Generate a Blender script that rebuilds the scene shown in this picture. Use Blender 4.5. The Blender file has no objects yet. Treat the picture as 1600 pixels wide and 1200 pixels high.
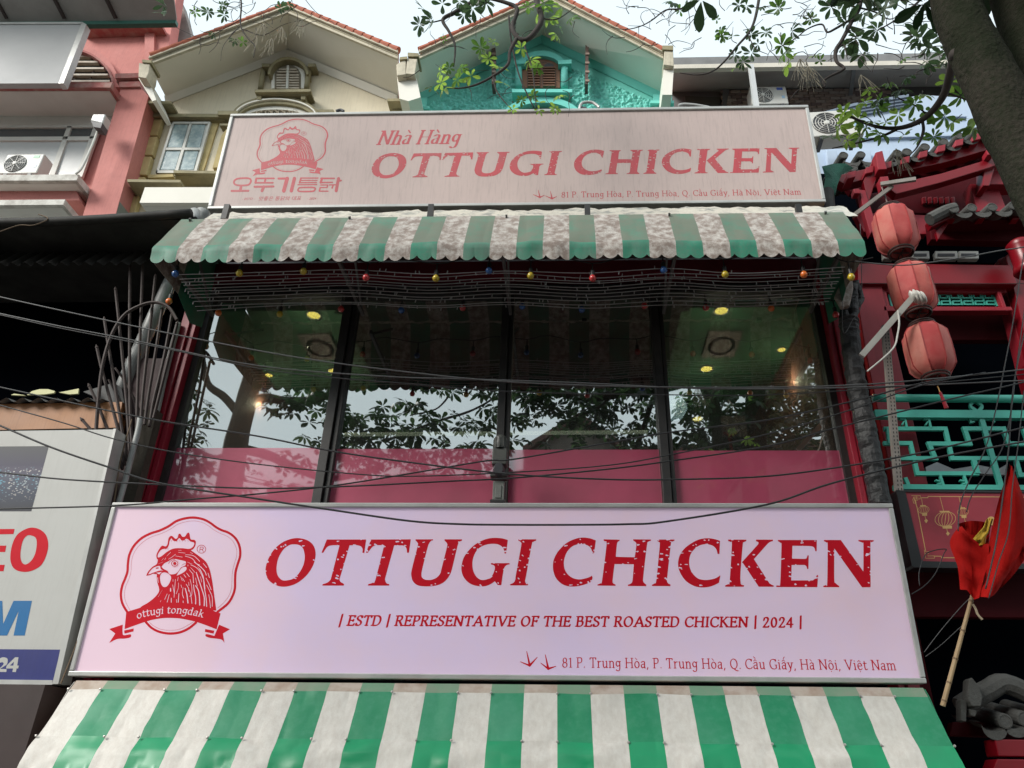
import bpy, math, random
import numpy as np
from mathutils import Vector, Matrix
random.seed(7)
R = math.radians
SC = bpy.context.scene
COL = SC.collection

# ---------------------------------------------------------------- camera
F_PX, PPX, PPY = 1180.0, 850.0, 600.0          # photograph is 1600 x 1200
CAM = Vector((0, 0, 1.6))
_z = Vector((29, 2194, -1180)).normalized()
_x = Vector((1, .004, .0318)); _x = (_x - _z * _x.dot(_z)).normalized()
_y = _z.cross(_x)
ROT = Matrix((_x, _y, _z))
cd = bpy.data.cameras.new('camera'); cam = bpy.data.objects.new('camera', cd); COL.objects.link(cam)
cam.matrix_world = Matrix.Translation(CAM) @ ROT.to_4x4()
cd.sensor_fit = 'HORIZONTAL'; cd.sensor_width = 36; cd.lens = F_PX / 1600 * 36
cd.shift_x = -(PPX - 800) / 1600; cd.shift_y = 0
cd.clip_start = .05; cd.clip_end = 2000
SC.camera = cam

# ---------------------------------------------------------------- sky, sun, exposure
SUN_EL, SUN_AZ = 32, 230         # soft sun behind a white overcast, from behind the camera
w = bpy.data.worlds.new('World'); SC.world = w; w.use_nodes = True
nt = w.node_tree; nt.nodes.clear()
sky = nt.nodes.new('ShaderNodeTexSky'); sky.sky_type = 'NISHITA'; sky.sun_disc = False
sky.sun_elevation = R(SUN_EL); sky.sun_rotation = R(SUN_AZ); sky.dust_density = 2; sky.air_density = 1.5; sky.ozone_density = 1.5
hsv = nt.nodes.new('ShaderNodeHueSaturation'); hsv.inputs['Saturation'].default_value = .45
nt.links.new(sky.outputs[0], hsv.inputs['Color'])
# an even overcast veil over the clear sky
veil = nt.nodes.new('ShaderNodeMix'); veil.data_type = 'RGBA'; veil.inputs['Factor'].default_value = .8
veil.inputs['B'].default_value = (4.25, 4.85, 5.1, 1)
cn = nt.nodes.new('ShaderNodeTexNoise'); cn.inputs['Scale'].default_value = 1.6; cn.inputs['Detail'].default_value = 4
cm = nt.nodes.new('ShaderNodeMapRange'); cm.inputs['From Min'].default_value = .3; cm.inputs['From Max'].default_value = .7
cm.inputs['To Min'].default_value = .92; cm.inputs['To Max'].default_value = .98
nt.links.new(cn.outputs['Fac'], cm.inputs['Value']); nt.links.new(cm.outputs[0], veil.inputs['Factor'])
cap = nt.nodes.new('ShaderNodeVectorMath'); cap.operation = 'MINIMUM'; cap.inputs[1].default_value = (7, 7, 7)
nt.links.new(hsv.outputs[0], cap.inputs[0]); nt.links.new(cap.outputs[0], veil.inputs['A'])
bg = nt.nodes.new('ShaderNodeBackground'); bg.inputs['Strength'].default_value = .0735
nt.links.new(veil.outputs['Result'], bg.inputs['Color'])
wo = nt.nodes.new('ShaderNodeOutputWorld'); nt.links.new(bg.outputs[0], wo.inputs['Surface'])
sd = bpy.data.lights.new('sun', 'SUN'); sd.energy = 1.3; sd.angle = R(22); sd.color = (1, .96, .9)
so = bpy.data.objects.new('sun', sd); COL.objects.link(so)
_az = R(SUN_AZ)
sdir = Vector((math.sin(_az) * math.cos(R(SUN_EL)), math.cos(_az) * math.cos(R(SUN_EL)), math.sin(R(SUN_EL))))
so.rotation_euler = sdir.to_track_quat('Z', 'Y').to_euler(); so.location = sdir * 30
SC.view_settings.view_transform = 'Standard'; SC.view_settings.look = 'None'
SC.view_settings.exposure = 1.62; SC.view_settings.gamma = 1; SC.view_settings.use_curve_mapping = False
SC.cycles.max_bounces = 8; SC.cycles.transparent_max_bounces = 16
SC.cycles.caustics_reflective = False; SC.cycles.caustics_refractive = False

# ---------------------------------------------------------------- placing helpers: a sight line meets a plane of the place
def ray(px, py):
    return (cam.matrix_world.to_3x3() @ Vector(((px - PPX) / F_PX, (PPY - py) / F_PX, -1))).normalized()
def PY(px, py, Y):
    d = ray(px, py); return CAM + d * (Y / d.y)
def PZ(px, py, Z):
    d = ray(px, py); return CAM + d * ((Z - CAM.z) / d.z)
def PX(px, py, X):
    d = ray(px, py); return CAM + d * (X / d.x)
GLASS_Y = 7.2
def PR(px, py, Y):                # a point seen mirrored in the window glass
    p = PY(px, py, 2 * GLASS_Y - Y); return Vector((p.x, Y, p.z))

# ---------------------------------------------------------------- mesh builder
class MB:
    def __init__(s): s.v = []; s.f = []; s.sm = False
    def add(s, vs, fs):
        n = len(s.v); s.v += [tuple(p) for p in vs]; s.f += [tuple(i + n for i in f) for f in fs]; return s
    def box(s, a, b):
        (x0, y0, z0), (x1, y1, z1) = [tuple(min(p, q) for p, q in zip(a, b)), tuple(max(p, q) for p, q in zip(a, b))]
        return s.add([(x0,y0,z0),(x1,y0,z0),(x1,y1,z0),(x0,y1,z0),(x0,y0,z1),(x1,y0,z1),(x1,y1,z1),(x0,y1,z1)],
            [(0,3,2,1),(4,5,6,7),(0,1,5,4),(1,2,6,5),(2,3,7,6),(3,0,4,7)])
    def obox(s, c, ex, ey, ez):    # oriented box: centre and three half-edge vectors
        c = Vector(c); P = []
        for k in (-1, 1):
            for i, j in ((-1,-1),(1,-1),(1,1),(-1,1)): P.append(c + ex*i + ey*j + ez*k)
        return s.add(P, [(0,3,2,1),(4,5,6,7),(0,1,5,4),(1,2,6,5),(2,3,7,6),(3,0,4,7)])
    def bar(s, p, q, w, d, up=(0,-1,0)):   # beam from p to q: w across, d along up
        p, q = Vector(p), Vector(q); a = (q-p); L = a.length; a.normalize(); u = Vector(up); u = (u - a*u.dot(a)).normalized(); t = a.cross(u)
        return s.obox((p+q)/2, t*w/2, u*d/2, a*L/2)
    def prism(s, pts, off):        # closed outline swept by off
        n = len(pts); off = Vector(off); P = [Vector(p) for p in pts]; Q = [p+off for p in P]
        nrm = Vector((0,0,0))
        for i in range(n): nrm += P[i].cross(P[(i+1)%n])
        fr = tuple(range(n))
        if nrm.dot(off) > 0: fr = fr[::-1]
        fs = [fr, tuple(i+n for i in fr[::-1])]
        for k in range(n):
            a, b = fr[k], fr[(k+1)%n]; fs.append((b, a, a+n, b+n))
        return s.add(P+Q, fs)
    def tube(s, pts, r, n=8, cap=True):
        P = [Vector(p) for p in pts]; m = len(P)
        rs = r if isinstance(r, (list, tuple)) else [r]*m
        vs = []; u = None
        for i in range(m):
            t = (P[min(i+1,m-1)] - P[max(i-1,0)])
            t = t.normalized() if t.length > 1e-9 else Vector((0,0,1))
            if u is None: u = t.orthogonal().normalized()
            else: u = (u - t*u.dot(t)); u = u.normalized() if u.length > 1e-6 else t.orthogonal().normalized()
            b = t.cross(u)
            for k in range(n):
                a = 2*math.pi*k/n; vs.append(P[i] + (u*math.cos(a) + b*math.sin(a))*rs[i])
        fs = [(i*n+k, i*n+(k+1)%n, (i+1)*n+(k+1)%n, (i+1)*n+k) for i in range(m-1) for k in range(n)]
        if cap: fs += [tuple(range(n-1,-1,-1)), tuple((m-1)*n+k for k in range(n))]
        return s.add(vs, fs)
    def lathe(s, prof, n=24, c=(0,0,0), squash=1):
        vs = []; c = Vector(c)
        for (r, z) in prof:
            for k in range(n):
                a = 2*math.pi*k/n; vs.append(c + Vector((r*math.cos(a), r*math.sin(a)*squash, z)))
        m = len(prof)
        return s.add(vs, [(i*n+k, i*n+(k+1)%n, (i+1)*n+(k+1)%n, (i+1)*n+k) for i in range(m-1) for k in range(n)])
    def grid(s, rows):
        m, n = len(rows), len(rows[0])
        return s.add([p for r in rows for p in r], [(i*n+k, i*n+k+1, (i+1)*n+k+1, (i+1)*n+k) for i in range(m-1) for k in range(n-1)])
    def xf(s, M):
        s.v = [tuple(M @ Vector(p)) for p in s.v]; return s
    def mesh(s, name, mat):
        me = bpy.data.meshes.new(name); me.from_pydata(s.v, [], s.f)
        if mat: me.materials.append(mat)
        if s.sm: me.shade_smooth()
        me.update(); return me
    def build(s, name, mat, parent=None, smooth=None, bevel=0):
        if smooth is not None: s.sm = smooth
        o = bpy.data.objects.new(name, s.mesh(name, mat)); COL.objects.link(o)
        if parent:
            o.parent = parent; o.matrix_parent_inverse = Matrix.Translation(-Vector(ORG.get(parent.name, (0,0,0))))
        if bevel:
            b = o.modifiers.new('bevel', 'BEVEL'); b.width = bevel; b.segments = 2; b.limit_method = 'ANGLE'; b.angle_limit = R(40)
        return o
ORG = {}
def tag(o, label, cat, group=None, kind=None):
    if label: o['label'] = label
    if cat: o['category'] = cat
    if group: o['group'] = group
    if kind: o['kind'] = kind
    return o
def thing(name, loc, label, cat, group=None):
    o = bpy.data.objects.new(name, None); COL.objects.link(o); o.empty_display_size = .2
    o.location = loc; ORG[o.name] = tuple(loc); return tag(o, label, cat, group)
def copy_tree(o, parent=None):
    c = o.copy(); COL.objects.link(c)
    if parent: c.parent = parent
    for ch in o.children: copy_tree(ch, c)
    return c
def quad(a, b, c, d): return [a, b, c, d]
def face_px(pts, Y, depth, mb=None):      # outline on the plane y = Y, thickness going back by depth
    mb = mb or MB(); return mb.prism([PY(x, y, Y) for x, y in pts], (0, depth, 0))
def catmull(pts, n=6, closed=False):
    P = [Vector(p) for p in pts]; m = len(P)
    if m < 3 and not closed: return P
    out = []
    rng = range(m) if closed else range(m-1)
    for i in rng:
        p0 = P[(i-1) % m] if closed else P[max(i-1,0)]; p1 = P[i]; p2 = P[(i+1)%m]; p3 = P[(i+2)%m] if closed else P[min(i+2,m-1)]
        for k in range(n):
            t = k/n; out.append(.5*((2*p1)+(p2-p0)*t+(2*p0-5*p1+4*p2-p3)*t*t+(3*p1-3*p2+p3-p0)*t**3))
    if not closed: out.append(P[-1])
    return out

# ---------------------------------------------------------------- materials
MATS = {}
def rgb(h):          # picture colour (0-255) to linear
    return tuple((c/255/12.92 if c/255 <= .04045 else ((c/255+.055)/1.055)**2.4) for c in h)
def mat(name, col, rough=.6, dirt=None, amt=.35, scale=3, bump=0, bscale=40, streak=0, metal=0, spec=.5, emit=None, es=0, coat=0, fine=0, stretch=(1,1,1), lo=.42, hi=.68):
    if name in MATS: return MATS[name]
    m = bpy.data.materials.new(name); m.use_nodes = True; t = m.node_tree; N = t.nodes; L = t.links
    b = N['Principled BSDF']; b.inputs['Roughness'].default_value = rough; b.inputs['Metallic'].default_value = metal
    b.inputs['Specular IOR Level'].default_value = spec
    if coat: b.inputs['Coat Weight'].default_value = coat; b.inputs['Coat Roughness'].default_value = .08
    tc = N.new('ShaderNodeTexCoord'); cur = None
    rgbn = N.new('ShaderNodeRGB'); rgbn.outputs[0].default_value = (*col, 1); cur = rgbn.outputs[0]
    def mixin(fac, c2, mode='MIX'):
        nonlocal cur
        x = N.new('ShaderNodeMix'); x.data_type = 'RGBA'; x.blend_type = mode
        L.new(fac, x.inputs['Factor']); L.new(cur, x.inputs['A'])
        if isinstance(c2, tuple): x.inputs['B'].default_value = (*c2, 1)
        else: L.new(c2, x.inputs['B'])
        cur = x.outputs['Result']
    def noise(sc, det, st=(1,1,1), rg=.6, dist=0):
        mp = N.new('ShaderNodeMapping'); mp.inputs['Scale'].default_value = st; L.new(tc.outputs['Object'], mp.inputs['Vector'])
        n = N.new('ShaderNodeTexNoise'); n.inputs['Scale'].default_value = sc; n.inputs['Detail'].default_value = det; n.inputs['Roughness'].default_value = rg
        n.inputs['Distortion'].default_value = dist
        L.new(mp.outputs[0], n.inputs['Vector']); return n.outputs['Fac']
    def ramp(f, lo, hi, o0, o1):
        r = N.new('ShaderNodeMapRange'); r.inputs['From Min'].default_value = lo; r.inputs['From Max'].default_value = hi
        r.inputs['To Min'].default_value = o0; r.inputs['To Max'].default_value = o1; L.new(f, r.inputs['Value']); return r.outputs[0]
    dc = dirt or tuple(c*.55 for c in col)
    if amt: mixin(ramp(noise(scale, 8, stretch), lo, hi, 0, amt), dc)
    if fine: mixin(ramp(noise(scale*14, 4), .45, .7, 0, fine), dc)
    if streak: mixin(ramp(noise(5, 6, (9, 9, .5), .7), .5, .75, 0, streak), tuple(c*.45 for c in dc))
    L.new(cur, b.inputs['Base Color'])
    rr = N.new('ShaderNodeMapRange'); rr.inputs['To Min'].default_value = max(0, rough-.08); rr.inputs['To Max'].default_value = min(1, rough+.12)
    L.new(noise(scale*2.3, 4), rr.inputs['Value']); L.new(rr.outputs[0], b.inputs['Roughness'])
    if bump:
        bn = N.new('ShaderNodeBump'); bn.inputs['Strength'].default_value = bump; bn.inputs['Distance'].default_value = .02
        L.new(noise(bscale, 5), bn.inputs['Height']); L.new(bn.outputs[0], b.inputs['Normal'])
    if emit: b.inputs['Emission Color'].default_value = (*emit, 1); b.inputs['Emission Strength'].default_value = es
    MATS[name] = m; return m
# ---------------------------------------------------------------- flat shapes as signed fields, turned into thin meshes
def _spl(pts, closed=True, n=5):
    """pts: (x, y) or (x, y, 1) where 1 marks a corner"""
    m = len(pts); P = [np.array(p[:2], float) for p in pts]; C = [len(p) > 2 and p[2] for p in pts]; out = []
    for i in range(m if closed else m-1):
        p1, p2 = P[i], P[(i+1)%m]
        if closed or i > 0: p0 = P[(i-1)%m]
        else: p0 = p1
        p3 = P[(i+2)%m] if (closed or i+2 < m) else p2
        if C[i] and C[(i+1)%m]: out.append(p1); continue
        if C[i]: p0 = p1
        if C[(i+1)%m]: p3 = p2
        for k in range(n):
            t = k/n; out.append(.5*((2*p1)+(p2-p0)*t+(2*p0-5*p1+4*p2-p3)*t*t+(3*p1-3*p2+p3-p0)*t**3))
    if not closed: out.append(P[-1])
    return np.array(out)
class Field:
    def __init__(s, x0, y0, x1, y1, step):
        s.x0, s.y0, s.st = x0, y0, step
        s.nx = int((x1-x0)/step)+2; s.ny = int((y1-y0)/step)+2
        s.X = x0+np.arange(s.nx)*step; s.Y = y0+np.arange(s.ny)*step
        s.F = np.full((s.ny, s.nx), -1e3)
    def _win(s, a, pad):
        i0 = max(0, int((a[:,0].min()-pad-s.x0)/s.st)); i1 = min(s.nx, int((a[:,0].max()+pad-s.x0)/s.st)+2)
        j0 = max(0, int((a[:,1].min()-pad-s.y0)/s.st)); j1 = min(s.ny, int((a[:,1].max()+pad-s.y0)/s.st)+2)
        return slice(j0, j1), slice(i0, i1)
    def _put(s, w, d, sub):
        s.F[w] = np.minimum(s.F[w], -d) if sub else np.maximum(s.F[w], d)
    def poly(s, pts, sub=False, smooth=True):
        a = _spl(pts) if smooth else np.array([p[:2] for p in pts], float)
        pad = 3*s.st; w = s._win(a, pad)
        gx, gy = np.meshgrid(s.X[w[1]], s.Y[w[0]])
        if gx.size == 0: return
        ins = np.zeros(gx.shape, bool); d2 = np.full(gx.shape, 1e9)
        for k in range(len(a)):
            p, q = a[k], a[(k+1) % len(a)]
            if p[1] != q[1]:
                c = ((p[1] > gy) != (q[1] > gy)) & (gx < (q[0]-p[0])*(gy-p[1])/(q[1]-p[1])+p[0]); ins ^= c
            e = q-p; L = e@e
            t = np.clip(((gx-p[0])*e[0]+(gy-p[1])*e[1])/(L+1e-12), 0, 1)
            d2 = np.minimum(d2, (gx-p[0]-t*e[0])**2+(gy-p[1]-t*e[1])**2)
        d = np.sqrt(d2)*np.where(ins, 1, -1); s._put(w, d, sub)
    def stroke(s, pts, r, sub=False, smooth=True, nib=None, closed=False):
        """r: radius or (r0, r1) tapered; nib=(angle, thin/thick)"""
        a = _spl(pts, closed) if smooth and len(pts) > 2 else np.array([p[:2] for p in pts], float)
        if closed: a = np.vstack([a, a[:1]])
        r0, r1 = r if isinstance(r, tuple) else (r, r)
        w = s._win(a, max(r0, r1)+3*s.st); gx, gy = np.meshgrid(s.X[w[1]], s.Y[w[0]])
        if gx.size == 0: return
        k = 1.0
        if nib:
            c, sn = math.cos(nib[0]), math.sin(nib[0]); k = nib[1]
            gx, gy = (gx*c+gy*sn)*k, -gx*sn+gy*c
            a = np.stack([(a[:,0]*c+a[:,1]*sn)*k, -a[:,0]*sn+a[:,1]*c], 1)
        best = np.full(gx.shape, -1e9); n = len(a)-1
        for i in range(max(n, 1)):
            p, q = a[i], a[min(i+1, n)]; e = q-p; L = e@e
            t = np.clip(((gx-p[0])*e[0]+(gy-p[1])*e[1])/(L+1e-12), 0, 1)
            rr = (r0+(r1-r0)*((i+t)/max(n, 1)))*(k if nib else 1)
            best = np.maximum(best, rr-np.sqrt((gx-p[0]-t*e[0])**2+(gy-p[1]-t*e[1])**2))
        s._put(w, best, sub)
    def mesh(s, mapf, mb=None):
        """marching squares, interior runs merged; mapf maps (N,2) to (N,3)"""
        F = s.F; ins = F > 0; ny, nx = F.shape
        cs = ins[:-1,:-1].astype(int)+ins[:-1,1:]+ins[1:,1:]+ins[1:,:-1]
        vid = {}; V = []; fs = []
        X, Y = s.X, s.Y
        def gv(i, j):
            k = (i, j, 0)
            if k not in vid: vid[k] = len(V); V.append((X[i], Y[j]))
            return vid[k]
        def ev(i, j, d):
            k = (i, j, d+1)
            if k not in vid:
                i2, j2 = (i+1, j) if d == 0 else (i, j+1); a, b = F[j, i], F[j2, i2]; t = a/(a-b)
                vid[k] = len(V); V.append((X[i]+(X[i2]-X[i])*t, Y[j]+(Y[j2]-Y[j])*t))
            return vid[k]
        for j in range(ny-1):
            row = cs[j]; nz = np.nonzero(row)[0]; run = None
            for i in nz:
                i = int(i)
                if row[i] == 4:
                    if run is None: run = i; 
                    last = i
                    if i+1 < nx-1 and row[i+1] == 4: continue
                    fs.append((gv(run, j), gv(last+1, j), gv(last+1, j+1), gv(run, j+1))); run = None
                else:
                    c = [(i, j), (i+1, j), (i+1, j+1), (i, j+1)]; e = [(i, j, 0), (i+1, j, 1), (i, j+1, 0), (i, j, 1)]
                    pol = []
                    for k in range(4):
                        a = ins[c[k][1], c[k][0]]; b = ins[c[(k+1)%4][1], c[(k+1)%4][0]]
                        if a: pol.append(gv(*c[k]))
                        if a != b: pol.append(ev(*e[k]))
                    if len(pol) > 2: fs.append(tuple(pol))
        mb = mb or MB()
        if V: mb.add(mapf(np.array(V)), fs)
        return mb

# a small nibbed serif alphabet: cap height 1, baseline 0.  S = curved stroke, L = straight, Z = serif centred there
GL = {
 'A': (.84, 'L .1,0 .43,1;L .43,1 .76,0;L .22,.34 .64,.34;Z .1,0;Z .76,0'),
 'B': (.66, 'L .14,0 .14,1;S .14,1 .45,.98 .5,.76 .4,.55 .14,.53;S .14,.53 .5,.5 .57,.27 .45,.03 .14,0;Z .12,0;Z .12,1'),
 'C': (.72, 'S .66,.83 .56,.97 .4,1 .2,.9 .09,.65 .09,.36 .2,.1 .42,0 .6,.06 .68,.18;L .66,.98 .66,.8'),
 'D': (.78, 'L .14,0 .14,1;S .14,1 .45,.99 .63,.82 .69,.5 .62,.18 .43,.01 .14,0;Z .12,0;Z .12,1'),
 'E': (.62, 'L .14,0 .14,1;L .14,1 .54,1 .54,.86;L .14,.52 .46,.52;L .46,.6 .46,.44;L .14,0 .56,0 .58,.15;Z .12,0;Z .12,1'),
 'F': (.58, 'L .14,0 .14,1;L .14,1 .54,1 .54,.84;L .14,.52 .44,.52;L .44,.6 .44,.44;Z .14,0;Z .12,1'),
 'G': (.78, 'S .66,.83 .56,.97 .4,1 .2,.9 .09,.65 .09,.36 .2,.1 .42,0 .6,.04 .67,.12;L .67,.1 .67,.42;Z .66,.42;L .66,.98 .66,.8'),
 'H': (.84, 'L .14,0 .14,1;L .7,0 .7,1;L .14,.52 .7,.52;Z .14,0;Z .14,1;Z .7,0;Z .7,1'),
 'I': (.32, 'L .16,0 .16,1;Z .16,0;Z .16,1'),
 'K': (.76, 'L .14,0 .14,1;L .16,.46 .58,1;L .28,.58 .66,0;Z .14,0;Z .14,1;Z .6,1;Z .68,0'),
 'N': (.84, 'L .14,0 .14,1;L .14,1 .7,0;L .7,0 .7,1;Z .14,0;Z .1,1;Z .7,1'),
 'O': (.82, 'O .41,.5 .32,.5'),
 'P': (.62, 'L .14,0 .14,1;S .14,1 .46,.98 .54,.74 .44,.5 .16,.46;Z .14,0;Z .12,1'),
 'Q': (.82, 'O .41,.5 .32,.5;S .4,.0 .6,-.18 .8,-.22'),
 'R': (.7, 'L .14,0 .14,1;S .14,1 .46,.98 .53,.76 .42,.54 .16,.5;L .34,.5 .62,0;Z .14,0;Z .12,1;Z .64,0'),
 'S': (.56, 'S .47,.84 .38,.98 .2,.98 .09,.8 .16,.6 .38,.46 .48,.26 .4,.05 .22,0 .08,.1;L .47,.97 .47,.8;L .08,.03 .08,.2'),
 'T': (.68, 'L .34,0 .34,1;L .05,.84 .06,1 .62,1 .63,.84;Z .34,0'),
 'U': (.8, 'S .14,1 .14,.4 .18,.1 .38,0 .58,.08 .66,.4 .66,1;Z .14,1;Z .66,1'),
 'V': (.8, 'L .1,1 .42,0;L .42,0 .72,1;Z .1,1;Z .72,1'),
 'M': (1., 'L .12,0 .16,1;L .16,1 .46,.1 .78,1;L .78,1 .84,0;Z .12,0;Z .84,0'),
 'a': (.54, 'S .1,.56 .24,.68 .4,.6 .4,.4 .4,0;S .4,.4 .14,.34 .08,.16 .2,0 .4,.14;L .4,0 .47,0'),
 'c': (.5, 'S .44,.56 .3,.68 .12,.54 .1,.24 .26,0 .45,.1'),
 'd': (.6, 'S .44,.56 .28,.68 .1,.5 .1,.2 .24,0 .44,.14;L .44,1.02 .44,0 .53,0;L .36,1.02 .44,1.02'),
 'e': (.54, 'S .11,.38 .44,.4 .42,.58 .28,.68 .12,.54 .09,.26 .24,0 .46,.1'),
 'g': (.56, 'S .4,.58 .24,.68 .1,.54 .1,.3 .24,.14 .42,.28;L .44,.66 .44,-.08;S .44,-.08 .38,-.28 .2,-.32 .08,-.22;L .44,.64 .52,.66'),
 'h': (.62, 'L .14,0 .14,1.02;S .14,.5 .3,.68 .46,.56 .48,.3 .48,0;Z .14,0;Z .48,0;L .06,1.02 .14,1.02'),
 'i': (.3, 'L .15,0 .15,.66;Z .15,0;L .06,.66 .15,.66;. .15,.9'),
 'k': (.56, 'L .14,0 .14,1.02;L .16,.3 .42,.64;L .26,.42 .5,0;Z .14,0;Z .52,0;L .06,1.02 .14,1.02'),
 'm': (.94, 'L .14,0 .14,.66;S .14,.5 .3,.68 .44,.56 .46,.3 .46,0;S .46,.5 .62,.68 .76,.56 .78,.3 .78,0;Z .14,0;Z .46,0;Z .78,0;L .06,.66 .14,.66'),
 'n': (.62, 'L .14,0 .14,.66;S .14,.5 .3,.68 .46,.56 .48,.3 .48,0;Z .14,0;Z .48,0;L .06,.66 .14,.66'),
 'o': (.6, 'O .3,.33 .21,.33'),
 'r': (.44, 'L .14,0 .14,.66;S .14,.44 .26,.64 .4,.64;Z .14,0;L .06,.66 .14,.66'),
 't': (.4, 'S .16,.86 .16,.4 .18,.08 .28,0 .38,.08;L .06,.66 .36,.66'),
 'u': (.62, 'S .14,.66 .14,.3 .18,.08 .3,0 .48,.18;L .48,.66 .48,0 .56,0;L .06,.66 .14,.66;L .4,.66 .48,.66'),
 'y': (.56, 'L .1,.66 .3,.04;L .48,.66 .24,-.18 .08,-.3;Z .1,.66;Z .48,.66'),
 '0': (.6, 'O .3,.48 .2,.48'), '1': (.42, 'L .24,0 .24,.96;L .1,.86 .24,.96;Z .24,0'),
 '2': (.56, 'S .1,.7 .16,.94 .36,.96 .44,.76 .34,.46 .08,0;L .08,0 .48,0 .5,.1'),
 '4': (.6, 'L .4,-.02 .4,.96;L .4,.96 .06,.28;L .06,.28 .54,.28'),
 '8': (.58, 'O .29,.72 .17,.24;O .29,.24 .21,.25'),
 '.': (.24, '. .12,.03'), ',': (.24, 'L .13,.04 .07,-.16'), '|': (.3, 'L .15,-.16 .15,1.14'), ' ': (.3, ''),
}
COMP = {'ò': 'o`', 'ầ': 'a^`', 'ấ': "a^'", 'à': 'a`', 'ộ': 'o^.', 'ệ': 'e^.'}
def text_width(s, track=0):
    return sum(GL[COMP[c][0] if c in COMP else c][0]+track for c in s)
def draw_text(fld, s, xf, cap, thick=.15, thin=.5, slant=0, nibang=25, track=0, sub=False, serif=.12):
    """xf(x, y) takes glyph units (cap height 1) to field units; field y may run down; cap = field units per cap height"""
    x = 0
    p00 = np.array(xf(0, 0)); px = np.array(xf(1, 0))-p00; py = np.array(xf(0, 1))-p00
    for ch in s:
        marks = ''
        if ch in COMP: base, marks = COMP[ch][0], COMP[ch][1:]
        else: base = ch
        adv, spec = GL[base]
        def T(p): return xf(x+p[0]+slant*p[1], p[1])
        ux = np.array(T((.01, 0)))-np.array(T((0, 0))); ang = math.atan2(ux[1], ux[0])
        sgn = -1 if (px[0]*py[1]-px[1]*py[0]) < 0 else 1
        nib = (ang+sgn*R(nibang), thin); r = thick*cap/2
        for st in spec.split(';'):
            if not st: continue
            k, *a = st.split(' '); pts = [tuple(map(float, q.split(','))) for q in a]
            if k == 'O':
                (cx, cy), (rx, ry) = pts
                fld.stroke([T((cx+rx*math.cos(t*math.pi/8), cy+ry*math.sin(t*math.pi/8))) for t in range(16)], r, sub, True, nib, True)
            elif k == 'S': fld.stroke([T(p) for p in pts], r, sub, True, nib)
            elif k == 'L': fld.stroke([T(p) for p in pts], r, sub, False, nib)
            elif k == 'Z': fld.stroke([T((pts[0][0]-serif, pts[0][1])), T((pts[0][0]+serif, pts[0][1]))], r*.5, sub, False)
            elif k == '.': fld.stroke([T(pts[0]), T((pts[0][0]+.001, pts[0][1]))], r*1.0, sub, False)
        cx = adv/2-.02; y0 = .84 if marks and marks[0] != '.' else .8
        for mk in marks:
            if mk == '^': fld.stroke([T((cx-.14, .8)), T((cx, .96)), T((cx+.14, .8))], r*.55, sub, False); y0 = 1.08
            if mk == '`': fld.stroke([T((cx-.12, y0+.18)), T((cx+.04, y0+.0))], r*.6, sub, False)
            if mk == "'": fld.stroke([T((cx+.14, y0+.18)), T((cx+.0, y0))], r*.6, sub, False)
            if mk == '.': fld.stroke([T((cx, -.2)), T((cx+.001, -.2))], r*.9, sub, False)
        x += adv+track
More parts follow.
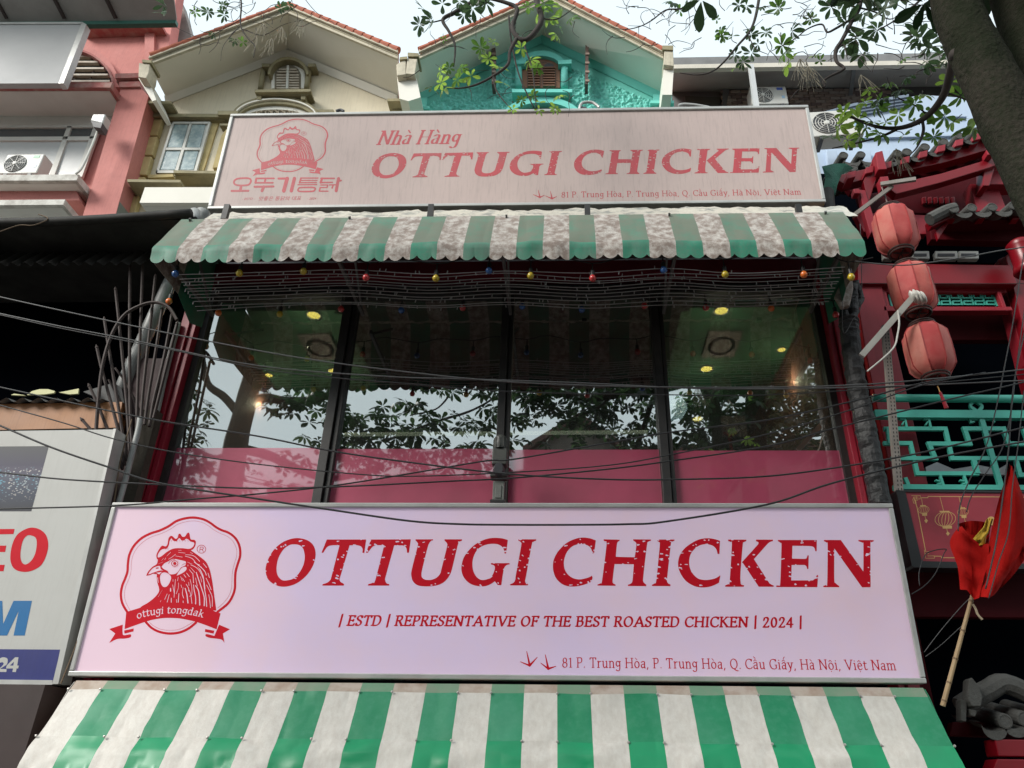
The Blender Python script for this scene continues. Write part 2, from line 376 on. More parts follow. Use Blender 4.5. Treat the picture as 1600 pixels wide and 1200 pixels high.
# ---------------------------------------------------------------- sign artwork, in picture measure of the lower signboard
def Zs(scale, ox, oy, s):
    out = []
    for tok in s.split():
        c = tok.endswith('c'); a, b = tok.rstrip('c').split(',')
        out.append((ox+float(a)/scale, oy+float(b)/scale)+((1,) if c else ()))
    return out
z1 = lambda s: Zs(6.6667, 400, 825, s)
z2 = lambda s: Zs(6.6667, 630, 825, s)
z3 = lambda s: Zs(6.6667, 850, 825, s)
z4 = lambda s: Zs(10, 1050, 825, s)
z5 = lambda s: Zs(8, 1190, 825, s)
HEAD = [
 ([z1('100,420 125,330 180,235 260,160 350,118 440,105 530,125 590,170 618,235 618,310 590,400 530,490 450,560 370,598 280,612 195,590 130,540 105,480')],
  [z1('215,400 235,310 285,225 345,180 400,170 460,182 495,225 508,300 495,380 455,460 400,520 340,543 280,545 240,515 218,470')]),
 ([z1('738,120c 1148,120c 1128,260c 1108,258c 1110,215 1090,190 1060,180c 975,180c 880,500 870,530 880,560 918,582c 915,600c 690,600c 695,585c 740,570 775,540 790,490 870,180c 800,180 745,195 700,258c 682,258c')], []),
 ([z1('1198,120c 1613,118c 1593,258c 1573,258c 1568,215 1550,190 1525,182c 1440,180c 1352,500 1345,540 1360,575 1390,585c 1388,600c 1165,600c 1170,585c 1215,570 1245,535 1335,180c 1260,180 1215,195 1165,258c 1145,258c')], []),
 ([z2('128,118c 312,118c 310,130c 285,140 268,165 255,200 205,400 190,480 200,520 240,540 300,538 350,515 385,475 400,420 455,200 455,160 430,130c 430,118c 615,118c 612,132c 585,145 568,180 515,400 490,480 440,550 370,592 270,608 160,600 105,560 85,500 90,430 150,190 150,155 128,130c')], []),
 ([z2('1090,125c 1030,108 940,103 850,120 760,165 690,225 635,300 610,380 608,450 635,520 690,575 760,602 840,608 900,590 955,555c 985,595c 1022,595c 1040,470 1055,410 1080,385 1108,380c 1108,366c 912,366c 915,380c 945,390 955,415 940,470 910,515 860,538 810,540 765,510 735,460 722,400 725,330 750,260 790,210 850,178 920,165 985,170 1030,195 1050,230 1055,265c 1072,265c')], []),
 ([z2('1200,118c 1387,118c 1385,132c 1355,145 1338,180 1280,500 1270,545 1275,570 1300,583c 1300,598c 1115,598c 1115,585c 1150,570 1168,535 1175,480 1228,190 1225,150 1200,132c')], []),
 ([z3('540,130c 480,108 400,100 320,115 230,160 150,240 105,320 93,390 100,460 130,530 190,585 260,608 340,608 420,590 495,560c 505,520 500,498c 450,520 375,535 310,525 255,490 220,440 207,380 212,320 240,250 290,195 350,170 410,168 460,185 490,215 505,265c 522,262c')], []),
 ([z3('620,118c 790,122c 785,135c 765,150 757,190 748,300c 945,305c 962,180 955,150 930,132c 927,118c 1115,120c 1113,132c 1085,145 1072,180 1035,500 1035,560 1065,590c 1065,606c 872,604c 875,590c 905,578 922,545 935,378c 735,376c 715,540 720,575 745,588c 745,602c 555,600c 558,588c 590,575 605,545 650,190 648,155 622,132c')], []),
 ([z3('1173,120c 1360,120c 1358,133c 1330,148 1320,180 1285,500 1285,565 1318,590c 1316,606c 1122,604c 1125,590c 1155,575 1170,540 1205,190 1200,150 1175,133c')], []),
 ([z4('750,200c 650,170 540,160 420,180 300,240 190,325 120,430 95,540 105,640 150,740 220,830 320,895 420,925 520,928 630,905 735,855c 755,740c 680,785 600,805 510,812 410,790 330,720 285,640 268,550 280,440 330,350 400,290 470,260 560,255 640,280 690,330 712,405c 740,408c')], []),
 ([z4('875,180c 1162,182c 1160,205c 1120,225 1105,260 1070,700 1072,850 1085,885 1125,895c 1122,918c 830,918c 832,895c 880,875 900,840 935,260 920,220 878,205c'),
   z4('1310,182c 1578,182c 1575,205c 1530,218 1490,250c 1280,487c 1500,830 1540,875 1590,900c 1590,918c 1355,918c 1115,560c 1092,535c 1345,255c 1350,225 1312,205c')], []),
 ([z5('202,150c 690,150c 688,290c 672,292c 660,250 630,230 590,225c 385,222c 380,382c 540,385 565,370 572,342c 588,342c 585,512c 570,512c 560,480 535,462c 375,462c 370,655c 640,655c 670,630 690,590c 706,590c 696,740c 183,738c 185,718c 215,710 233,685 248,230 240,190 204,165c')], []),
 ([z5('777,150c 990,150c 1272,545c 1272,210 1262,185 1210,165c 1208,150c 1403,152c 1400,168c 1370,180 1360,210 1362,740c 1255,742c 908,255c 908,640 925,690 970,725c 970,740c 770,740c 772,722c 805,712 820,690 825,220 815,185 779,165c')], []),
]
def head_letters():
    rnd = random.Random(5); out = []
    for k, (add, sub) in enumerate(HEAD):
        pts = [p for a in add for p in a]; xs = [p[0] for p in pts]; ys = [p[1] for p in pts]
        f = Field(min(xs)-2, min(ys)-2, max(xs)+2, max(ys)+2, .5)
        for a in add: f.poly(a)
        for a in sub: f.poly(a, True)
        n = 0
        while n < 16:                                   # worn flecks
            x, y = rnd.uniform(min(xs), max(xs)), rnd.uniform(min(ys), max(ys))
            i, j = int((x-f.x0)/f.st), int((y-f.y0)/f.st)
            if not (-1.2 < f.F[j, i] < 5): continue
            L = rnd.uniform(.2, 2.2); a = rnd.uniform(-.5, 1.2); n += 1
            f.stroke([(x-L*math.cos(a), y-L*math.sin(a)*.5), (x+L*math.cos(a), y+L*math.sin(a)*.5)], (rnd.uniform(.55, 1.5), rnd.uniform(.3, 1.0)), True, False)
        out.append(f)
    return out
E6, E7 = (lambda s: Zs(5.7143, 160, 800, s)), (lambda s: Zs(9.2308, 220, 825, s))
def emblem_field(fine=True):
    f = Field(166, 804, 382, 1008, .42)
    q, w = E6, E7
    f.poly(w('245,460c 300,425 370,365 440,325 520,305 620,310 720,320c 800,375 900,450 955,510 1000,620 1030,760 1050,900 1075,1080 1090,1190c 0,1190c 0,1140 100,1080 190,1010 250,940 265,880 240,790 230,700 235,670c 180,662 130,680 78,690c 105,630 170,560 230,520'))
    # light shapes cut into the head
    f.poly(w('104,672c 135,622 190,570 270,547 292,595 360,630c 290,612 190,640 140,660'), True)
    f.poly(w('150,670c 200,650 310,632c 265,668c 220,650'), True)
    f.poly(w('300,560c 340,510 400,480 430,460 480,445 560,460 640,480 650,500 640,540 580,570 545,620 510,655 450,670 410,660 385,620 330,590'), True)
    f.poly(w('515,690c 540,640 590,575 640,560 660,575 650,610 600,650'), True)
    f.poly(w('280,690 300,655 340,640 400,660 437,710 420,780 380,840 330,850 295,810 278,740'), True)
    f.stroke(w('244,715 246,750 254,785'), .45, True)
    sc = 1/9.2308
    e = w('490,512')[0]
    f.stroke([(e[0]+math.cos(t)*46*sc, e[1]+math.sin(t)*40*sc) for t in np.arange(0, 6.28, .5)], .55, closed=True)
    f.stroke([(e[0]+math.cos(t)*66*sc, e[1]+math.sin(t)*58*sc) for t in np.arange(-1, 2.6, .4)], .16)
    f.stroke([e, (e[0]+.1, e[1])], 2.6, smooth=False)
    f.stroke(w('400,515 430,475 490,450'), .4); f.stroke(w('590,540 620,520 645,515'), .3); f.stroke(w('225,580 250,576'), .9, smooth=False)
    f.poly(w('232,440 225,390 245,340 275,290 310,255 360,265 385,230 400,150 430,115 460,120 500,155 530,140 545,90 570,85 600,125 640,120 670,75 700,75 720,160 770,170 795,200 780,270 730,318 620,312 500,312 400,352 310,428 250,455'))
    f.poly(w('250,425 245,390 268,345 298,312 340,300c 378,295 405,245 415,190c 440,150 462,180c 515,195c 555,145 585,180c 625,180c 655,155 690,170c 715,195c 770,215 755,268 700,300 600,292 480,296 390,336 300,405'), True)
    for x in (300, 350, 390, 440, 480, 520, 560, 600, 640, 680, 740):     # comb hatching
        y = 290 if x < 400 else 175
        f.stroke(w(f'{x},{y} {x+4},{y+22}'), .22, smooth=False)
    FE = ['710,740 735,850 735,960 705,985|8', '640,870 665,960 680,1080|15', '655,810 690,870 690,910|9', '760,820 770,900 790,1000 790,1095|13',
     '690,880 720,960 737,1088|9', '790,830 830,900 845,1000 850,1110|15', '800,640 840,760 880,880 915,1000 915,1120|14', '850,590 900,700 915,850 940,1000 950,1130|12',
     '720,530 800,570 860,640 910,760 925,880|9', '770,490 860,560 920,620 945,680|10', '640,405 740,440 800,510 850,535|8', '645,385 760,400 850,480|8',
     '940,720 980,800 1015,890|9', '950,820 1000,920 1030,1000 1030,1130|9', '980,960 995,1050 1005,1150|9', '970,650 990,715|9', '900,510 950,570|8',
     '750,650 762,790|10', '790,720 815,840|8', '720,570 780,640|6', '700,600 740,650|7', '660,650 700,700|8', '620,670 650,710|8', '575,700 600,760|7', '600,720 630,770|7',
     '540,710 530,760|7', '500,740 490,860 480,1000|8', '460,820 485,950|9', '545,790 540,870 510,950|7', '580,820 590,860|7', '610,860 600,950 620,1010|9', '550,945 540,1070|11',
     '515,1030 518,1075|8', '410,960 380,1070|9', '380,950 345,1030|8', '440,1010 440,1075|11', '315,885 250,995|4', '292,1045 282,1065|6', '610,1050 612,1075|10', '430,870 430,910|16',
     '375,405 430,350|6', '345,460 362,430|6', '300,470 330,435|5', '400,450 450,420 500,380|7', '540,350 640,362|6', '500,402 600,420|6', '540,322 585,322|5', '250,520 320,490|4', '680,530 680,550|7',
     '710,350 750,370|5', '670,490 740,520|5', '690,780 695,830|7', '860,700 880,780|7', '870,560 930,640|6', '820,560 870,620|5', '465,740 465,770|6']
    for s in FE:
        a, ww = s.split('|'); r = float(ww)*sc*.55
        f.stroke(w(a), (r*.8, r), True, smooth=True)
    # band of ribbon over the neck
    f.poly(q('213,893c 400,838 560,812 700,812 860,838 1055,905c 1020,1048c 860,988 720,955 620,946 520,950 400,975 198,1046c'))
    f.poly(q('62,1045c 182,1005c 180,1072 192,1100 252,1092 250,1118 200,1130 130,1135 60,1170c 115,1085c'))
    f.poly(q('194,1058c 280,1040c 278,1066c 198,1086c'))
    f.poly(q('1042,1006c 1140,1047c 1076,1085c 1090,1170c 1060,1138 960,1124 922,1108 930,1090 1000,1106c'))
    f.poly(q('918,1045c 1000,1060c 992,1086c 915,1070c'))
    f.stroke(q('222,893 180,820 165,740 177,660 205,590 224,530 228,460 242,380 282,302 350,234 430,192 510,166 590,128 660,82 740,57 820,50 900,65 960,95 1010,132 1060,160 1130,187 1190,237 1225,310 1230,390 1210,460 1190,530 1185,600 1183,680 1162,750 1118,820 1030,890'), 1.85)
    f.stroke(q('390,985 440,1035 510,1070 600,1085 690,1075 770,1040 835,988'), 1.85)
    if fine:
        f.stroke(q('250,880 212,810 197,740 208,668 240,590 256,530 258,465 272,392 310,322 372,262 440,222 520,195 600,158 670,112 745,88 820,80 890,94 945,122 995,160 1050,190 1115,218 1165,262 1196,325 1198,390 1180,455 1162,530 1157,600 1153,675 1133,740 1092,800 1030,858'), .22)
        f.stroke(q('420,985 460,1018 520,1046 600,1056 690,1046 760,1012 815,980'), .22)
    # registered mark
    c = w('875,305')[0]
    f.stroke([(c[0]+math.cos(t)*62*sc, c[1]+math.sin(t)*58*sc) for t in np.arange(0, 6.28, .5)], .42, closed=True)
    f.stroke(w('850,340 858,275 895,275 905,292 890,308 855,308'), .42, smooth=False); f.stroke(w('880,308 905,340'), .42, smooth=False)
    # "ottugi tongdak" in light lettering along the ribbon
    def xf(x, y):
        X = 308+x*64.5; by = 903+((X-625)/300)**2*46; sl = 2*(X-625)/300**2*46
        n = math.hypot(1, sl); up = y*62
        return ((160+(X+up*sl/n)/5.7143), 800+(by-up/n)/5.7143)
    draw_text(f, 'ottugi tongdak', lambda x, y: xf(x*1.24, y), 62/5.7143, thick=.17, thin=.55, slant=.12, track=.02, sub=True, serif=.09)
    return f
K8 = lambda s: Zs(8, 350, 175, s)
KOREAN = [   # five block letters: strokes as 'points|width'
 ['150,842 200,830 300,828 336,850 326,890 290,914 180,917 132,900 126,868|22o', '212,938 205,978|34', '95,987 305,985|26'],
 ['402,830 625,830|20', '405,832 393,885|26', '395,885 612,885|20', '520,832 508,884|24', '383,935 618,931|26', '497,935 475,985|36'],
 ['682,832 800,832|26', '790,832 748,985|46', '880,832 842,985|42'],
 ['968,826 1176,826|15', '962,828 945,884|22', '952,855 1165,855|13', '945,884 1155,882|15', '925,909 1160,907|15', '960,945 1100,942 1140,955 1125,985 1080,993 960,993 925,982 935,955|20o'],
 ['1212,830 1378,830|20', '1225,832 1208,882|28', '1205,882 1355,880|18', '1432,832 1402,985|38', '1430,860 1462,857|24', '1208,912 1300,912|14', '1296,914 1288,945|18', '1205,945 1288,943|14', '1202,947 1192,988|18', '1192,990 1300,990|16', '1318,912 1392,910|16', '1365,914 1352,950|20'],
]
def korean_fields():
    out = []
    for gl in KOREAN:
        pts = [p for s in gl for p in K8(s.split('|')[0])]
        f = Field(min(p[0] for p in pts)-4, min(p[1] for p in pts)-4, max(p[0] for p in pts)+4, max(p[1] for p in pts)+4, .3)
        for s in gl:
            a, ww = s.split('|'); cl = ww.endswith('o'); f.stroke(K8(a), float(ww.rstrip('o'))/16, smooth=cl, closed=cl)
        out.append(f)
    return out
# ================================================================ the setting
M_ASPH = mat('asphalt', (.07,.07,.07), .85, amt=.4, scale=.8, bump=.3)
M_PAVE = mat('paving', (.13,.12,.11), .8, amt=.4, scale=1.5, bump=.2)
g = MB().box((-150, -150, -.5), (150, 150, 0)).build('ground', mat('pale_bounce_ground', (.3,.29,.27), .9)); g['kind'] = 'structure'  # unseen ground made pale to bounce light up under the eaves
g = MB().box((-150, -9, .004), (150, 1.5, .012)).build('road', M_ASPH); g['kind'] = 'structure'
g = MB().box((-60, 1.5, .004), (60, 6.9, .14)).build('pavement', M_PAVE); g['kind'] = 'structure'

# ================================================================ restaurant front
POST_R = mat('red_paint', (.3,.012,.03), .38, dirt=(.09,.01,.014), amt=.55, scale=1.2, streak=.35, spec=.5)
MULL = mat('dark_aluminium', (.014,.013,.013), .5, dirt=(.05,.045,.04), amt=.4, scale=4, streak=.5)
DARKIN = mat('dark_interior', (.006,.008,.011), .95, spec=0)
GREENCEIL = mat('green_ceiling', (.07,.2,.11), .7, amt=.2)
WOODIN = mat('brown_interior_wall', (.22,.09,.06), .7, amt=.4, scale=2)
X0 = PY(243.5, 782, 7.15).x; X1 = PY(1336.5, 782, 7.15).x           # glazed opening
XL = PY(212, 782, 7.1).x; XR = PY(1371, 782, 7.1).x                  # outer faces of the red posts
ZB, ZT = 3.6, 6.62                                                    # opening
front = thing('restaurant_front', ((XL+XR)/2, 7.2, .14), 'glazed upper storey of the restaurant between red posts, dark mullions and pink film', 'storefront')
def post(xa, xb):
    s = 1 if xb > xa else -1; m = MB()
    m.box((xa, 7.02, .3), (xa+(xb-xa)*.6, 7.3, 6.9)); m.box((xa+(xb-xa)*.66, 7.05, .3), (xb, 7.28, 6.9)); m.box((xa+(xb-xa)*.6, 7.08, .3), (xa+(xb-xa)*.66, 7.3, 6.9))
    m.build('post', POST_R, front, bevel=.006)
post(XL, X0-.02); post(XR, X1+.02)
for px, wd in ((525, .15), (788, .13), (1036, .135)):
    x = PY(px, 630, 7.15).x
    m = MB().box((x-wd/2, 7.1, ZB-.4), (x+wd*.12, 7.28, ZT)).box((x+wd*.2, 7.13, ZB-.4), (x+wd/2, 7.28, ZT)).box((x+wd*.1, 7.16, ZB-.4), (x+wd*.22, 7.27, ZT))
    m.build('mullion', MULL, front, bevel=.004)
for xa, xb in ((X0-.02, X0+.05), (X1-.05, X1+.02)): MB().box((xa, 7.15, ZB-.4), (xb, 7.26, ZT)).build('mullion', MULL, front)
MB().box((X0, 7.12, ZT), (X1, 7.3, ZT+.07)).build('header_rail', MULL, front)
MB().box((X0-.02, 7.0, ZT+.2), (X1+.02, 7.25, ZT+.36)).build('header_beam', mat('red_beam', (.16,.008,.02), .5, amt=.4), front)
MB().box((X0-.02, 7.26, ZT+.07), (X1+.02, 7.4, 9.6)).build('upper_wall', mat('grey_render', (.16,.16,.17), .85, amt=.5, streak=.4), front)
MB().box((XL, 7.3, .14), (XR, 7.5, ZB)).build('lower_wall', DARKIN, front)
# glass
gm = bpy.data.materials.new('reflective_glass'); gm.use_nodes = True; t = gm.node_tree; t.nodes.clear()
tr = t.nodes.new('ShaderNodeBsdfTransparent'); tr.inputs[0].default_value = (.46,.5,.48,1)
gl = t.nodes.new('ShaderNodeBsdfGlossy'); gl.inputs['Roughness'].default_value = .012; gl.inputs['Color'].default_value = (.93,.95,.94,1)
gn = t.nodes.new('ShaderNodeTexNoise'); gn.inputs['Scale'].default_value = 1.3; gb = t.nodes.new('ShaderNodeBump'); gb.inputs['Strength'].default_value = .05; gb.inputs['Distance'].default_value = .02
tcn = t.nodes.new('ShaderNodeTexCoord'); t.links.new(tcn.outputs['Object'], gn.inputs['Vector']); t.links.new(gn.outputs['Fac'], gb.inputs['Height']); t.links.new(gb.outputs[0], gl.inputs['Normal'])
mx = t.nodes.new('ShaderNodeMixShader'); mx.inputs[0].default_value = .46
dn = t.nodes.new('ShaderNodeTexNoise'); dn.inputs['Scale'].default_value = 2.2; dn.inputs['Detail'].default_value = 8; t.links.new(tcn.outputs['Object'], dn.inputs['Vector'])
dr = t.nodes.new('ShaderNodeMapRange'); dr.inputs['To Min'].default_value = .0; dr.inputs['To Max'].default_value = .07; t.links.new(dn.outputs['Fac'], dr.inputs['Value'])
df = t.nodes.new('ShaderNodeBsdfDiffuse'); df.inputs[0].default_value = (.4,.4,.38,1); mx2 = t.nodes.new('ShaderNodeMixShader')
out = t.nodes.new('ShaderNodeOutputMaterial'); t.links.new(tr.outputs[0], mx.inputs[1]); t.links.new(gl.outputs[0], mx.inputs[2])
t.links.new(dr.outputs[0], mx2.inputs[0]); t.links.new(mx.outputs[0], mx2.inputs[1]); t.links.new(df.outputs[0], mx2.inputs[2]); t.links.new(mx2.outputs[0], out.inputs[0])
fm = bpy.data.materials.new('pink_film'); fm.use_nodes = True; t = fm.node_tree; b = t.nodes['Principled BSDF']
b.inputs['Base Color'].default_value = (.43,.05,.115,1); b.inputs['Roughness'].default_value = .6
gl = t.nodes.new('ShaderNodeBsdfGlossy'); gl.inputs['Roughness'].default_value = .03; mx = t.nodes.new('ShaderNodeMixShader'); mx.inputs[0].default_value = .22
nn = t.nodes.new('ShaderNodeTexNoise'); nn.inputs['Scale'].default_value = 2.5; nn.inputs['Detail'].default_value = 9; tt = t.nodes.new('ShaderNodeTexCoord'); t.links.new(tt.outputs['Object'], nn.inputs['Vector'])
nr = t.nodes.new('ShaderNodeMapRange'); nr.inputs['From Min'].default_value = .35; nr.inputs['From Max'].default_value = .7; nr.inputs['To Min'].default_value = .17; nr.inputs['To Max'].default_value = .27; t.links.new(nn.outputs['Fac'], nr.inputs['Value']); t.links.new(nr.outputs[0], mx.inputs[0])
nc = t.nodes.new('ShaderNodeMix'); nc.data_type = 'RGBA'; nc.inputs['A'].default_value = (.43,.05,.115,1); nc.inputs['B'].default_value = (.36,.05,.1,1); t.links.new(nn.outputs['Fac'], nc.inputs['Factor']); t.links.new(nc.outputs['Result'], b.inputs['Base Color'])
t.links.new(b.outputs[0], mx.inputs[1]); t.links.new(gl.outputs[0], mx.inputs[2]); t.links.new(mx.outputs[0], t.nodes['Material Output'].inputs[0])
mids = [X0+.04] + [PY(p, 630, 7.15).x for p in (525, 788, 1036)] + [X1-.04]
ZF = (PY(300,705,7.195).z + PY(1310,697.5,7.195).z)/2
for k in range(4):
    a, b_ = mids[k]+(.07 if k else 0), mids[k+1]-(.07 if k < 3 else 0)
    MB().box((a, 7.2, ZB-.4), (b_, 7.206, ZT)).build('glass_pane', gm, front)
    MB().box((a, 7.192, ZB-.4), (b_, 7.195, ZF+.012*(1-k))).build('window_film', fm, front)
# room behind the glass
room = thing('dining_room', ((X0+X1)/2, 9.5, 3.5), 'dim dining room seen through the window glass, green ceiling at both ends', 'room')
CZ = 6.6
xm0, xm1 = PZ(548, 560, CZ).x+.15, PZ(1052, 560, CZ).x-.0
MB().box((X0+.0, 7.42, CZ), (xm0, 13.2, CZ+.1)).build('ceiling', GREENCEIL, room)
MB().box((xm1, 7.42, CZ), (X1, 13.2, CZ+.1)).build('ceiling', GREENCEIL, room)
MB().box((xm0, 7.42, CZ+.35), (xm1, 13.2, CZ+.45)).build('ceiling', DARKIN, room)
for a in (xm0, xm1): MB().box((a-.05, 7.42, CZ-.05), (a+.05, 13.2, CZ+.35)).build('ceiling_trim', GREENCEIL, room)
MB().box((X0, 13.2, 3.2), (X1, 13.3, CZ+.45)).build('back_wall', WOODIN, room)
MB().box((X0-.12, 7.42, 3.2), (X0-.0, 13.2, CZ)).build('side_wall', WOODIN, room)
MB().box((X1+.0, 7.42, 3.2), (X1+.12, 13.2, CZ)).build('side_wall', WOODIN, room)
MB().box((X0, 7.5, 3.1), (X1, 13.3, 3.2)).build('floor', DARKIN, room)
LAMPW = mat('lamp_warm', (1,.8,.3), .4, amt=0, emit=(1,.72,.12), es=2.2)
CHROME = mat('lamp_ring', (.5,.5,.48), .3, amt=0)
def downlight(px, py, lab, r=.075):
    p = PZ(px, py, CZ-.012); o = thing('downlight', p, lab, 'ceiling light', 'round ceiling lights in the dining room')
    MB().lathe([(0,0),(r,0)], 20, p+Vector((0,0,-.004))).build('lamp_disc', LAMPW, o)
    MB().lathe([(r,-.006),(r*1.2,-.01),(r*1.25,.01),(r,.008)], 20, p).build('ring', CHROME, o)
    if py < 590:
        ld = bpy.data.lights.new('bulb', 'POINT'); ld.energy = 7; ld.color = (1,.85,.6); ld.shadow_soft_size = 0  # unseen point lamp added below the disc to light the green ceiling
        q = bpy.data.objects.new('bulb', ld); COL.objects.link(q); q.parent = o; q.location = (0, 0, -.45)
    return o
for px, py, s in ((490,492,'yellow round ceiling light above the left ceiling vent'),(522,580,'yellow round ceiling light beside the left dark mullion'),
    (420,586,'small yellow ceiling light near the orange wall lamp'),(1127,485,'yellow round ceiling light above the right ceiling vent'),
    (1104,576,'yellow round ceiling light just below the right ceiling vent'),(1090,654,'yellow ceiling light over the pale pendant disc, low in right pane'),
    (1180,667,'lowest and farthest yellow ceiling light of the right pane'),(1221,546,'small pale ceiling light beside the tall golden wall lamp')):
    downlight(px, py, s, .05 if px in (420,1221) else .075)
VENT = mat('vent_plastic', (.3,.25,.25), .6, amt=.1)
for px, py, s in ((501,541,'square ceiling vent with round grille in the left window pane'),(1127,537,'square ceiling vent with round grille in the right window pane')):
    p = PZ(px, py, CZ-.01); o = thing('ceiling_vent', p, s, 'ceiling vent')
    MB().box(p+Vector((-.21,-.3,-.03)), p+Vector((.21,.3,.01))).build('plate', VENT, o, bevel=.01)
    MB().lathe([(.13,-.035),(.15,-.05),(.17,-.035)], 28, p, 1.3).build('grille_ring', DARKIN, o)
    MB().lathe([(0,-.045),(.12,-.04),(.13,-.032)], 28, p, 1.3).build('grille', VENT, o)
AMB = mat('lamp_amber', (1,.5,.1), .4, amt=0, emit=(1,.36,.06), es=2.6)
AMB2 = mat('lamp_gold', (1,.7,.3), .4, amt=0, emit=(1,.62,.16), es=2.0)
for (px, py, h, mt, s, X) in ((404,612,.28,AMB,'glowing orange wall lamp low in the left pane',None),(1238,560,.42,AMB2,'tall golden wall lamp near the right red post',None)):
    p = PY(px, py, 9.2); o = thing('wall_lamp', p, s, 'wall lamp')
    MB().lathe([(.012,-h),(.03,-h*.5),(.05,h*.2),(.035,h*.7),(.0,h)], 12, p).build('lamp_shade', mt, o, smooth=True)
    MB().box(p+Vector((-.04,.05,-h*.5)), p+Vector((.04,.1,-h*.2))).build('bracket', CHROME, o)
    ld = bpy.data.lights.new('bulb', 'POINT'); ld.energy = 8; ld.color = (1,.45,.15); ld.shadow_soft_size = 0
    lo_ = bpy.data.objects.new('bulb', ld); COL.objects.link(lo_); lo_.parent = o; lo_.location = (0, -.12, h*.3)
p = PY(1053, 637, 9.6); o = thing('pendant_lamp', p, 'pale blue round pendant lamp right of the third mullion', 'pendant lamp')
MB().lathe([(.0,-.19),(.12,-.15),(.185,-.03),(.185,.03),(.12,.15),(0,.19)], 24, p).build('globe', mat('globe_glass', (.6,.75,.8), .4, amt=0, emit=(.6,.8,.9), es=.55), o, smooth=True)
MB().tube([p+Vector((0,0,.18)), Vector((p.x,p.y,CZ))], .008).build('cord', MULL, o)
a, b_ = PY(537, 679, 9.0), PY(1012, 675, 9.0)
tag(MB().tube([a, b_], .028, 8).build('glowing_tube', mat('tube_white', (.7,.72,.62), .4, amt=0, emit=(.8,.8,.6), es=.32)), 'long thin pale glowing tube running across the two middle panes', 'tube lamp')  # pale tube given a slight glow in its material
p = PY(1150, 680, 8.4); o = thing('menu_stand', p, 'small grey board on a red stand behind the right pane', 'menu stand')
MB().box(p+Vector((-.16,0,-.02)), p+Vector((.14,.02,.26))).build('board', mat('board_grey', (.34,.27,.28), .6), o)
m = MB().tube([p+Vector((-.08,-.01,-.5)), p+Vector((-.08,-.01,-.02)), p+Vector((-.15,-.01,.03))], .018).tube([p+Vector((-.08,-.01,-.03)), p+Vector((.02,-.01,.03))], .018)
m.build('stand', mat('bright_red', (.5,.02,.02), .4), o)

# ================================================================ signboards
class Plane:
    def __init__(s, Y0, z0, lean):
        s.o = Vector((0, Y0, z0)); s.v = Vector((0, -math.sin(R(lean)), math.cos(R(lean)))); s.n = Vector((0, -math.cos(R(lean)), -math.sin(R(lean))))
        s.Rm = np.array(cam.matrix_world.to_3x3()); s.C = np.array(CAM)
    def loc(s, P):       # picture measure (N,2) to plane measure (u, v)
        P = np.asarray(P, float); d = np.stack([(P[:,0]-PPX)/F_PX, (PPY-P[:,1])/F_PX, -np.ones(len(P))], 1) @ s.Rm.T
        n = np.array(s.n); t = ((np.array(s.o)-s.C)@n)/(d@n); W = s.C+d*t[:,None]
        return np.stack([W[:,0], (W-np.array(s.o))@np.array(s.v)], 1)
    def w(s, uv, lift=0):
        uv = np.asarray(uv, float); return np.array(s.o)[None]+np.stack([uv[:,0], 0*uv[:,0], 0*uv[:,0]], 1)+uv[:,1:2]*np.array(s.v)[None]+lift*np.array(s.n)[None]
    def pt(s, u, v, lift=0): return Vector(s.w([(u, v)], lift)[0])
FRAME = mat('brushed_frame', (.5,.5,.48), .38, amt=.45, scale=3, metal=.25)
def signboard(name, PL, c, label, cat, facemat, rail, depth, px_corners):
    L = PL.loc(px_corners); u0 = (L[0,0]+L[3,0])/2; u1 = (L[1,0]+L[2,0])/2; v0 = (L[2,1]+L[3,1])/2; v1 = (L[0,1]+L[1,1])/2
    o = thing(name, PL.pt((u0+u1)/2, v0), label, cat)
    def slab(a, b, c2, d, l0, l1): return MB().prism([PL.pt(a,b,l1), PL.pt(c2,b,l1), PL.pt(c2,d,l1), PL.pt(a,d,l1)], -(l1-l0)*PL.n)
    slab(u0+rail*.6, v0+rail*.6, u1-rail*.6, v1-rail*.6, -depth, 0).build('panel', facemat, o)
    for (a, b, c2, d) in ((u0, v0, u1, v0+rail), (u0, v1-rail, u1, v1)):
        slab(a, b, c2, d, -depth-.01, .022).build('frame_rail', FRAME, o, bevel=.008)
    for (a, b, c2, d) in ((u0, v0+rail+.002, u0+rail, v1-rail-.002), (u1-rail, v0+rail+.002, u1, v1-rail-.002)):
        slab(a, b, c2, d, -depth-.01, .02).build('frame_rail', FRAME, o, bevel=.008)
    return o, (u0, u1, v0, v1)
P1 = Plane(6.58, PY(780, 1062, 6.58).z, 3.2)
P2 = Plane(6.6, PY(800, 322, 6.6).z, 3.2)
RED1 = mat('sign_red', (.6,.006,.02), .5, amt=.12, scale=6, spec=.15)
RED2 = mat('sign_red_faded', (.48,.06,.075), .55, dirt=(.36,.11,.11), amt=.5, scale=4, streak=.3)
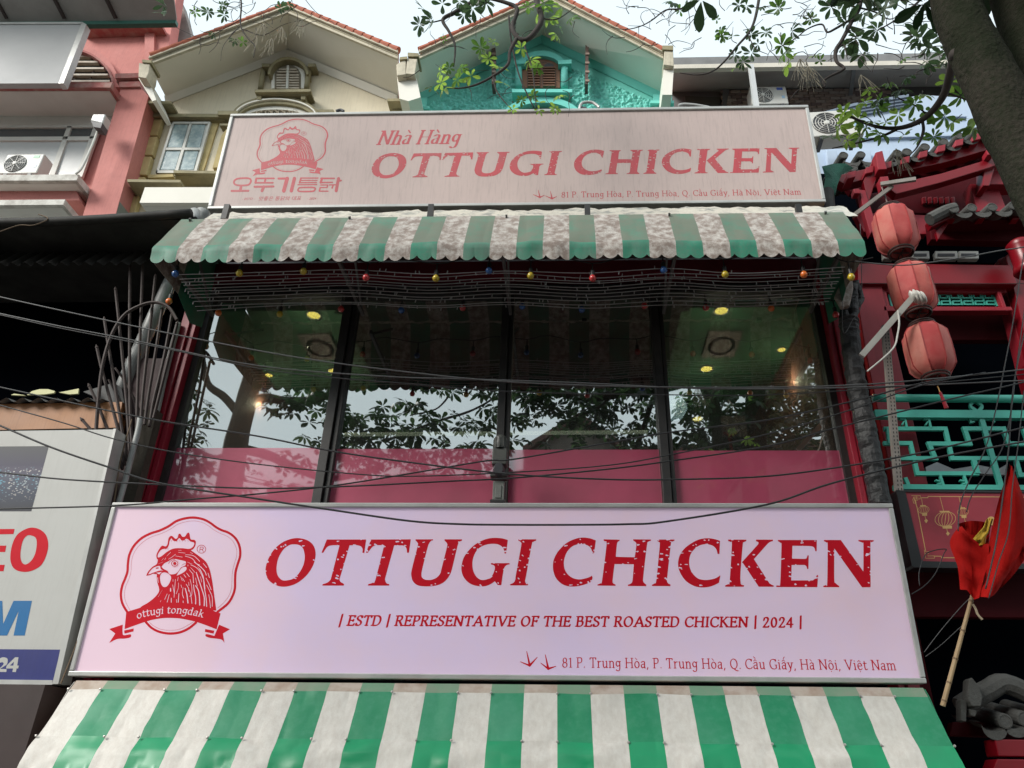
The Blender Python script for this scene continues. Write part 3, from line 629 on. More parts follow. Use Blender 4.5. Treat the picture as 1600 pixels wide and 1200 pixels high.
# lower panel: rosy lightbox vinyl, bluish glow of its LEDs painted into the colour
m = mat('vinyl_pink', (.76,.56,.64), .32, dirt=(.66,.56,.8), amt=.7, scale=.55, lo=.4, hi=.62, spec=.25, emit=(.8,.62,.86), es=.045)
S1, b1 = signboard('signboard', P1, None, 'large clean pink signboard above the lower green awning', 'signboard', m, .042, .18, [(176,788),(1393,785),(1447,1068),(108,1057)])
m2 = mat('vinyl_grimy', (.54,.43,.4), .5, dirt=(.44,.35,.33), amt=.6, scale=.7, streak=.34, spec=.25, fine=.1)
S2, b2 = signboard('signboard', P2, None, 'upper grimy beige signboard with Korean lettering over the mossy awning', 'signboard', m2, .04, .16, [(362,179),(1263,166),(1290,320),(325,325)])
def put(fld, PL, tf, name, mt, parent, lift=.0009, stuff=False):
    mb = fld.mesh(lambda V: PL.w(tf(V), lift))
    o = mb.build(name, mt, parent)
    if stuff: o['kind'] = 'stuff'
    return o
L1 = lambda V: P1.loc(V)
# where the same artwork sits on the upper board: matched on the letter row and on the emblem
A = P1.loc([(415,880),(1362,880),(700,917),(700,843)]); Bp = P2.loc([(580,262),(1246,252),(900,274.5),(900,236)])
su = (Bp[1,0]-Bp[0,0])/(A[1,0]-A[0,0]); sv = (Bp[3,1]-Bp[2,1])/(A[3,1]-A[2,1])
def L2(V):
    q = P1.loc(V); return np.stack([Bp[0,0]+(q[:,0]-A[0,0])*su, Bp[2,1]+(q[:,1]-A[2,1])*sv], 1)
A2 = P1.loc([(187,900),(377,900),(280,808),(280,992)]); B2 = P2.loc([(397,240),(511.5,240),(455,186),(455,269)])
su2 = (B2[1,0]-B2[0,0])/(A2[1,0]-A2[0,0]); sv2 = (B2[2,1]-B2[3,1])/(A2[2,1]-A2[3,1])
def L2e(V):
    q = P1.loc(V); return np.stack([B2[0,0]+(q[:,0]-A2[0,0])*su2, B2[3,1]+(q[:,1]-A2[3,1])*sv2], 1)
print('sign scale', su, sv, su2, sv2, b1, b2)
HL = head_letters()
for f in HL:
    put(f, P1, L1, 'letter', RED1, S1); put(f, P2, L2, 'letter', RED2, S2)
EF = emblem_field()
put(EF, P1, L1, 'rooster_emblem', RED1, S1, stuff=True); put(EF, P2, L2e, 'rooster_emblem', RED2, S2, stuff=True)
def line_text(s, PL, pxa, pxb, cap_px, parent, mt, name='small_lettering', lift=.0009, **kw):
    """set a line from pixel pxa to pxb (baseline ends) on the board"""
    q = PL.loc([pxa, pxb, (pxa[0], pxa[1]-cap_px)]); wd = text_width(s, kw.get('track', 0))
    cap = q[2,1]-q[0,1]; kx = (q[1,0]-q[0,0])/wd; ky = (q[1,1]-q[0,1])/wd
    f = Field(q[0,0]-cap, min(q[0,1], q[1,1])-cap*.6, q[1,0]+cap, max(q[0,1], q[1,1])+cap*1.6, cap/26)
    draw_text(f, s, lambda x, y: (q[0,0]+x*kx, q[0,1]+x*ky+y*cap), cap, **kw)
    return put(f, PL, lambda V: V, name, mt, parent, lift, True)
line_text('| ESTD | REPRESENTATIVE OF THE BEST ROASTED CHICKEN | 2024 |', P1, (528,977), (1255,980), 15, S1, RED1, thick=.235, thin=.52, slant=.12, track=.07)
line_text('81 P. Trung Hòa, P. Trung Hòa, Q. Cầu Giấy, Hà Nội, Việt Nam', P1, (878,1042.5), (1402,1047), 15, S1, RED1, thick=.12, thin=.6, track=.05)
line_text('81 P. Trung Hòa, P. Trung Hòa, Q. Cầu Giấy, Hà Nội, Việt Nam', P2, (877,308.5), (1253,304), 8.5, S2, RED2, thick=.12, thin=.6, track=.05)
line_text('Nhà Hàng', P2, (588,226), (718,224), 21, S2, RED2, thick=.15, thin=.2, slant=.26, nibang=8, track=.05)
for (pts, tf, PL, par, mt) in (((838,1018,844,1038,'a'), L1, P1, S1, RED1),):
    f = Field(806, 1012, 872, 1052, .3)
    for dx, dy in ((0, 0), (29, 5)):
        f.stroke([(823+dx,1018+dy),(827.5+dx,1039+dy)], (.5, 1.7), smooth=False); f.stroke([(813+dx+(3 if dx else 0),1034+dy+(-3 if dx else 0)),(827.5+dx,1040+dy)], (.5, 1.5), smooth=False); f.stroke([(839.5+dx,1027+dy+(9 if dx else 0)),(827.5+dx,1040+dy)], (.5, 1.8), smooth=False)
    put(f, P1, L1, 'bird_track', RED1, S1, stuff=True)
    f2 = Field(826, 294, 874, 316, .25)
    for dx, dy in ((0, 0), (19, 2)):
        f2.stroke([(841+dx,297+dy),(843.5+dx,308+dy)], (.3, 1.1), smooth=False); f2.stroke([(833+dx,304+dy),(843.5+dx,308.5+dy)], (.3, 1), smooth=False); f2.stroke([(851+dx,305+dy),(843.5+dx,308.5+dy)], (.3, 1.1), smooth=False)
    put(f2, P2, lambda V: P2.loc(V), 'bird_track', RED2, S2, stuff=True)
for f in korean_fields(): put(f, P2, lambda V: P2.loc(V), 'letter', RED2, S2)
def font_line(s, PL, pxa, pxb, cap_px, parent, mt, shear=.15):
    c = bpy.data.curves.new('small_lettering', 'FONT'); c.body = s; c.shear = shear
    o = bpy.data.objects.new('tmp', c); COL.objects.link(o); bpy.context.view_layer.update()
    me = bpy.data.meshes.new_from_object(o.evaluated_get(bpy.context.evaluated_depsgraph_get()))
    V = np.array([v.co[:2] for v in me.vertices]); bpy.data.objects.remove(o)
    q = PL.loc([pxa, pxb, (pxa[0], pxa[1]-cap_px)]); x0, x1 = V[:,0].min(), V[:,0].max(); y0, y1 = V[:,1].min(), V[:,1].max()
    uv = np.stack([q[0,0]+(V[:,0]-x0)/(x1-x0)*(q[1,0]-q[0,0]), q[0,1]+(q[1,1]-q[0,1])*(V[:,0]-x0)/(x1-x0)+(V[:,1]-y0)/(y1-y0)*(q[2,1]-q[0,1])], 1)
    W = PL.w(uv, .0009)
    for v, p in zip(me.vertices, W): v.co = p
    me.materials.clear(); me.materials.append(mt)
    ob = bpy.data.objects.new('small_lettering', me); COL.objects.link(ob); ob.parent = parent; ob.matrix_parent_inverse = Matrix.Translation(-Vector(ORG[parent.name])); ob['kind'] = 'stuff'
    return ob
font_line('맛좋은 통닭의 대표', P2, (404,313.5), (470,313), 6.5, S2, RED2)
font_line('- ESTD -', P2, (378,312.5), (398,312), 3.2, S2, RED2); font_line('- 2024 -', P2, (480,312), (497,311.6), 3.2, S2, RED2)

# ================================================================ awnings
GREEN1 = mat('awning_green', (.008,.215,.095), .5, dirt=(.08,.3,.19), amt=.45, scale=1.5, fine=.25, spec=.45)
WHITE1 = mat('awning_white', (.64,.62,.57), .55, dirt=(.44,.39,.34), amt=.5, scale=26, fine=.5, lo=.35, hi=.7, stretch=(1,1,.35), bump=.1, bscale=60)
GREEN2 = mat('awning_green_grimy', (.05,.21,.14), .7, dirt=(.13,.15,.11), amt=.95, scale=4, fine=.7, lo=.22, hi=.56)
WHITE2 = mat('awning_white_grimy', (.56,.53,.49), .7, dirt=(.17,.12,.095), amt=.85, scale=13, fine=.8, lo=.36, hi=.6, streak=.2)
GREEN2V = mat('awning_green_valance', (.02,.2,.12), .55, dirt=(.08,.15,.11), amt=.9, scale=3, fine=.6, streak=.3)
GREEN1V = mat('awning_green_valance_clean', (.004,.27,.11), .36, dirt=(.01,.2,.09), amt=.4, scale=2, spec=.55)
GREEN1T = mat('awning_green_dusty', (.13,.26,.16), .7, dirt=(.24,.25,.19), amt=.7, scale=3)
WHITE1T = mat('awning_white_dusty', (.42,.36,.3), .7, dirt=(.28,.2,.14), amt=.85, scale=7)
from mathutils import noise as mnoise
def awning(o, xa, xb, prof, n, first_green, mats, scallop, wr=.012, flare=None):
    """prof: rows of (Y, Z, seam id); one strip of cloth per colour band, from x=xa to xb; mats: (name, green, white, row range)"""
    wdt = (xb-xa)/n; K = 26
    for i in range(n):
        grn = (i % 2 == 0) == first_green
        for (nm, mg, mw, r0, r1) in mats:
            rows = []
            for (Y, Z, bot) in prof[r0:r1+1]:
                row = []
                for k in range(K+1):
                    x = xa+wdt*(i+k/K); s = (Z-prof[-1][1])
                    q = mnoise.noise(Vector((x*1.7, Z*5, 1)))*wr*1.6 + mnoise.noise(Vector((x*5, Z*9, 4)))*wr
                    dz = (-abs(math.sin((x-xa)/scallop*math.pi))**.6*(.06+.012*mnoise.noise(Vector((math.floor((x-xa)/scallop)*3.7, 2, 0))))+.025+.02*mnoise.noise(Vector((x*1.1, 5, 0)))) if bot == 2 and scallop else 0
                    if bot == 1: dz += .010*mnoise.noise(Vector((x*2.3, 0, 9)))
                    fx = flare((x-xa)/(xb-xa), s) if flare else 0
                    row.append((x+fx, Y-abs(q)*(1 if bot != 3 else 0), Z+dz))
                rows.append(row)
            MB().grid(rows).build(nm, mg if grn else mw, o, smooth=True)
def lerp_prof(pts, per):
    out = []
    for k in range(len(pts)-1):
        (Y0, Z0, a), (Y1, Z1, b) = pts[k], pts[k+1]
        for j in range(per): t = j/per; out.append((Y0+(Y1-Y0)*t, Z0+(Z1-Z0)*t, a if j == 0 else 0))
    out.append(pts[-1]); return out
# upper awning
zt = PY(800, 337, 6.15).z; zf = PY(800, 379, 5.87).z; zb = PY(800, 402, 5.86).z
xa, xb = PY(236, 400, 5.86).x, PY(1354, 395, 5.86).x
AW2 = thing('awning', ((xa+xb)/2, 6.5, zb), 'mossy green and white striped awning with scalloped edge below the upper signboard', 'awning')
prof = [(7.05, zt+.12, 3), (6.6, zt+.08, 0)] + lerp_prof([(6.15, zt, 3), (5.87, zf, 1)], 4) + [(5.85, zf-.05, 0), (5.853, (zf+zb)/2, 0), (5.86, zb, 2)]
nrow = len(prof)-1
awning(AW2, xa, xb, prof, 27, True, (('fabric_strip', GREEN2, WHITE2, 0, nrow-3), ('valance_strip', GREEN2V, WHITE2, nrow-3, nrow)), (xb-xa)/50, .022)
# side cheeks, each of two cloth bands
for x, s in ((xa+.004, 1), (xb-.004, -1)):
    MB().prism([(x, 5.87, zb+.02), (x, 5.88, zf), (x, 6.15, zt), (x, 6.45, zt+.02), (x, 6.45, zb+.02)], (.004*s, 0, 0)).build('side_cheek', WHITE2, AW2)
    MB().prism([(x, 6.45, zb+.02), (x, 6.45, zt+.02), (x, 7.05, zt+.1), (x, 7.05, zb-.02), (x, 6.8, zb-.12)], (.004*s, 0, 0)).build('side_cheek', GREEN2V, AW2)
STEEL = mat('galvanised', (.16,.16,.155), .45, amt=.5, scale=5, metal=.4)
for px in (300, 548, 792, 1046, 1290):
    x = PY(px, 455, 6.5).x
    m = MB().bar((x, 5.92, zb+.1), (x, 7.02, zb+.12), .03, .05).bar((x, 6.1, zt-.03), (x, 7.0, zb+.1), .02, .03)
    m.build('support_arm', STEEL, AW2)
m = MB().tube([(xa+.02, 5.9, zb+.13), (xb-.02, 5.9, zb+.13)], .02); m.build('front_bar', STEEL, AW2)
# lower awning
zt1 = PY(780, 1069, 6.47).z; z2_ = PY(780, 1083, 6.42).z; z3_ = PY(780, 1158, 6.24).z; z4_ = z3_-.26
xa1 = (PY(100, 1064, 6.47).x+PY(54, 1200, 6.15).x)/2; xb1 = (PY(1450, 1075, 6.47).x + PY(1497, 1200, 6.15).x)/2
AW1 = thing('awning', ((xa1+xb1)/2, 6.5, z4_), 'clean bright green and white striped awning along the bottom of the photo', 'awning')
prof = [(6.9, zt1+.02, 3), (6.47, zt1, 3), (6.42, z2_, 1)] + lerp_prof([(6.42, z2_, 1), (6.24, z3_, 1)], 5)[1:] + lerp_prof([(6.24, z3_, 1), (6.17, z3_-.10, 0), (6.12, z4_, 2)], 4)[1:]
fl = lambda t, s: (t-.5)*2*(.035-.05*min(1, s/.6))
awning(AW1, xa1, xb1, prof, 26, False, (('fabric_strip', GREEN1T, WHITE1T, 0, 2), ('fabric_strip', GREEN1, WHITE1, 2, 7), ('valance_strip', GREEN1V, WHITE1, 7, len(prof)-1)), (xb1-xa1)/54, .02, fl)
for x, s, mt in ((xa1, 1, WHITE1), (xb1, -1, GREEN1)):
    MB().prism([(x, 6.9, zt1), (x, 6.47, zt1-.01), (x, 6.42, z2_), (x, 6.24, z3_), (x, 6.14, z4_), (x, 6.9, z4_)], (.004*s, 0, 0)).build('side_cheek', mt, AW1)
SCREW = mat('screw', (.5,.48,.45), .4, metal=.6)
for i in range(27):
    x = xa1+(xb1-xa1)/26*i
    for (Y, Z) in ((6.415, z2_+.0), (6.23, z3_+.0)):
        if (i*7+int(Y*10)) % 3 == 0: continue
        f_ = fl(i/26, Z-z4_)
        MB().lathe([(0,.006),(.009,.004),(.011,-.002)], 8).xf(Matrix.Translation((x+f_, Y-.02, Z))@Matrix.Rotation(R(90),4,'X')).build('screw', SCREW, AW1)
MB().box((xa1, 6.5, z4_-.05), (xb1, 6.56, z4_+.02)).build('frame_bar', STEEL, AW1)
# clear plastic sheet between upper awning and board
pm = mat('plastic_film', (.56,.53,.45), .3, dirt=(.24,.25,.23), amt=.9, scale=9, bump=1, bscale=11, spec=.5, lo=.5, hi=.62, stretch=(.6,1,1.4))
rows = []
for j in range(5):
    rows.append([(PY(318,330,6.3).x+(PY(1332,330,6.3).x-PY(318,330,6.3).x)*k/160, 6.2+.3*j/4+.03*mnoise.noise(Vector((k*.33, j*.9, 0)))+.02*mnoise.noise(Vector((k*.9, j, 3))), PY(800,343,6.2).z+(PY(800,328,6.5).z-PY(800,343,6.2).z)*j/4+.02*mnoise.noise(Vector((k*.6, j*1.4, 7)))) for k in range(161)])
tag(MB().grid(rows).build('plastic_sheet', pm, smooth=True), 'crumpled cream plastic sheet tucked between the mossy awning and the beige signboard', 'plastic sheet')
for px in (351, 672, 918, 1250):
    p = PY(px, 332, 6.2); tag(MB().box(p+Vector((-.03,0,-.08)), p+Vector((.03,.05,.12))).build('sign_bracket', MULL), {351:'small dark bracket over the left end of the mossy awning',672:'small dark bracket under the beige signboard, second from left',918:'small dark bracket under the beige signboard, third from left',1250:'small dark bracket under the right end of the beige signboard'}[px], 'bracket', 'brackets under the beige signboard')

# ================================================================ bulbs and fairy lights under the awning
SOCK = mat('socket_black', (.015,.015,.015), .5, amt=0)
BC = {'b': mat('bulb_blue', (.02,.1,.32), .25, amt=0, coat=.5), 'y': mat('bulb_yellow', (.5,.36,.02), .3, amt=0, coat=.5), 'r': mat('bulb_red', (.5,.03,.03), .3, amt=0, coat=.5), 'o': mat('bulb_orange', (.75,.16,.02), .3, amt=0, coat=.5)}
def bulb_row(lst, Y, lab):
    o = thing('bulb_string', PY(lst[0][0], lst[0][1], Y), lab, 'string lights'); cp = []
    for (px, py, c) in lst:
        p = PY(px, py, Y); r = .036
        g_ = MB().lathe([(0,-r),(r*.7,-r*.72),(r,0),(r*.75,r*.66),(r*.4,r*1.1)], 14, p).build('bulb', BC[c], o, smooth=True)
        s_ = MB().lathe([(r*.55,r*.9),(r*.6,r*2.4),(r*.2,r*2.9),(.006,r*5)], 10, p).build('socket', SOCK, None)
        s_.parent = g_; s_.matrix_parent_inverse = Matrix.Translation(-Vector(ORG[o.name]))@Matrix.Identity(4)
        s_.matrix_parent_inverse = Matrix.Identity(4)
        cp += [p+Vector((0,0,r*5)), p+Vector((.25,0,r*6.5))]
    MB().tube(catmull(cp, 3), .006, 5).build('cord', SOCK, o)
bulb_row([(274,428,'b'),(374,427,'y'),(474,424,'y'),(572,434,'r'),(681,435,'y'),(764,423,'b'),(829,431,'y'),(926,435,'r'),(1037,422,'b'),(1133,429,'y'),(1256,429,'o'),(1330,433,'y')], 5.97, 'front string of coloured bulbs hanging just under the scalloped awning edge')
bulb_row([(264,471,'o'),(341,489,'o'),(437,491,'y'),(533,483,'r'),(627,485,'b'),(723,481,'r'),(816,479,'b'),(909,484,'b'),(1007,478,'r'),(1103,481,'r'),(1205,482,'o'),(1306,492,'r')], 6.72, 'rear string of coloured bulbs hanging in front of the window glass')
FW = mat('fairy_wire', (.5,.5,.5), .5, amt=.2)
o = thing('fairy_light_curtain', PY(800, 450, 6.4), 'rows of thin grey fairy light wires strung beneath the mossy awning', 'fairy lights')
rnd = random.Random(3)
anch = [(278, 0), (420, 5), (548, 2), (670, 8), (790, 3), (920, 8), (1045, 1), (1160, 6), (1320, -2)]
for k in range(11):
    yy = 420+k*5.1 + (3 if k > 8 else 0); Y = 6.0+.062*k; pts = []
    for (ax, sg) in anch:
        xx = ax+(0 if ax > 300 else k*3) - (k*2.5 if ax > 1300 else 0)
        pts.append(PY(xx, yy+sg+rnd.uniform(-1.6, 1.6)+(10 if ax < 300 else 0), Y))
    C = catmull(pts, 6); m = MB().tube(C, .0042, 4)
    for j in range(26):
        c = C[rnd.randrange(len(C)-1)]; c = c.lerp(C[min(len(C)-1, C.index(c)+1)], rnd.random()); m.tube([c, c+Vector((rnd.uniform(-.008,.008), 0, rnd.choice((-1, -1, 1))*.035))], .006, 4)
    m.build('wire', FW, o)

# ================================================================ awning motor standing on the lower sign
c = PY(778, 783, 6.75); mo = thing('awning_motor', c, 'grey geared awning motor standing on top of the lower signboard', 'motor')
MC = mat('motor_grey', (.06,.062,.055), .5, amt=.4, scale=8)
MB().box(c+Vector((-.1,-.04,-.02)), c+Vector((.1,.1,.005))).build('base', MULL, mo)
MB().box(c+Vector((-.075,-.0,.005)), c+Vector((.075,.06,.21))).box(c+Vector((-.04,-.01,.03)), c+Vector((.04,.0,.16))).build('bracket', mat('motor_pale', (.15,.155,.14), .5, amt=.4), mo, bevel=.006)
MB().lathe([(.0,-.05),(.07,-.05),(.08,.03),(.06,.08),(0,.08)], 14).xf(Matrix.Translation(c+Vector((0,-.02,.31)))@Matrix.Rotation(R(90),4,'X')).build('gearbox', mat('motor_dark', (.03,.03,.035), .45), mo)
m = MB().box(c+Vector((-.115,-.06,.24)), c+Vector((.115,.1,.28))).box(c+Vector((-.1,-.05,.37)), c+Vector((.1,.09,.55)))
m.build('housing', MC, mo, bevel=.015)
m = MB().lathe([(.092,0),(.098,.05),(.09,.12),(.06,.15),(0,.155)], 18, c+Vector((0,.02,.55)))
for k in range(12): a = k*math.pi/6; m.bar(c+Vector((math.cos(a)*.095,.02+math.sin(a)*.095,.56)), c+Vector((math.cos(a)*.092,.02+math.sin(a)*.092,.66)), .012, .012)
m.build('fan_cowl', MC, mo)
mo.scale = (.72, .85, .96)
# ================================================================ left neighbour: dark open upper floor over a shop sign
BLACKV = mat('unlit_void', (.002,.0025,.004), 1, amt=.2, spec=0)  # dark of the open floor put into a near-black colour
TIN = mat('dark_tin', (.05,.048,.045), .6, dirt=(.015,.014,.013), amt=.6, scale=3, spec=.1)
ORANGE = mat('orange_fascia', (.36,.16,.06), .55, dirt=(.2,.08,.03), amt=.5, scale=1.5, streak=.4)
lb = thing('left_building', (-6.5, 7.5, .14), 'dark open upper floor under a tin canopy left of the striped awnings', 'building')
xr = PY(262, 560, 7.4).x
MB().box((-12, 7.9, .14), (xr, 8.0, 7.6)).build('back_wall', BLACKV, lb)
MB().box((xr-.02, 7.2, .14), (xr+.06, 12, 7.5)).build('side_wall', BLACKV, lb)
ct = [PY(x, y, 6.3) for x, y in ((-160,352),(0,345),(110,342),(300,330))]
zc = ct[2].z
# flat canopy with a drooping front pipe and corrugated valance further in
MB().box((-12, 6.34, zc+.0), (PY(305,331,6.3).x, 8.2, zc+.05)).build('canopy_roof', TIN, lb)
MB().tube(catmull([p+Vector((0,0,-.03)) for p in ct], 4), .05, 8).build('canopy_edge_pipe', TIN, lb, smooth=True)
zv = PY(100, 414, 6.7).z
def corrugated(x0, x1, Y0, Z0, Y1, Z1, pitch, amp, mt, name, parent, thick=.004):
    n = int((x1-x0)/pitch*8); rows = []
    for (Y, Z) in ((Y0, Z0), ((Y0+Y1)/2, (Z0+Z1)/2), (Y1, Z1)):
        d = Vector((0, Y1-Y0, Z1-Z0)).normalized(); nn = Vector((0, -d.z, d.y))
        rows.append([tuple(Vector((x0+(x1-x0)*k/n, Y, Z))+nn*amp*math.sin(2*math.pi*(x0+(x1-x0)*k/n)/pitch)) for k in range(n+1)])
    return MB().grid(rows).build(name, mt, parent, smooth=True)
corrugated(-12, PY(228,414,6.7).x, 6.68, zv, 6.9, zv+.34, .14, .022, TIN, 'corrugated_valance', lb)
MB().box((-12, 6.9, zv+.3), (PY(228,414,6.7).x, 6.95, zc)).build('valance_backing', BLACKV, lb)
# low corrugated roof with leaves, orange fascia
zr = PY(80, 628, 6.75).z; zr2 = PY(80, 606, 7.3).z
ROOF = mat('grey_fibre_sheet', (.14,.14,.14), .8, dirt=(.06,.06,.055), amt=.5, scale=3)
corrugated(-12, PY(172,615,6.8).x, 6.7, zr, 7.4, zr+.16, .17, .022, ROOF, 'corrugated_roof', lb)
m = MB(); m.prism([PY(x, y, 6.86) for x, y in ((130,612),(150,606),(178,598),(190,606),(196,640),(230,650),(285,660),(188,668))][:5], (0,.03,0)); m.build('roof_flap', ROOF, lb)
m = face_px([(-160,634),(191,628),(184,668),(-160,675)], 6.78, .12); m.build('orange_fascia', ORANGE, lb)
face_px([(-160,676),(184,669),(183,674),(-160,682)], 6.79, .1).build('fascia_edge', TIN, lb)
DIRTW = mat('brown_column', (.085,.045,.045), .65, dirt=(.02,.015,.015), amt=.6, scale=2, streak=.3)
m = face_px([(196,560),(262,560),(176,830),(120,1075),(92,1075),(170,740),(178,690)], 6.95, .25); m.build('side_column', DIRTW, lb)
m = face_px([(216,640),(246,640),(205,800),(182,800)], 6.9, .12); m.build('rough_pier', mat('old_timber', (.07,.06,.045), .9, amt=.6, scale=6, stretch=(1,1,.1), bump=.5), lb)
# leaves on the sheet roof
LEAFY = mat('fallen_leaf_yellow', (.6,.58,.3), .6, amt=.2)
for (pts, lab) in ((((42,617),(50,611),(62,608),(75,608),(86,611),(84,614),(70,616)), 'large pale yellow fallen leaf on the sheet roof over the orange fascia'),
                   (((92,613),(103,611),(113,609),(123,607),(122,615),(108,616)), 'smaller curled yellow leaf on the sheet roof, nearer the bent bars'),
                   (((17,617),(22,615),(36,617),(40,618)), 'small grey scrap on the sheet roof left of the yellow leaves')):
    tag(face_px(pts, 6.9, .02).build('fallen_leaf', LEAFY), lab, 'leaf')
# shop sign with a night photograph
SIGNW = mat('sign_white_dusty', (.5,.5,.475), .5, dirt=(.38,.37,.34), amt=.4, scale=1.2, streak=.1)
ls = thing('shop_sign', PY(40, 1068, 6.55), 'dusty white shop sign with a night city picture and red, blue letters at left', 'signboard')
PLs = Plane(6.62, PY(60, 1066, 6.62).z, 3.2)
def pl_face(PL, pts, l0, l1, name, mt, parent, bevel=0):
    L = PL.loc(pts); return MB().prism([PL.pt(a, b, l1) for a, b in L], -(l1-l0)*PL.n).build(name, mt, parent, bevel=bevel)
pl_face(PLs, [(-170,676),(177,671),(86,1066),(-170,1066)], -.16, 0, 'panel', SIGNW, ls)
pl_face(PLs, [(179,671),(183,671),(93,1069),(84,1069)], -.16, .02, 'frame_rail', FRAME, ls)
pl_face(PLs, [(-170,1060),(84,1063),(84,1070),(-170,1070)], -.16, .02, 'frame_rail', FRAME, ls)
pl_face(PLs, [(-170,1013),(94,1015),(84,1063),(-170,1061)], 0, .0006, 'blue_band', mat('sign_blue', (.018,.025,.17), .45, amt=.3, streak=.2), ls)
# night picture: sky, lit city, dark water built as a node material
pm_ = bpy.data.materials.new('night_city_print'); pm_.use_nodes = True; t = pm_.node_tree; N = t.nodes; L_ = t.links; b = N['Principled BSDF']; b.inputs['Roughness'].default_value = .4
tc = N.new('ShaderNodeTexCoord'); sx = N.new('ShaderNodeSeparateXYZ'); L_.new(tc.outputs['Object'], sx.inputs[0])
pz = PLs.w(PLs.loc([(40,697),(40,730),(40,770),(40,798)]))[:,2]
mr = N.new('ShaderNodeMapRange'); mr.inputs['From Min'].default_value = pz[3]; mr.inputs['From Max'].default_value = pz[0]; L_.new(sx.outputs['Z'], mr.inputs['Value'])
cr = N.new('ShaderNodeValToRGB'); L_.new(mr.outputs[0], cr.inputs[0]); e = cr.color_ramp.elements
e[0].position = 0; e[0].color = (.012,.012,.02,1); e[1].position = 1; e[1].color = (.03,.032,.035,1)
for p_, c_ in ((.25,(.02,.03,.06,1)),(.5,(.05,.06,.1,1)),(.62,(.06,.05,.09,1)),(.7,(.03,.025,.06,1))): x = e.new(p_); x.color = c_
vo = N.new('ShaderNodeTexVoronoi'); vo.inputs['Scale'].default_value = 34; vm = N.new('ShaderNodeMapping'); vm.inputs['Scale'].default_value = (1,1,1.6); L_.new(tc.outputs['Object'], vm.inputs[0]); L_.new(vm.outputs[0], vo.inputs['Vector'])
lt = N.new('ShaderNodeMath'); lt.operation = 'LESS_THAN'; lt.inputs[1].default_value = .32; L_.new(vo.outputs['Distance'], lt.inputs[0])
bd = N.new('ShaderNodeValToRGB'); L_.new(mr.outputs[0], bd.inputs[0]); q = bd.color_ramp.elements; q[0].position = .12; q[0].color = (0,0,0,1); q[1].position = .68; q[1].color = (0,0,0,1)
for p_, v_ in ((.2,.35),(.45,1),(.6,.9)): x = q.new(p_); x.color = (v_,v_,v_,1)
mu = N.new('ShaderNodeMath'); mu.operation = 'MULTIPLY'; L_.new(lt.outputs[0], mu.inputs[0]); L_.new(bd.outputs[0], mu.inputs[1])
n2 = N.new('ShaderNodeTexNoise'); n2.inputs['Scale'].default_value = 9; L_.new(tc.outputs['Object'], n2.inputs['Vector']); c2 = N.new('ShaderNodeValToRGB'); L_.new(n2.outputs['Fac'], c2.inputs[0])
c2.color_ramp.elements[0].position = .4; c2.color_ramp.elements[0].color = (.1,.3,.4,1); c2.color_ramp.elements[1].position = .6; c2.color_ramp.elements[1].color = (.6,.55,.5,1)
mx = N.new('ShaderNodeMix'); mx.data_type = 'RGBA'; L_.new(mu.outputs[0], mx.inputs['Factor']); L_.new(cr.outputs[0], mx.inputs['A']); L_.new(c2.outputs[0], mx.inputs['B']); L_.new(mx.outputs['Result'], b.inputs['Base Color'])
pl_face(PLs, [(-170,699),(76.5,697),(49,799),(-170,799)], 0, .0006, 'night_picture', pm_, ls)
# E, O, M, 24 traced from the board
Q1 = lambda s: Zs(4, 0, 600, s); Q2 = lambda s: Zs(4, 0, 900, s)
def pl_poly(add, sub, mt, name='letter', lift=.0012, st=.5):
    pts = [p for a in add for p in a]; f = Field(min(p[0] for p in pts)-3, min(p[1] for p in pts)-3, max(p[0] for p in pts)+3, max(p[1] for p in pts)+3, st)
    for a in add: f.poly(a)
    for a in sub: f.poly(a, True)
    mb = f.mesh(lambda V: PLs.w(PLs.loc(V), lift)); return mb.build(name, mt, ls)
BLUEL = mat('letter_blue', (.005,.14,.36), .4, amt=.1)
pl_poly([Q1('180,900 240,905 285,940 302,1000 290,1070 255,1135 190,1170 130,1172 85,1150 65,1095 75,1010 110,940')],
        [Q1('185,945 222,960 230,1000 220,1060 195,1105 160,1128 135,1110 128,1060 140,990 160,955')], RED1)
pl_poly([Q1('-160,908c 92,906c 84,938c -30,940c -36,1010c 40,1010c 32,1050c -50,1050c -62,1130c 30,1130c 22,1170c -190,1172c')], [], RED1)
pl_poly([Q2('-60,155c 15,155c 20,300c 85,155c 200,155c 155,372c 85,372c 118,215c 45,372c -15,372c -25,215c -60,372c -130,372c')], [], BLUEL)
pl_poly([Q2('45,515 20,508 0,515 -30,535c -20,552c 0,542 18,540 22,552 -5,578 -60,598c 40,600c 42,582c 0,580c 40,555 48,535')], [], SIGNW)
pl_poly([Q2('95,508c 116,508c 108,560c 118,560c 114,578c 104,578c 100,600c 78,600c 82,578c 38,578c 42,560c')], [Q2('88,535c 62,560c 84,560c')], SIGNW)
# canopy below the shop sign
m = MB().box((-12, 6.4, 0.9), (PY(92,1080,6.6).x, 6.9, PY(60,1074,6.6).z)); m.build('shutter_box', mat('dark_brown_box', (.03,.014,.012), .6, amt=.5), lb)

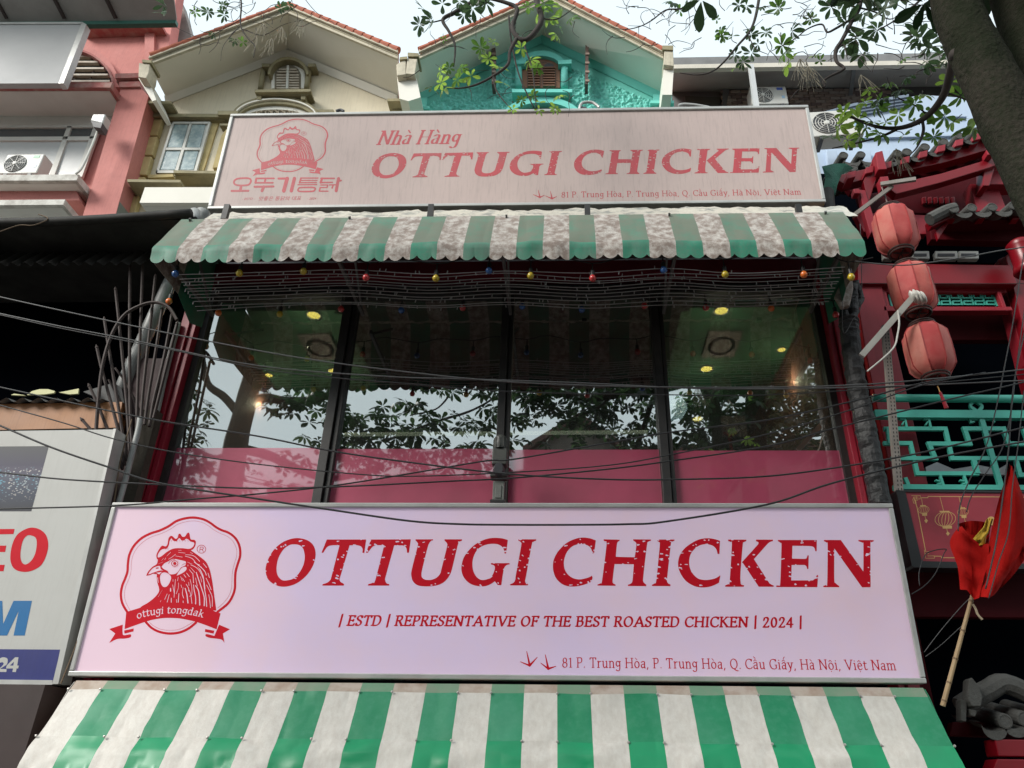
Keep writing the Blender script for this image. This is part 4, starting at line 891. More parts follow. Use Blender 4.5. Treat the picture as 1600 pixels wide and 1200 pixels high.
# ---------------------------------------------------------------- bent iron bars, pipes in the gap
RUST = mat('rusty_iron', (.04,.026,.023), .7, dirt=(.03,.015,.01), amt=.6, scale=8)
fan = thing('iron_spike_fan', PY(205, 760, 6.75), 'fan of rusty spiked iron bars spreading from the gap beside the left red post', 'iron bars')
bars = [((28,0),(185,270)),]
U = lambda x, y: (120+x/3, 400+y/3)
BARS = [((27,770),(165,930),(215,1000)), ((60,612),(95,690),(180,900),(215,990)), ((95,432),(120,540),(190,800),(225,980)), ((130,300),(150,430),(200,740),(235,960)),
        ((182,160),(200,330),(235,700),(250,960)), ((250,50),(248,300),(250,700),(262,920)), ((310,10),(300,300),(285,640),(280,860)), ((368,100),(345,320),(310,640),(300,800)),
        ((400,250),(370,450),(335,660),(318,790)), ((445,280),(410,470),(360,680),(340,800)), ((470,320),(430,480),(385,660),(360,760)),]
for b_ in BARS:
    P = [PY(*U(*q), 6.78) for q in b_]; m = MB().tube(catmull(P, 4), .016, 6)
    d = (P[0]-P[1]).normalized(); m.tube([P[0], P[0]+d*.05], [.02, .003], 6); m.build('iron_bar', RUST, fan)
MB().tube(catmull([PY(*U(*q), 6.72) for q in ((90,830),(100,690),(120,520),(160,380),(220,280),(300,232),(370,218),(430,240),(470,300))], 5), .018, 6).build('bent_hoop', RUST, fan)
for a in (((180,525),(240,610),(300,740)), ((150,580),(205,690),(262,860))): MB().tube(catmull([PY(*U(*q), 6.85) for q in a], 4), .012, 6).build('iron_bar', RUST, fan)
PVC = mat('grey_pvc', (.33,.34,.33), .45, amt=.4, scale=3, streak=.3)
tag(MB().tube(catmull([PY(x, y, 6.95) for x, y in ((318,330),(296,380),(262,450),(225,530),(190,610),(165,680))], 5), .075, 12).build('drain_pipe', PVC, smooth=True), 'thick grey plastic drain pipe slanting down behind the iron spikes', 'pipe')
tag(MB().tube(catmull([PY(x, y, 6.7) for x, y in ((219,652),(216,672),(206,710),(196,750),(182,800),(172,840))], 5), .028, 10).build('conduit', PVC, smooth=True), 'thin pale conduit pipe ending in a bent top above the lower signboard', 'pipe')
tag(MB().tube(catmull([PY(x, y, 6.98) for x, y in ((279,505),(262,570),(246,640),(232,700))], 5), .03, 10).build('conduit', PVC, smooth=True), 'thin grey pipe running down beside the left red post', 'pipe')
tag(MB().tube([PY(x, y, 6.5) for x, y in ((304,330),(306,352))], .06, 10).build('pipe_end', PVC, smooth=True), 'stubby pale pipe end at the tin canopy corner', 'pipe')
TWIG = mat('dry_twig', (.16,.11,.07), .9)
for i, (a, lab) in enumerate(((((206,655),(196,690),(188,720),(182,760),(176,800)), 'dry brown creeper hanging down beside the thin pale conduit'),
              (((60,335),(75,342),(52,352),(30,352),(0,362)), 'loose grey wire tied round the tin canopy edge pipe'),
              (((176,830),(150,920),(118,1010),(95,1068)), 'yellowish wire running down the gap left of the pink signboard'))):
    tag(MB().tube(catmull([PY(x, y, 6.55 if i == 2 else 6.25 if i == 1 else 6.66) for x, y in a], 5), .006, 5).build('wire' if i else 'creeper', TWIG), lab, 'wire' if i else 'plant')

# ================================================================ row of houses behind, upper storeys
def strip(Y, a, b, h, depth, out=0, mb=None):
    """moulding between two picture points, h pixels high below the line"""
    mb = mb or MB(); return mb.prism([PY(a[0], a[1], Y-out), PY(b[0], b[1], Y-out), PY(b[0], b[1]+h, Y-out), PY(a[0], a[1]+h, Y-out)], (0, depth+out, 0))
PINK = mat('pink_render', (.55,.2,.175), .75, dirt=(.25,.08,.07), amt=.35, scale=.8, streak=.22, bump=.12, fine=.12)
PINKD = mat('pink_render_weathered', (.36,.11,.1), .8, dirt=(.45,.38,.32), amt=.5, scale=6, bump=.2)
SOFF = mat('grey_soffit', (.72,.71,.66), .8, dirt=(.52,.5,.45), amt=.35, scale=1.2)
CONC = mat('grey_green_concrete', (.2,.21,.18), .9, dirt=(.1,.1,.085), amt=.5, scale=2, streak=.4)
HY = 10.5
ph = thing('pink_house', PY(60, 340, HY), 'pink rendered house with an arched louvred opening at the upper left', 'house')
face_px([(-160,-20),(280,-30),(262,80),(205,125),(150,345),(-160,345)], HY, .3).build('wall', PINK, ph)
face_px([(218,105),(283,0),(305,78),(262,92)], HY+.6, .3).build('gable_return', mat('raw_concrete', (.3,.27,.25), .9, amt=.6, scale=3, bump=.4), ph)
# pilaster
face_px([(190,134),(217,134),(232,150),(178,345),(127,345)], HY-.45, .45).build('pilaster', PINK, ph)
face_px([(218,134),(229,157),(202,250),(180,345),(172,345)], HY-.44, .5).build('pilaster_side', CONC, ph)
for (a, b_, h, o_) in (((180,115),(218,114),7,.55), ((182,122),(218,121),6,.45), ((186,128),(219,127),8,.5)): strip(HY, a, b_, h, .3, o_).build('pilaster_cap', PINKD, ph)
for (a, b_, h, o_) in (((125,39),(252,35),5,.25), ((128,44),(250,40),5,.16)): strip(HY, a, b_, h, .2, o_).build('cornice', PINKD, ph)
face_px([(226,46),(241,45),(240,98),(226,98)], HY-.08, .1).build('corner_strip', PINK, ph)
# arched opening: ring of pink arch, dark recess, louvres
def arch_band(Y, cx, cy, rx0, ry0, rx1, ry1, a0, a1, n, depth):
    P = [(cx+rx0*math.cos(R(a0+(a1-a0)*k/n)), cy-ry0*math.sin(R(a0+(a1-a0)*k/n))) for k in range(n+1)] ; Q = [(cx+rx1*math.cos(R(a0+(a1-a0)*k/n)), cy-ry1*math.sin(R(a0+(a1-a0)*k/n))) for k in range(n+1)]
    m = MB()
    for k in range(n): m.prism([PY(*P[k], Y), PY(*P[k+1], Y), PY(*Q[k+1], Y), PY(*Q[k], Y)], (0, depth, 0))
    return m
arch_band(HY-.14, 100, 136, 75, 60, 86, 71, 0, 90, 14, .2).build('arch_moulding', PINK, ph)
arch_band(HY-.2, 100, 136, 75, 60, 78, 63, 0, 90, 14, .1).build('arch_moulding', PINKD, ph)
face_px([(60,136)]+[(100+75*math.cos(R(a)), 136-60*math.sin(R(a))) for a in range(0, 91, 9)]+[(60,76)], HY-.02, .02).build('arch_recess', mat('recess_grey', (.06,.065,.065), .8), ph)
SLAT = mat('louvre_beige', (.5,.45,.37), .6, dirt=(.25,.15,.08), amt=.5, scale=6)
for y in (86, 95, 105, 115, 125): strip(HY, (90, y), (100+75*math.sqrt(max(.02, 1-((136-y)/60)**2))-2, y), 2.6, .02, .1).build('louvre_slat', SLAT, ph)
m = MB().tube([PY(104,106,HY-.05), PY(120,129,HY-.05)], .012).tube([PY(148,108,HY-.05), PY(140,128,HY-.05)], .012); m.build('stay', RUST, ph)
# slab canopies
def slab_px(front, Yf, Yb, fascia_h, mt_f, mt_s, names, parent):
    """front lower edge by two picture points at depth Yf; the slab runs back to Yb"""
    a, b_ = PY(*front[0], Yf), PY(*front[1], Yf); hz = PY(front[0][0], front[0][1]-fascia_h, Yf).z-a.z
    m = MB().prism([a+Vector((0,.07,.004)), b_+Vector((-.04,.07,.004)), Vector((b_.x-.04, Yb, b_.z+.004)), Vector((a.x, Yb, a.z+.004))], (0, 0, .03)); m.build(names[1], mt_s, parent)
    m = MB().prism([a+Vector((0,-.02,.0)), b_+Vector((.03,-.02,0)), b_+Vector((.03,-.02,hz)), a+Vector((0,-.02,hz))], (0, .08, 0)).prism([b_+Vector((.028,.062,.002)), Vector((b_.x+.028, Yb, b_.z+.002)), Vector((b_.x+.028, Yb, b_.z+hz-.002)), b_+Vector((.028,.062,hz-.002))], (-.06, 0, 0))
    m.build(names[0], mt_f, parent)
slab_px(((-160,139),(171,138)), 9.75, HY, 8, PINKD, SOFF, ('canopy_fascia', 'canopy_soffit'), ph)
WHITEM = mat('chipped_white_fascia', (.6,.58,.53), .7, dirt=(.2,.17,.14), amt=.6, scale=5, bump=.3)
slab_px(((-160,284),(118,283)), 9.75, HY, 9, WHITEM, SOFF, ('ledge_fascia', 'ledge_soffit'), ph)
slab_px(((-160,323),(97,321)), 9.7, HY, 8, WHITEM, SOFF, ('lower_ledge_fascia', 'lower_ledge_soffit'), ph)
face_px([(-160,292),(116,288),(124,313),(-160,313)], HY-.5, .45).build('ledge_wall', PINK, ph)
# window band with frames
WIN = mat('window_dark', (.07,.085,.09), .15, amt=.3, scale=1, spec=.9)
WHP = mat('window_panel_white', (.52,.53,.52), .35, dirt=(.4,.4,.4), amt=.4, scale=1)
WFR = mat('window_frame_white', (.6,.59,.54), .5, amt=.25)
face_px([(-160,178),(180,176),(178,196),(-160,196)], HY-.06, .05).build('wall_band', SOFF, ph)
for p4 in (((-160,199),(105,198),(100,215),(-160,215)), ((110,198),(152,198),(146,213),(106,213))): face_px(p4, HY-.08, .03).build('window_pane', WIN, ph)
for p4 in (((-160,220),(98,220),(80,275),(-160,275)), ((104,220),(146,218),(118,275),(86,275))): face_px(p4, HY-.08, .03).build('window_pane', WHP, ph)
for p4 in (((-160,196),(156,194),(155,199),(-160,200)), ((-160,214.5),(148,213),(147,219),(-160,220)), ((105,197),(112,197),(84,276),(76,276)), ((146,198),(156,198),(128,276),(118,276))): face_px(p4, HY-.12, .06).build('window_frame', WFR, ph)
# green-edged roof high on the left
face_px([(-160,34),(100,27),(275,30),(274,36),(130,38),(-160,42)], 9.5, .1).build('green_fascia', mat('green_sheet', (.03,.12,.09), .5, amt=.4, stretch=(8,1,1), scale=6), ph)
a, b_, c, d = PY(-160,38,9.5), PY(275,34,9.5), PY(285,-60,7.2), PY(-160,-60,7.2)
MB().prism([a+Vector((0,0,.05)), b_+Vector((0,0,.05)), Vector((b_.x+.4,7.2,b_.z+1.2)), Vector((a.x,7.2,a.z+1.2))], (0,0,.04)).build('roof_underside', mat('roof_beige', (.3,.28,.26), .8, amt=.3), ph)
for x in (10, 100, 180): a = PY(x, 32, 9.45); MB().bar(a+Vector((0,0,.06)), Vector((a.x-.45, 7.25, a.z+1.16)), .05, .08, (0,0,1)).build('rafter', RUST, ph)
# blank light box, air conditioner, flood lamp
bs = thing('blank_signboard', PY(60, 130, 9.4), 'blank light grey signboard tilted over the pink arch at the top left', 'signboard')
BL = mat('blank_grey', (.37,.37,.37), .6, dirt=(.29,.29,.29), amt=.5, scale=.8)
face_px([(-160,37),(129,36),(92,130),(-160,131)], 9.4, .12).build('panel', BL, bs)
face_px([(128,34),(135,38),(99,130),(91,130.5)], 9.38, .14).build('frame_rail', FRAME, bs); face_px([(-160,35),(128,34),(128,37),(-160,38)], 9.38, .14).build('frame_rail', FRAME, bs)
ACW = mat('ac_white', (.58,.57,.53), .45, dirt=(.4,.38,.34), amt=.3, scale=3)
FAN = mat('ac_fan_dark', (.06,.06,.065), .5, amt=0)
def ac_unit(p, wd, lab, rz=0, sc=1):
    """p: bottom centre of the front"""
    o = thing('air_conditioner', p, lab, 'air conditioner'); h = wd*.68; d = wd*.38
    T = Matrix.Translation(p)@Matrix.Rotation(rz,4,'Z')
    MB().box((-wd/2, 0, 0), (wd/2, d, h)).xf(T).build('casing', ACW, o, bevel=.02)
    c = Vector((-wd*.17, -.004, h*.5)); q = T@Matrix.Translation(c)@Matrix.Rotation(R(90),4,'X')
    MB().lathe([(0,.006),(h*.4,.004),(h*.42,0)], 28).xf(q).build('fan_opening', FAN, o)
    m = MB()
    for k in range(1, 6): r = h*.4*k/5; m.lathe([(r-.007,.012),(r,.02),(r+.007,.012),(r,.006)], 28)
    for k in range(8): a = k*math.pi/4; m.bar((0,0,.012),(math.cos(a)*h*.4, math.sin(a)*h*.4,.012),.008,.008,(0,0,1))
    m.xf(q).build('fan_grille', ACW, o)
    MB().lathe([(0,.03),(h*.07,.026),(h*.08,.012)], 16).xf(q).build('fan_hub', ACW, o)
    MB().box((wd*.24, -.004, h*.78), (wd*.4, 0, h*.92)).xf(T).build('sticker', mat('ac_label_'+('green' if px_green else 'blue'), (.05,.3,.14) if px_green else (.08,.14,.5), .4, amt=.3, scale=40), o)
    MB().box((wd*.34, -.004, h*.3), (wd*.42, 0, h*.45)).xf(T).build('sticker', mat('ac_label_pale', (.3,.45,.6), .4, amt=.2), o)
    for s in (-1, 1): MB().box((s*wd*.32-.03, 0, -.05), (s*wd*.32+.03, d, 0)).xf(T).build('foot', FAN, o)
    return o
px_green = True
ac_unit(PY(27, 271, 9.9), .7, 'air conditioner unit on the pink house ledge at far left')
px_green = False
fl_ = thing('flood_lamp', PY(152, 196, 9.7), 'square silver flood lamp on an arm beside the pink pilaster', 'lamp')
m = MB().prism([PY(x, y, 9.6) for x, y in ((141,188),(145,178),(165,178),(160,192))], (0,.2,0)); m.build('lamp_head', FRAME, fl_, bevel=.02)
MB().prism([PY(x, y, 9.58) for x, y in ((142,189),(160,192),(157,200),(146,198))], (0,.18,0)).build('lamp_glass', FAN, fl_)
MB().tube(catmull([PY(x, y, 9.7) for x, y in ((156,196),(150,212),(142,232),(128,262),(118,272))], 4), .02, 8).build('arm', WFR, fl_)
# ================================================================ cream gabled house and turquoise gabled house
CREAM = mat('cream_render', (.74,.66,.5), .75, dirt=(.42,.36,.25), amt=.4, scale=.6, streak=.2, bump=.1)
CREAMW = mat('ivory_soffit', (.78,.75,.67), .75, dirt=(.62,.58,.5), amt=.3, scale=1)
OLIVE = mat('olive_moulding', (.3,.26,.15), .75, dirt=(.11,.1,.06), amt=.5, scale=3, streak=.3)
OCHRE = mat('ochre_block', (.52,.41,.19), .8, dirt=(.28,.2,.08), amt=.45, scale=4, bump=.3)
TILE = mat('clay_tile', (.42,.11,.055), .7, dirt=(.2,.06,.035), amt=.5, scale=4)
VERGE = mat('verge_cream', (.58,.52,.4), .75, dirt=(.2,.18,.13), amt=.45, scale=5, streak=.3)
TEAL = mat('turquoise_render', (.17,.62,.54), .7, dirt=(.1,.42,.36), amt=.3, scale=1.5)
GY = 9.55
def gable_house(o, wallmat, mould, L_, A_, R_, iL, iA, iR, wall_lower, rough=None, tiles=True):
    """L_, A_, R_: verge line (left end, apex, right end) in picture measure at GY; i*: soffit meets wall line at HY"""
    Pf = [PY(*p, GY) for p in (L_, A_, R_)]; Pb = [PY(*p, HY) for p in (iL, iA, iR)]
    face_px([iL, iA, iR] + wall_lower, HY, .3).build('gable_wall', wallmat, o)
    if rough is not None:
        rough()
    for k in (0, 1):
        a, b_, c, d = Pf[k], Pf[k+1], Pb[k+1], Pb[k]
        MB().prism([a, b_, c, d], (0, 0, .05)).build('soffit', CREAMW, o)
        # roof deck, running back
        m = MB().prism([a+Vector((0,0,.12)), b_+Vector((0,0,.12)), c+Vector((0,0,.12)), d+Vector((0,0,.12))], (0, 0, .04))
        e, f = Vector((c.x, 14.5, c.z+.12)), Vector((d.x, 14.5, d.z+.12))
        m.prism([d+Vector((0,0,.12)), c+Vector((0,0,.12)), e, f], (0, 0, .04)).build('roof_deck', TILE, o)
        # verge boards: two stepped courses
        u = Vector((0,0,1)); m = MB()
        m.prism([a+Vector((0,-.0,-.02)), b_+Vector((0,0,-.02)), b_+Vector((0,0,.09)), a+Vector((0,0,.09))], (0,-.05,0)); m.build('verge_board', VERGE, o)
        MB().prism([a+Vector((0,-.055,.092)), b_+Vector((0,-.055,.092)), b_+Vector((0,-.055,.16)), a+Vector((0,-.055,.16))], (0,-.05,0)).build('verge_board', VERGE, o)
        MB().prism([a+Vector((0,-.052,.045)), b_+Vector((0,-.052,.045)), b_+Vector((0,-.052,.06)), a+Vector((0,-.052,.06))], (0,-.004,0)).build('verge_line', OLIVE, o)
        # barrel tiles along the verge, overlapping
        n = 13; d = (b_-a)
        for i in range(n):
            t0, t1 = (i, i+1.12) if k == 0 else (i-.12, i+1)
            p, q = a+d*(t0/n)+Vector((0,-.06,.19)), a+d*(min(t1, n)/n)+Vector((0,-.06,.19))
            r0, r1 = (.075, .062) if k == 0 else (.062, .075)
            MB().tube([p, q], [r0, r1] , 10).build('ridge_tile', TILE, o, smooth=False)
        # soffit cove where it meets the wall
        MB().prism([Pb[k]+Vector((0,-.12,0)), Pb[k+1]+Vector((0,-.12,0)), Pb[k+1]+Vector((0,0,-.12)), Pb[k]+Vector((0,0,-.12))], (0,-.02,-.02)).build('cove', mould, o)
cy = thing('cream_house', PY(440, 300, HY), 'cream house with a tiled gable, arched attic shutter and white window', 'house')
gable_house(cy, CREAM, CREAMW, (234,103), (450,22), (622,94), (262,157), (450,84), (622,156), [(640,160),(640,345),(150,345),(200,250),(228,165)])
# end blocks of the verge
def endblock(pts, cap, o, Y=GY-.12, d=.3, mt=VERGE):
    face_px(pts, Y, d).build('verge_block', mt, o, bevel=.01); face_px(cap, Y-.03, d+.05).build('verge_block_cap', OLIVE, o)
endblock([(217,98),(234,100),(232,114),(228,122),(216,120)], [(222,93),(237,94),(236,98),(222,97)], cy)
face_px([(216,122),(231,121),(244,156),(238,158)], GY+.1, .6).build('soffit_end', CREAMW, cy)
# capital under the left end, cornice running right
for k, (a, b_, h, o_) in enumerate((((229,157),(268,158),4,.42), ((230,162),(264,163),5,.32), ((230,167),(260,168),6,.22))): strip(HY, a, b_, h, .1, o_).build('capital', OLIVE, cy)
strip(HY, (228,177), (362,178), 5, .1, .18).build('cornice', OLIVE, cy); strip(HY, (226,183), (352,184), 3.5, .1, .12).build('cornice', OLIVE, cy); strip(HY, (340,173), (372,173), 6, .1, .24).build('cornice', OLIVE, cy)
strip(HY, (343,193), (362,193), 3, .1, .16).build('cornice', OLIVE, cy)
for k, (a, b_, h, o_) in enumerate((((605,154),(640,153),4,.4), ((608,159),(640,158),5,.3), ((612,164),(640,163),8,.2))): strip(HY, a, b_, h, .1, o_).build('capital', OLIVE, cy)
# rusticated pilaster of ochre blocks
for (y0, y1, x0, x1) in ((185,211,228,251), (213,242,219,243), (244,273,209,234), (276,303,199,224), (306,340,187,214)):
    face_px([(x0+2,y0),(x1+3,y0),(x1-5,y1),(x0-6,y1)], HY-.12, .12).build('block', OCHRE, cy, bevel=.02)
face_px([(250,185),(253,185),(222,300),(205,345),(202,345)], HY-.05, .05).build('pilaster_edge', OCHRE, cy)
# round-topped louvred attic window with columns and sill
face_px([(424,138),(424,118)]+[(450-26*math.cos(R(a)), 116-22*math.sin(R(a))) for a in range(0,181,15)]+[(476,118),(476,138)], HY-.06, .05).build('window_surround', CREAMW, cy)
wn = [(429,138),(429,116)]+[(449-20*math.cos(R(a)), 116-15*math.sin(R(a))) for a in range(15,166,15)]+[(470,116),(470,138)]
face_px(wn, HY-.07, .02).build('shutter_backing', mat('shutter_shadow', (.2,.17,.12), .8), cy)
for y in (107,111,116,120,124,128,132,136):
    hw = 19 if y > 114 else 19*math.sqrt(max(.1, 1-((116-y)/15)**2))
    for s in (-1, 1): strip(HY, (449.5+s*1.5+(0 if s > 0 else -hw+3), y), (449.5+s*1.5+(hw-3 if s > 0 else 0), y), 2.2, .01, .1).build('louvre_slat', SLAT, cy)
face_px([(448,102),(451.5,102),(450,138),(446.5,138)], HY-.13, .06).build('shutter_stile', WFR, cy)
arch_band(HY-.2, 450, 116, 28, 23, 32, 27.5, 0, 180, 16, .2).build('window_hood', OLIVE, cy)
for x in (415, 487): strip(HY, (x-6 if x < 450 else x-6, 99), (x+6, 99), 5, .1, .22).build('hood_end', OLIVE, cy)
for (a, b_) in (((412,108),(407,139)), ((483,108),(479,139))): MB().tube([PY(*a, HY-.1), PY(*b_, HY-.1)], .055, 10).build('column', OLIVE, cy, smooth=True)
strip(HY, (398,140), (485,139), 4, .1, .3).build('sill', OLIVE, cy); strip(HY, (401,144), (482,144), 4, .1, .24).build('sill', OLIVE, cy)
for x in (404, 473): face_px([(x-4,146),(x+5,146),(x+4,155),(x-3,155)], HY-.22, .2).build('bracket', OLIVE, cy, bevel=.02)
# wide arch with wrought iron partly hidden by the upper signboard
arch_band(HY-.16, 430, 182, 56, 20, 68, 32, 5, 175, 20, .16).build('arch_moulding', OLIVE, cy)
arch_band(HY-.2, 430, 182, 63, 27, 65, 29, 5, 175, 20, .06).build('arch_moulding', CREAMW, cy)
arch_band(HY-.1, 430, 182, 46, 11, 56, 20, 5, 175, 20, .1).build('arch_moulding', CREAMW, cy)
face_px([(430-46*math.cos(R(a)), 182-12*math.sin(R(a))) for a in range(0,181,15)], HY-.04, .02).build('arch_recess', mat('recess_dark', (.04,.035,.03), .7), cy)
m = MB()
for x in (404, 418, 428, 438, 448, 460):
    m.tube([PY(x+5*math.cos(t)*(1-t/9), 176-4.5*math.sin(t)*(1-t/9), HY-.09) for t in np.arange(0, 6.5, .6)], .014, 5)
m.build('wrought_iron_scrolls', mat('iron_cream', (.45,.38,.28), .6), cy)['kind'] = 'stuff'
strip(HY, (489,171), (521,171), 4, .1, .12).build('cornice', OLIVE, cy)
# white casement window
WG = mat('window_leaf_glass', (.22,.3,.32), .12, dirt=(.5,.58,.56), amt=.8, scale=9, spec=.9, fine=.4)
fr = face_px([(269,190),(329,190),(304,270),(243,270)], HY-.06, .05).build('window', WFR, cy)
for p4 in (((273,194),(294,194),(284,230),(262,230)), ((301,194),(321,194),(312,230),(291,230)), ((260,235),(282,235),(273,265),(249,265)), ((289,235),(310,235),(302,265),(281,265))):
    q = face_px(p4, HY-.075, .012).build('pane', WG, None); q.parent = fr
for p4 in (((297,190),(300,190),(277,270),(272,270)), ((269,190),(272,190),(247,270),(243,270)), ((326,190),(329,190),(306,270),(302,270)), ((269,190),(329,190),(328,193),(268,193)), ((244,266),(306,266),(305,270),(243,270)), ((260,230.5),(315,230.5),(314,234),(259,234))):
    q = face_px(p4, HY-.1, .05).build('frame', WFR, None); q.parent = fr
face_px([(330,190),(342,190),(318,266),(306,266)], HY-.04, .04).build('window_reveal', OCHRE, cy); face_px([(346,212),(358,195),(352,260),(332,262)], HY-.1, .1).build('ochre_panel', OCHRE, cy)
# ledges under the window
for (a, b_, h, o_) in (((271,266),(340,267),4,.35), ((272,271),(338,271),4,.28), ((273,276),(336,276),3,.2), ((199,280),(282,281),4,.5), ((202,285),(280,286),4,.4), ((204,290),(276,290),4,.3)): strip(HY, a, b_, h, .1, o_).build('ledge', OLIVE, cy)
face_px([(232,273),(270,272),(271,276),(231,278)], HY-.1, .1).build('sill', OCHRE, cy)
slab_px(((219,318),(345,318)), HY-.75, HY, 24, CREAMW, SOFF, ('balcony_front', 'balcony_soffit'), cy)

te = thing('turquoise_house', PY(850, 300, HY), 'turquoise stuccoed house with tiled gable and arched brown shutter window', 'house')
STU = mat('turquoise_stucco', (.2,.66,.57), .75, dirt=(.08,.4,.34), amt=.35, scale=3)
def stucco():      # thick trowelled blobs as relief
    tri = [(668,173),(668,166),(852,84),(1020,150),(1020,170)]
    x0, x1 = PY(660,170,HY).x, PY(1030,170,HY).x; z0, z1 = PY(850,176,HY).z, PY(850,70,HY).z
    n, mrow = 330, 120; rows = []
    ap = PY(846,84,HY); lf = PY(668,160,HY); rt = PY(1020,156,HY)
    for j in range(mrow+1):
        row = []
        for i in range(n+1):
            x = x0+(x1-x0)*i/n; z = z0+(z1-z0)*j/mrow
            top = lf.z+(ap.z-lf.z)*(x-lf.x)/(ap.x-lf.x) if x < ap.x else ap.z+(rt.z-ap.z)*(x-ap.x)/(rt.x-ap.x)
            z = min(z, top-.1); q = Vector((x*9, z*13, 0)); h = abs(mnoise.noise(q))+.5*abs(mnoise.noise(q*2.3))
            row.append((x, HY-.02-.16*max(0, .42-h), z))
        rows.append(row)
    MB().grid(rows).build('stucco_relief', STU, te, smooth=True)
gable_house(te, STU, TEAL, (655,94), (858,2), (1036,94), (640,160), (846,62), (1034,152), [(1052,158),(1052,330),(640,330)], stucco)
endblock([(1038,79),(1052,80),(1053,103),(1037,101)], [(1035,71),(1052,71),(1052,78),(1035,77)], te)
face_px([(1037,103),(1053,103),(1050,148),(1035,148)], GY-.02, .7).build('soffit_end', CREAMW, te)
endblock([(619,101),(634,92),(634,116),(620,118)], [(625,89),(636,88),(636,92),(624,93)], cy)
o_ = endblock([(636,91),(652,92),(648,116),(634,115)], [(637,82),(654,83),(654,88),(637,88)], te)
face_px([(620,119),(650,117),(657,152),(638,158),(624,154)], GY+.02, .7).build('gutter_end', CREAMW, te)
for (a, b_, h, oo) in (((1016,157),(1053,157),4,.3), ((1018,162),(1053,162),6,.22), ((641,165),(671,166),4,.25), ((641,171),(669,171),5,.2)): strip(HY, a, b_, h, .1, oo).build('capital', TEAL, te)
face_px([(1021,147),(1050,149),(1050,158),(1021,158)], HY-.12, .1).build('capital', TEAL, te); face_px([(641,154),(668,152),(666,172),(641,172)], HY-.1, .1).build('capital', TEAL, te)
# arched brown shutter window
BRW = mat('brown_wood', (.22,.1,.055), .6, dirt=(.1,.045,.03), amt=.5, scale=6, stretch=(1,1,.2))
win = [(816,137),(816,107)]+[(846-30*math.cos(R(a)), 107-18*math.sin(R(a))) for a in range(15,166,15)]+[(875,107),(875,137)]
wf = face_px(win, HY-.12, .05).build('window', BRW, te)
for s in (-1, 1):
    c = 846+s*12; hw = 10
    face_px([(c-hw,135),(c-hw,105+(6 if s < 0 else 0)),(c-hw+4,100),(c,98),(c+hw-4,100),(c+hw,105+(6 if s > 0 else 0)),(c+hw,135)], HY-.135, .01).build('shutter_backing', FAN, None).parent = wf
    for y in range(104, 135, 4): q = strip(HY, (c-hw+.5, y), (c+hw-.5, y), 1.8, .01, .165).build('louvre_slat', BRW, None); q.parent = wf
arch_band(HY-.2, 846, 108, 32, 21, 41, 29, 0, 180, 18, .2).build('window_hood', TEAL, te)
strip(HY, (803,94), (822,93), 6, .1, .26).build('hood_end', TEAL, te); strip(HY, (872,94), (893,93), 6, .1, .26).build('hood_end', TEAL, te)
for x in (810, 882): MB().tube([PY(x,100,HY-.14), PY(x,137,HY-.14)], .075, 12).build('column', TEAL, te, smooth=True)
strip(HY, (800,139), (894,139), 5, .1, .3).build('sill', TEAL, te)
for x in (808, 883): face_px([(x-6,143),(x+6,143),(x+4,151),(x-4,151)], HY-.2, .2).build('bracket', TEAL, te, bevel=.02)
# lower red arch behind the board top
arch_band(HY-.2, 847, 184, 52, 24, 62, 33, 5, 175, 20, .2).build('arch_moulding', TEAL, te)
face_px([(847-52*math.cos(R(a)), 184-25*math.sin(R(a))) for a in range(0,181,12)], HY-.05, .02).build('arch_shutter', mat('brick_red_shutter', (.2,.04,.035), .6, amt=.4), te)
for x in range(800, 896, 9): face_px([(x,184),(x+1.2,184),(x+1.2,158),(x,158)], HY-.07, .02).build('shutter_stile', BRW, te)
# slotted brown vent blocks
for x0 in (915, 769):
    vt = face_px([(x0,56),(x0+5,56),(x0+4,131),(x0-1,131)], HY-.4, .25).build('vent_strip', mat('vent_brown', (.1,.06,.05), .6), te)
    for k in range(5): q = face_px([(x0-.5,68+k*14),(x0+6,68+k*14),(x0+6,71+k*14),(x0-.5,71+k*14)], HY-.42, .02).build('slot', mat('vent_slot', (.3,.22,.18), .6), None); q.parent = vt
p = PY(905, 172, 6.7)
sl = thing('sign_lamp', p, 'curved metal lamp arm behind the top edge of the beige signboard', 'lamp')
MB().tube(catmull([PY(x, y, 6.8) for x, y in ((905,174),(907,164),(913,160),(925,160),(933,165),(936,168))], 5), .018, 8).build('arm', FRAME, sl)
face_px([(904,172),(908,166),(916,167),(917,172)], 6.8, .1).build('head', FAN, sl)
tag(MB().tube(catmull([PY(x, y, 6.8) for x, y in ((1060,165),(1068,163),(1085,164),(1108,168))], 5), .018, 8).build('pipe', FRAME), 'curved grey pipe lying on top edge of the beige signboard right of turquoise gable', 'pipe')
tag(MB().tube(catmull([PY(x, y, 6.8) for x, y in ((525,174),(532,172),(537,174))], 5), .02, 8).build('bracket', FAN), 'little dark bracket on the beige signboard top, left half', 'bracket')

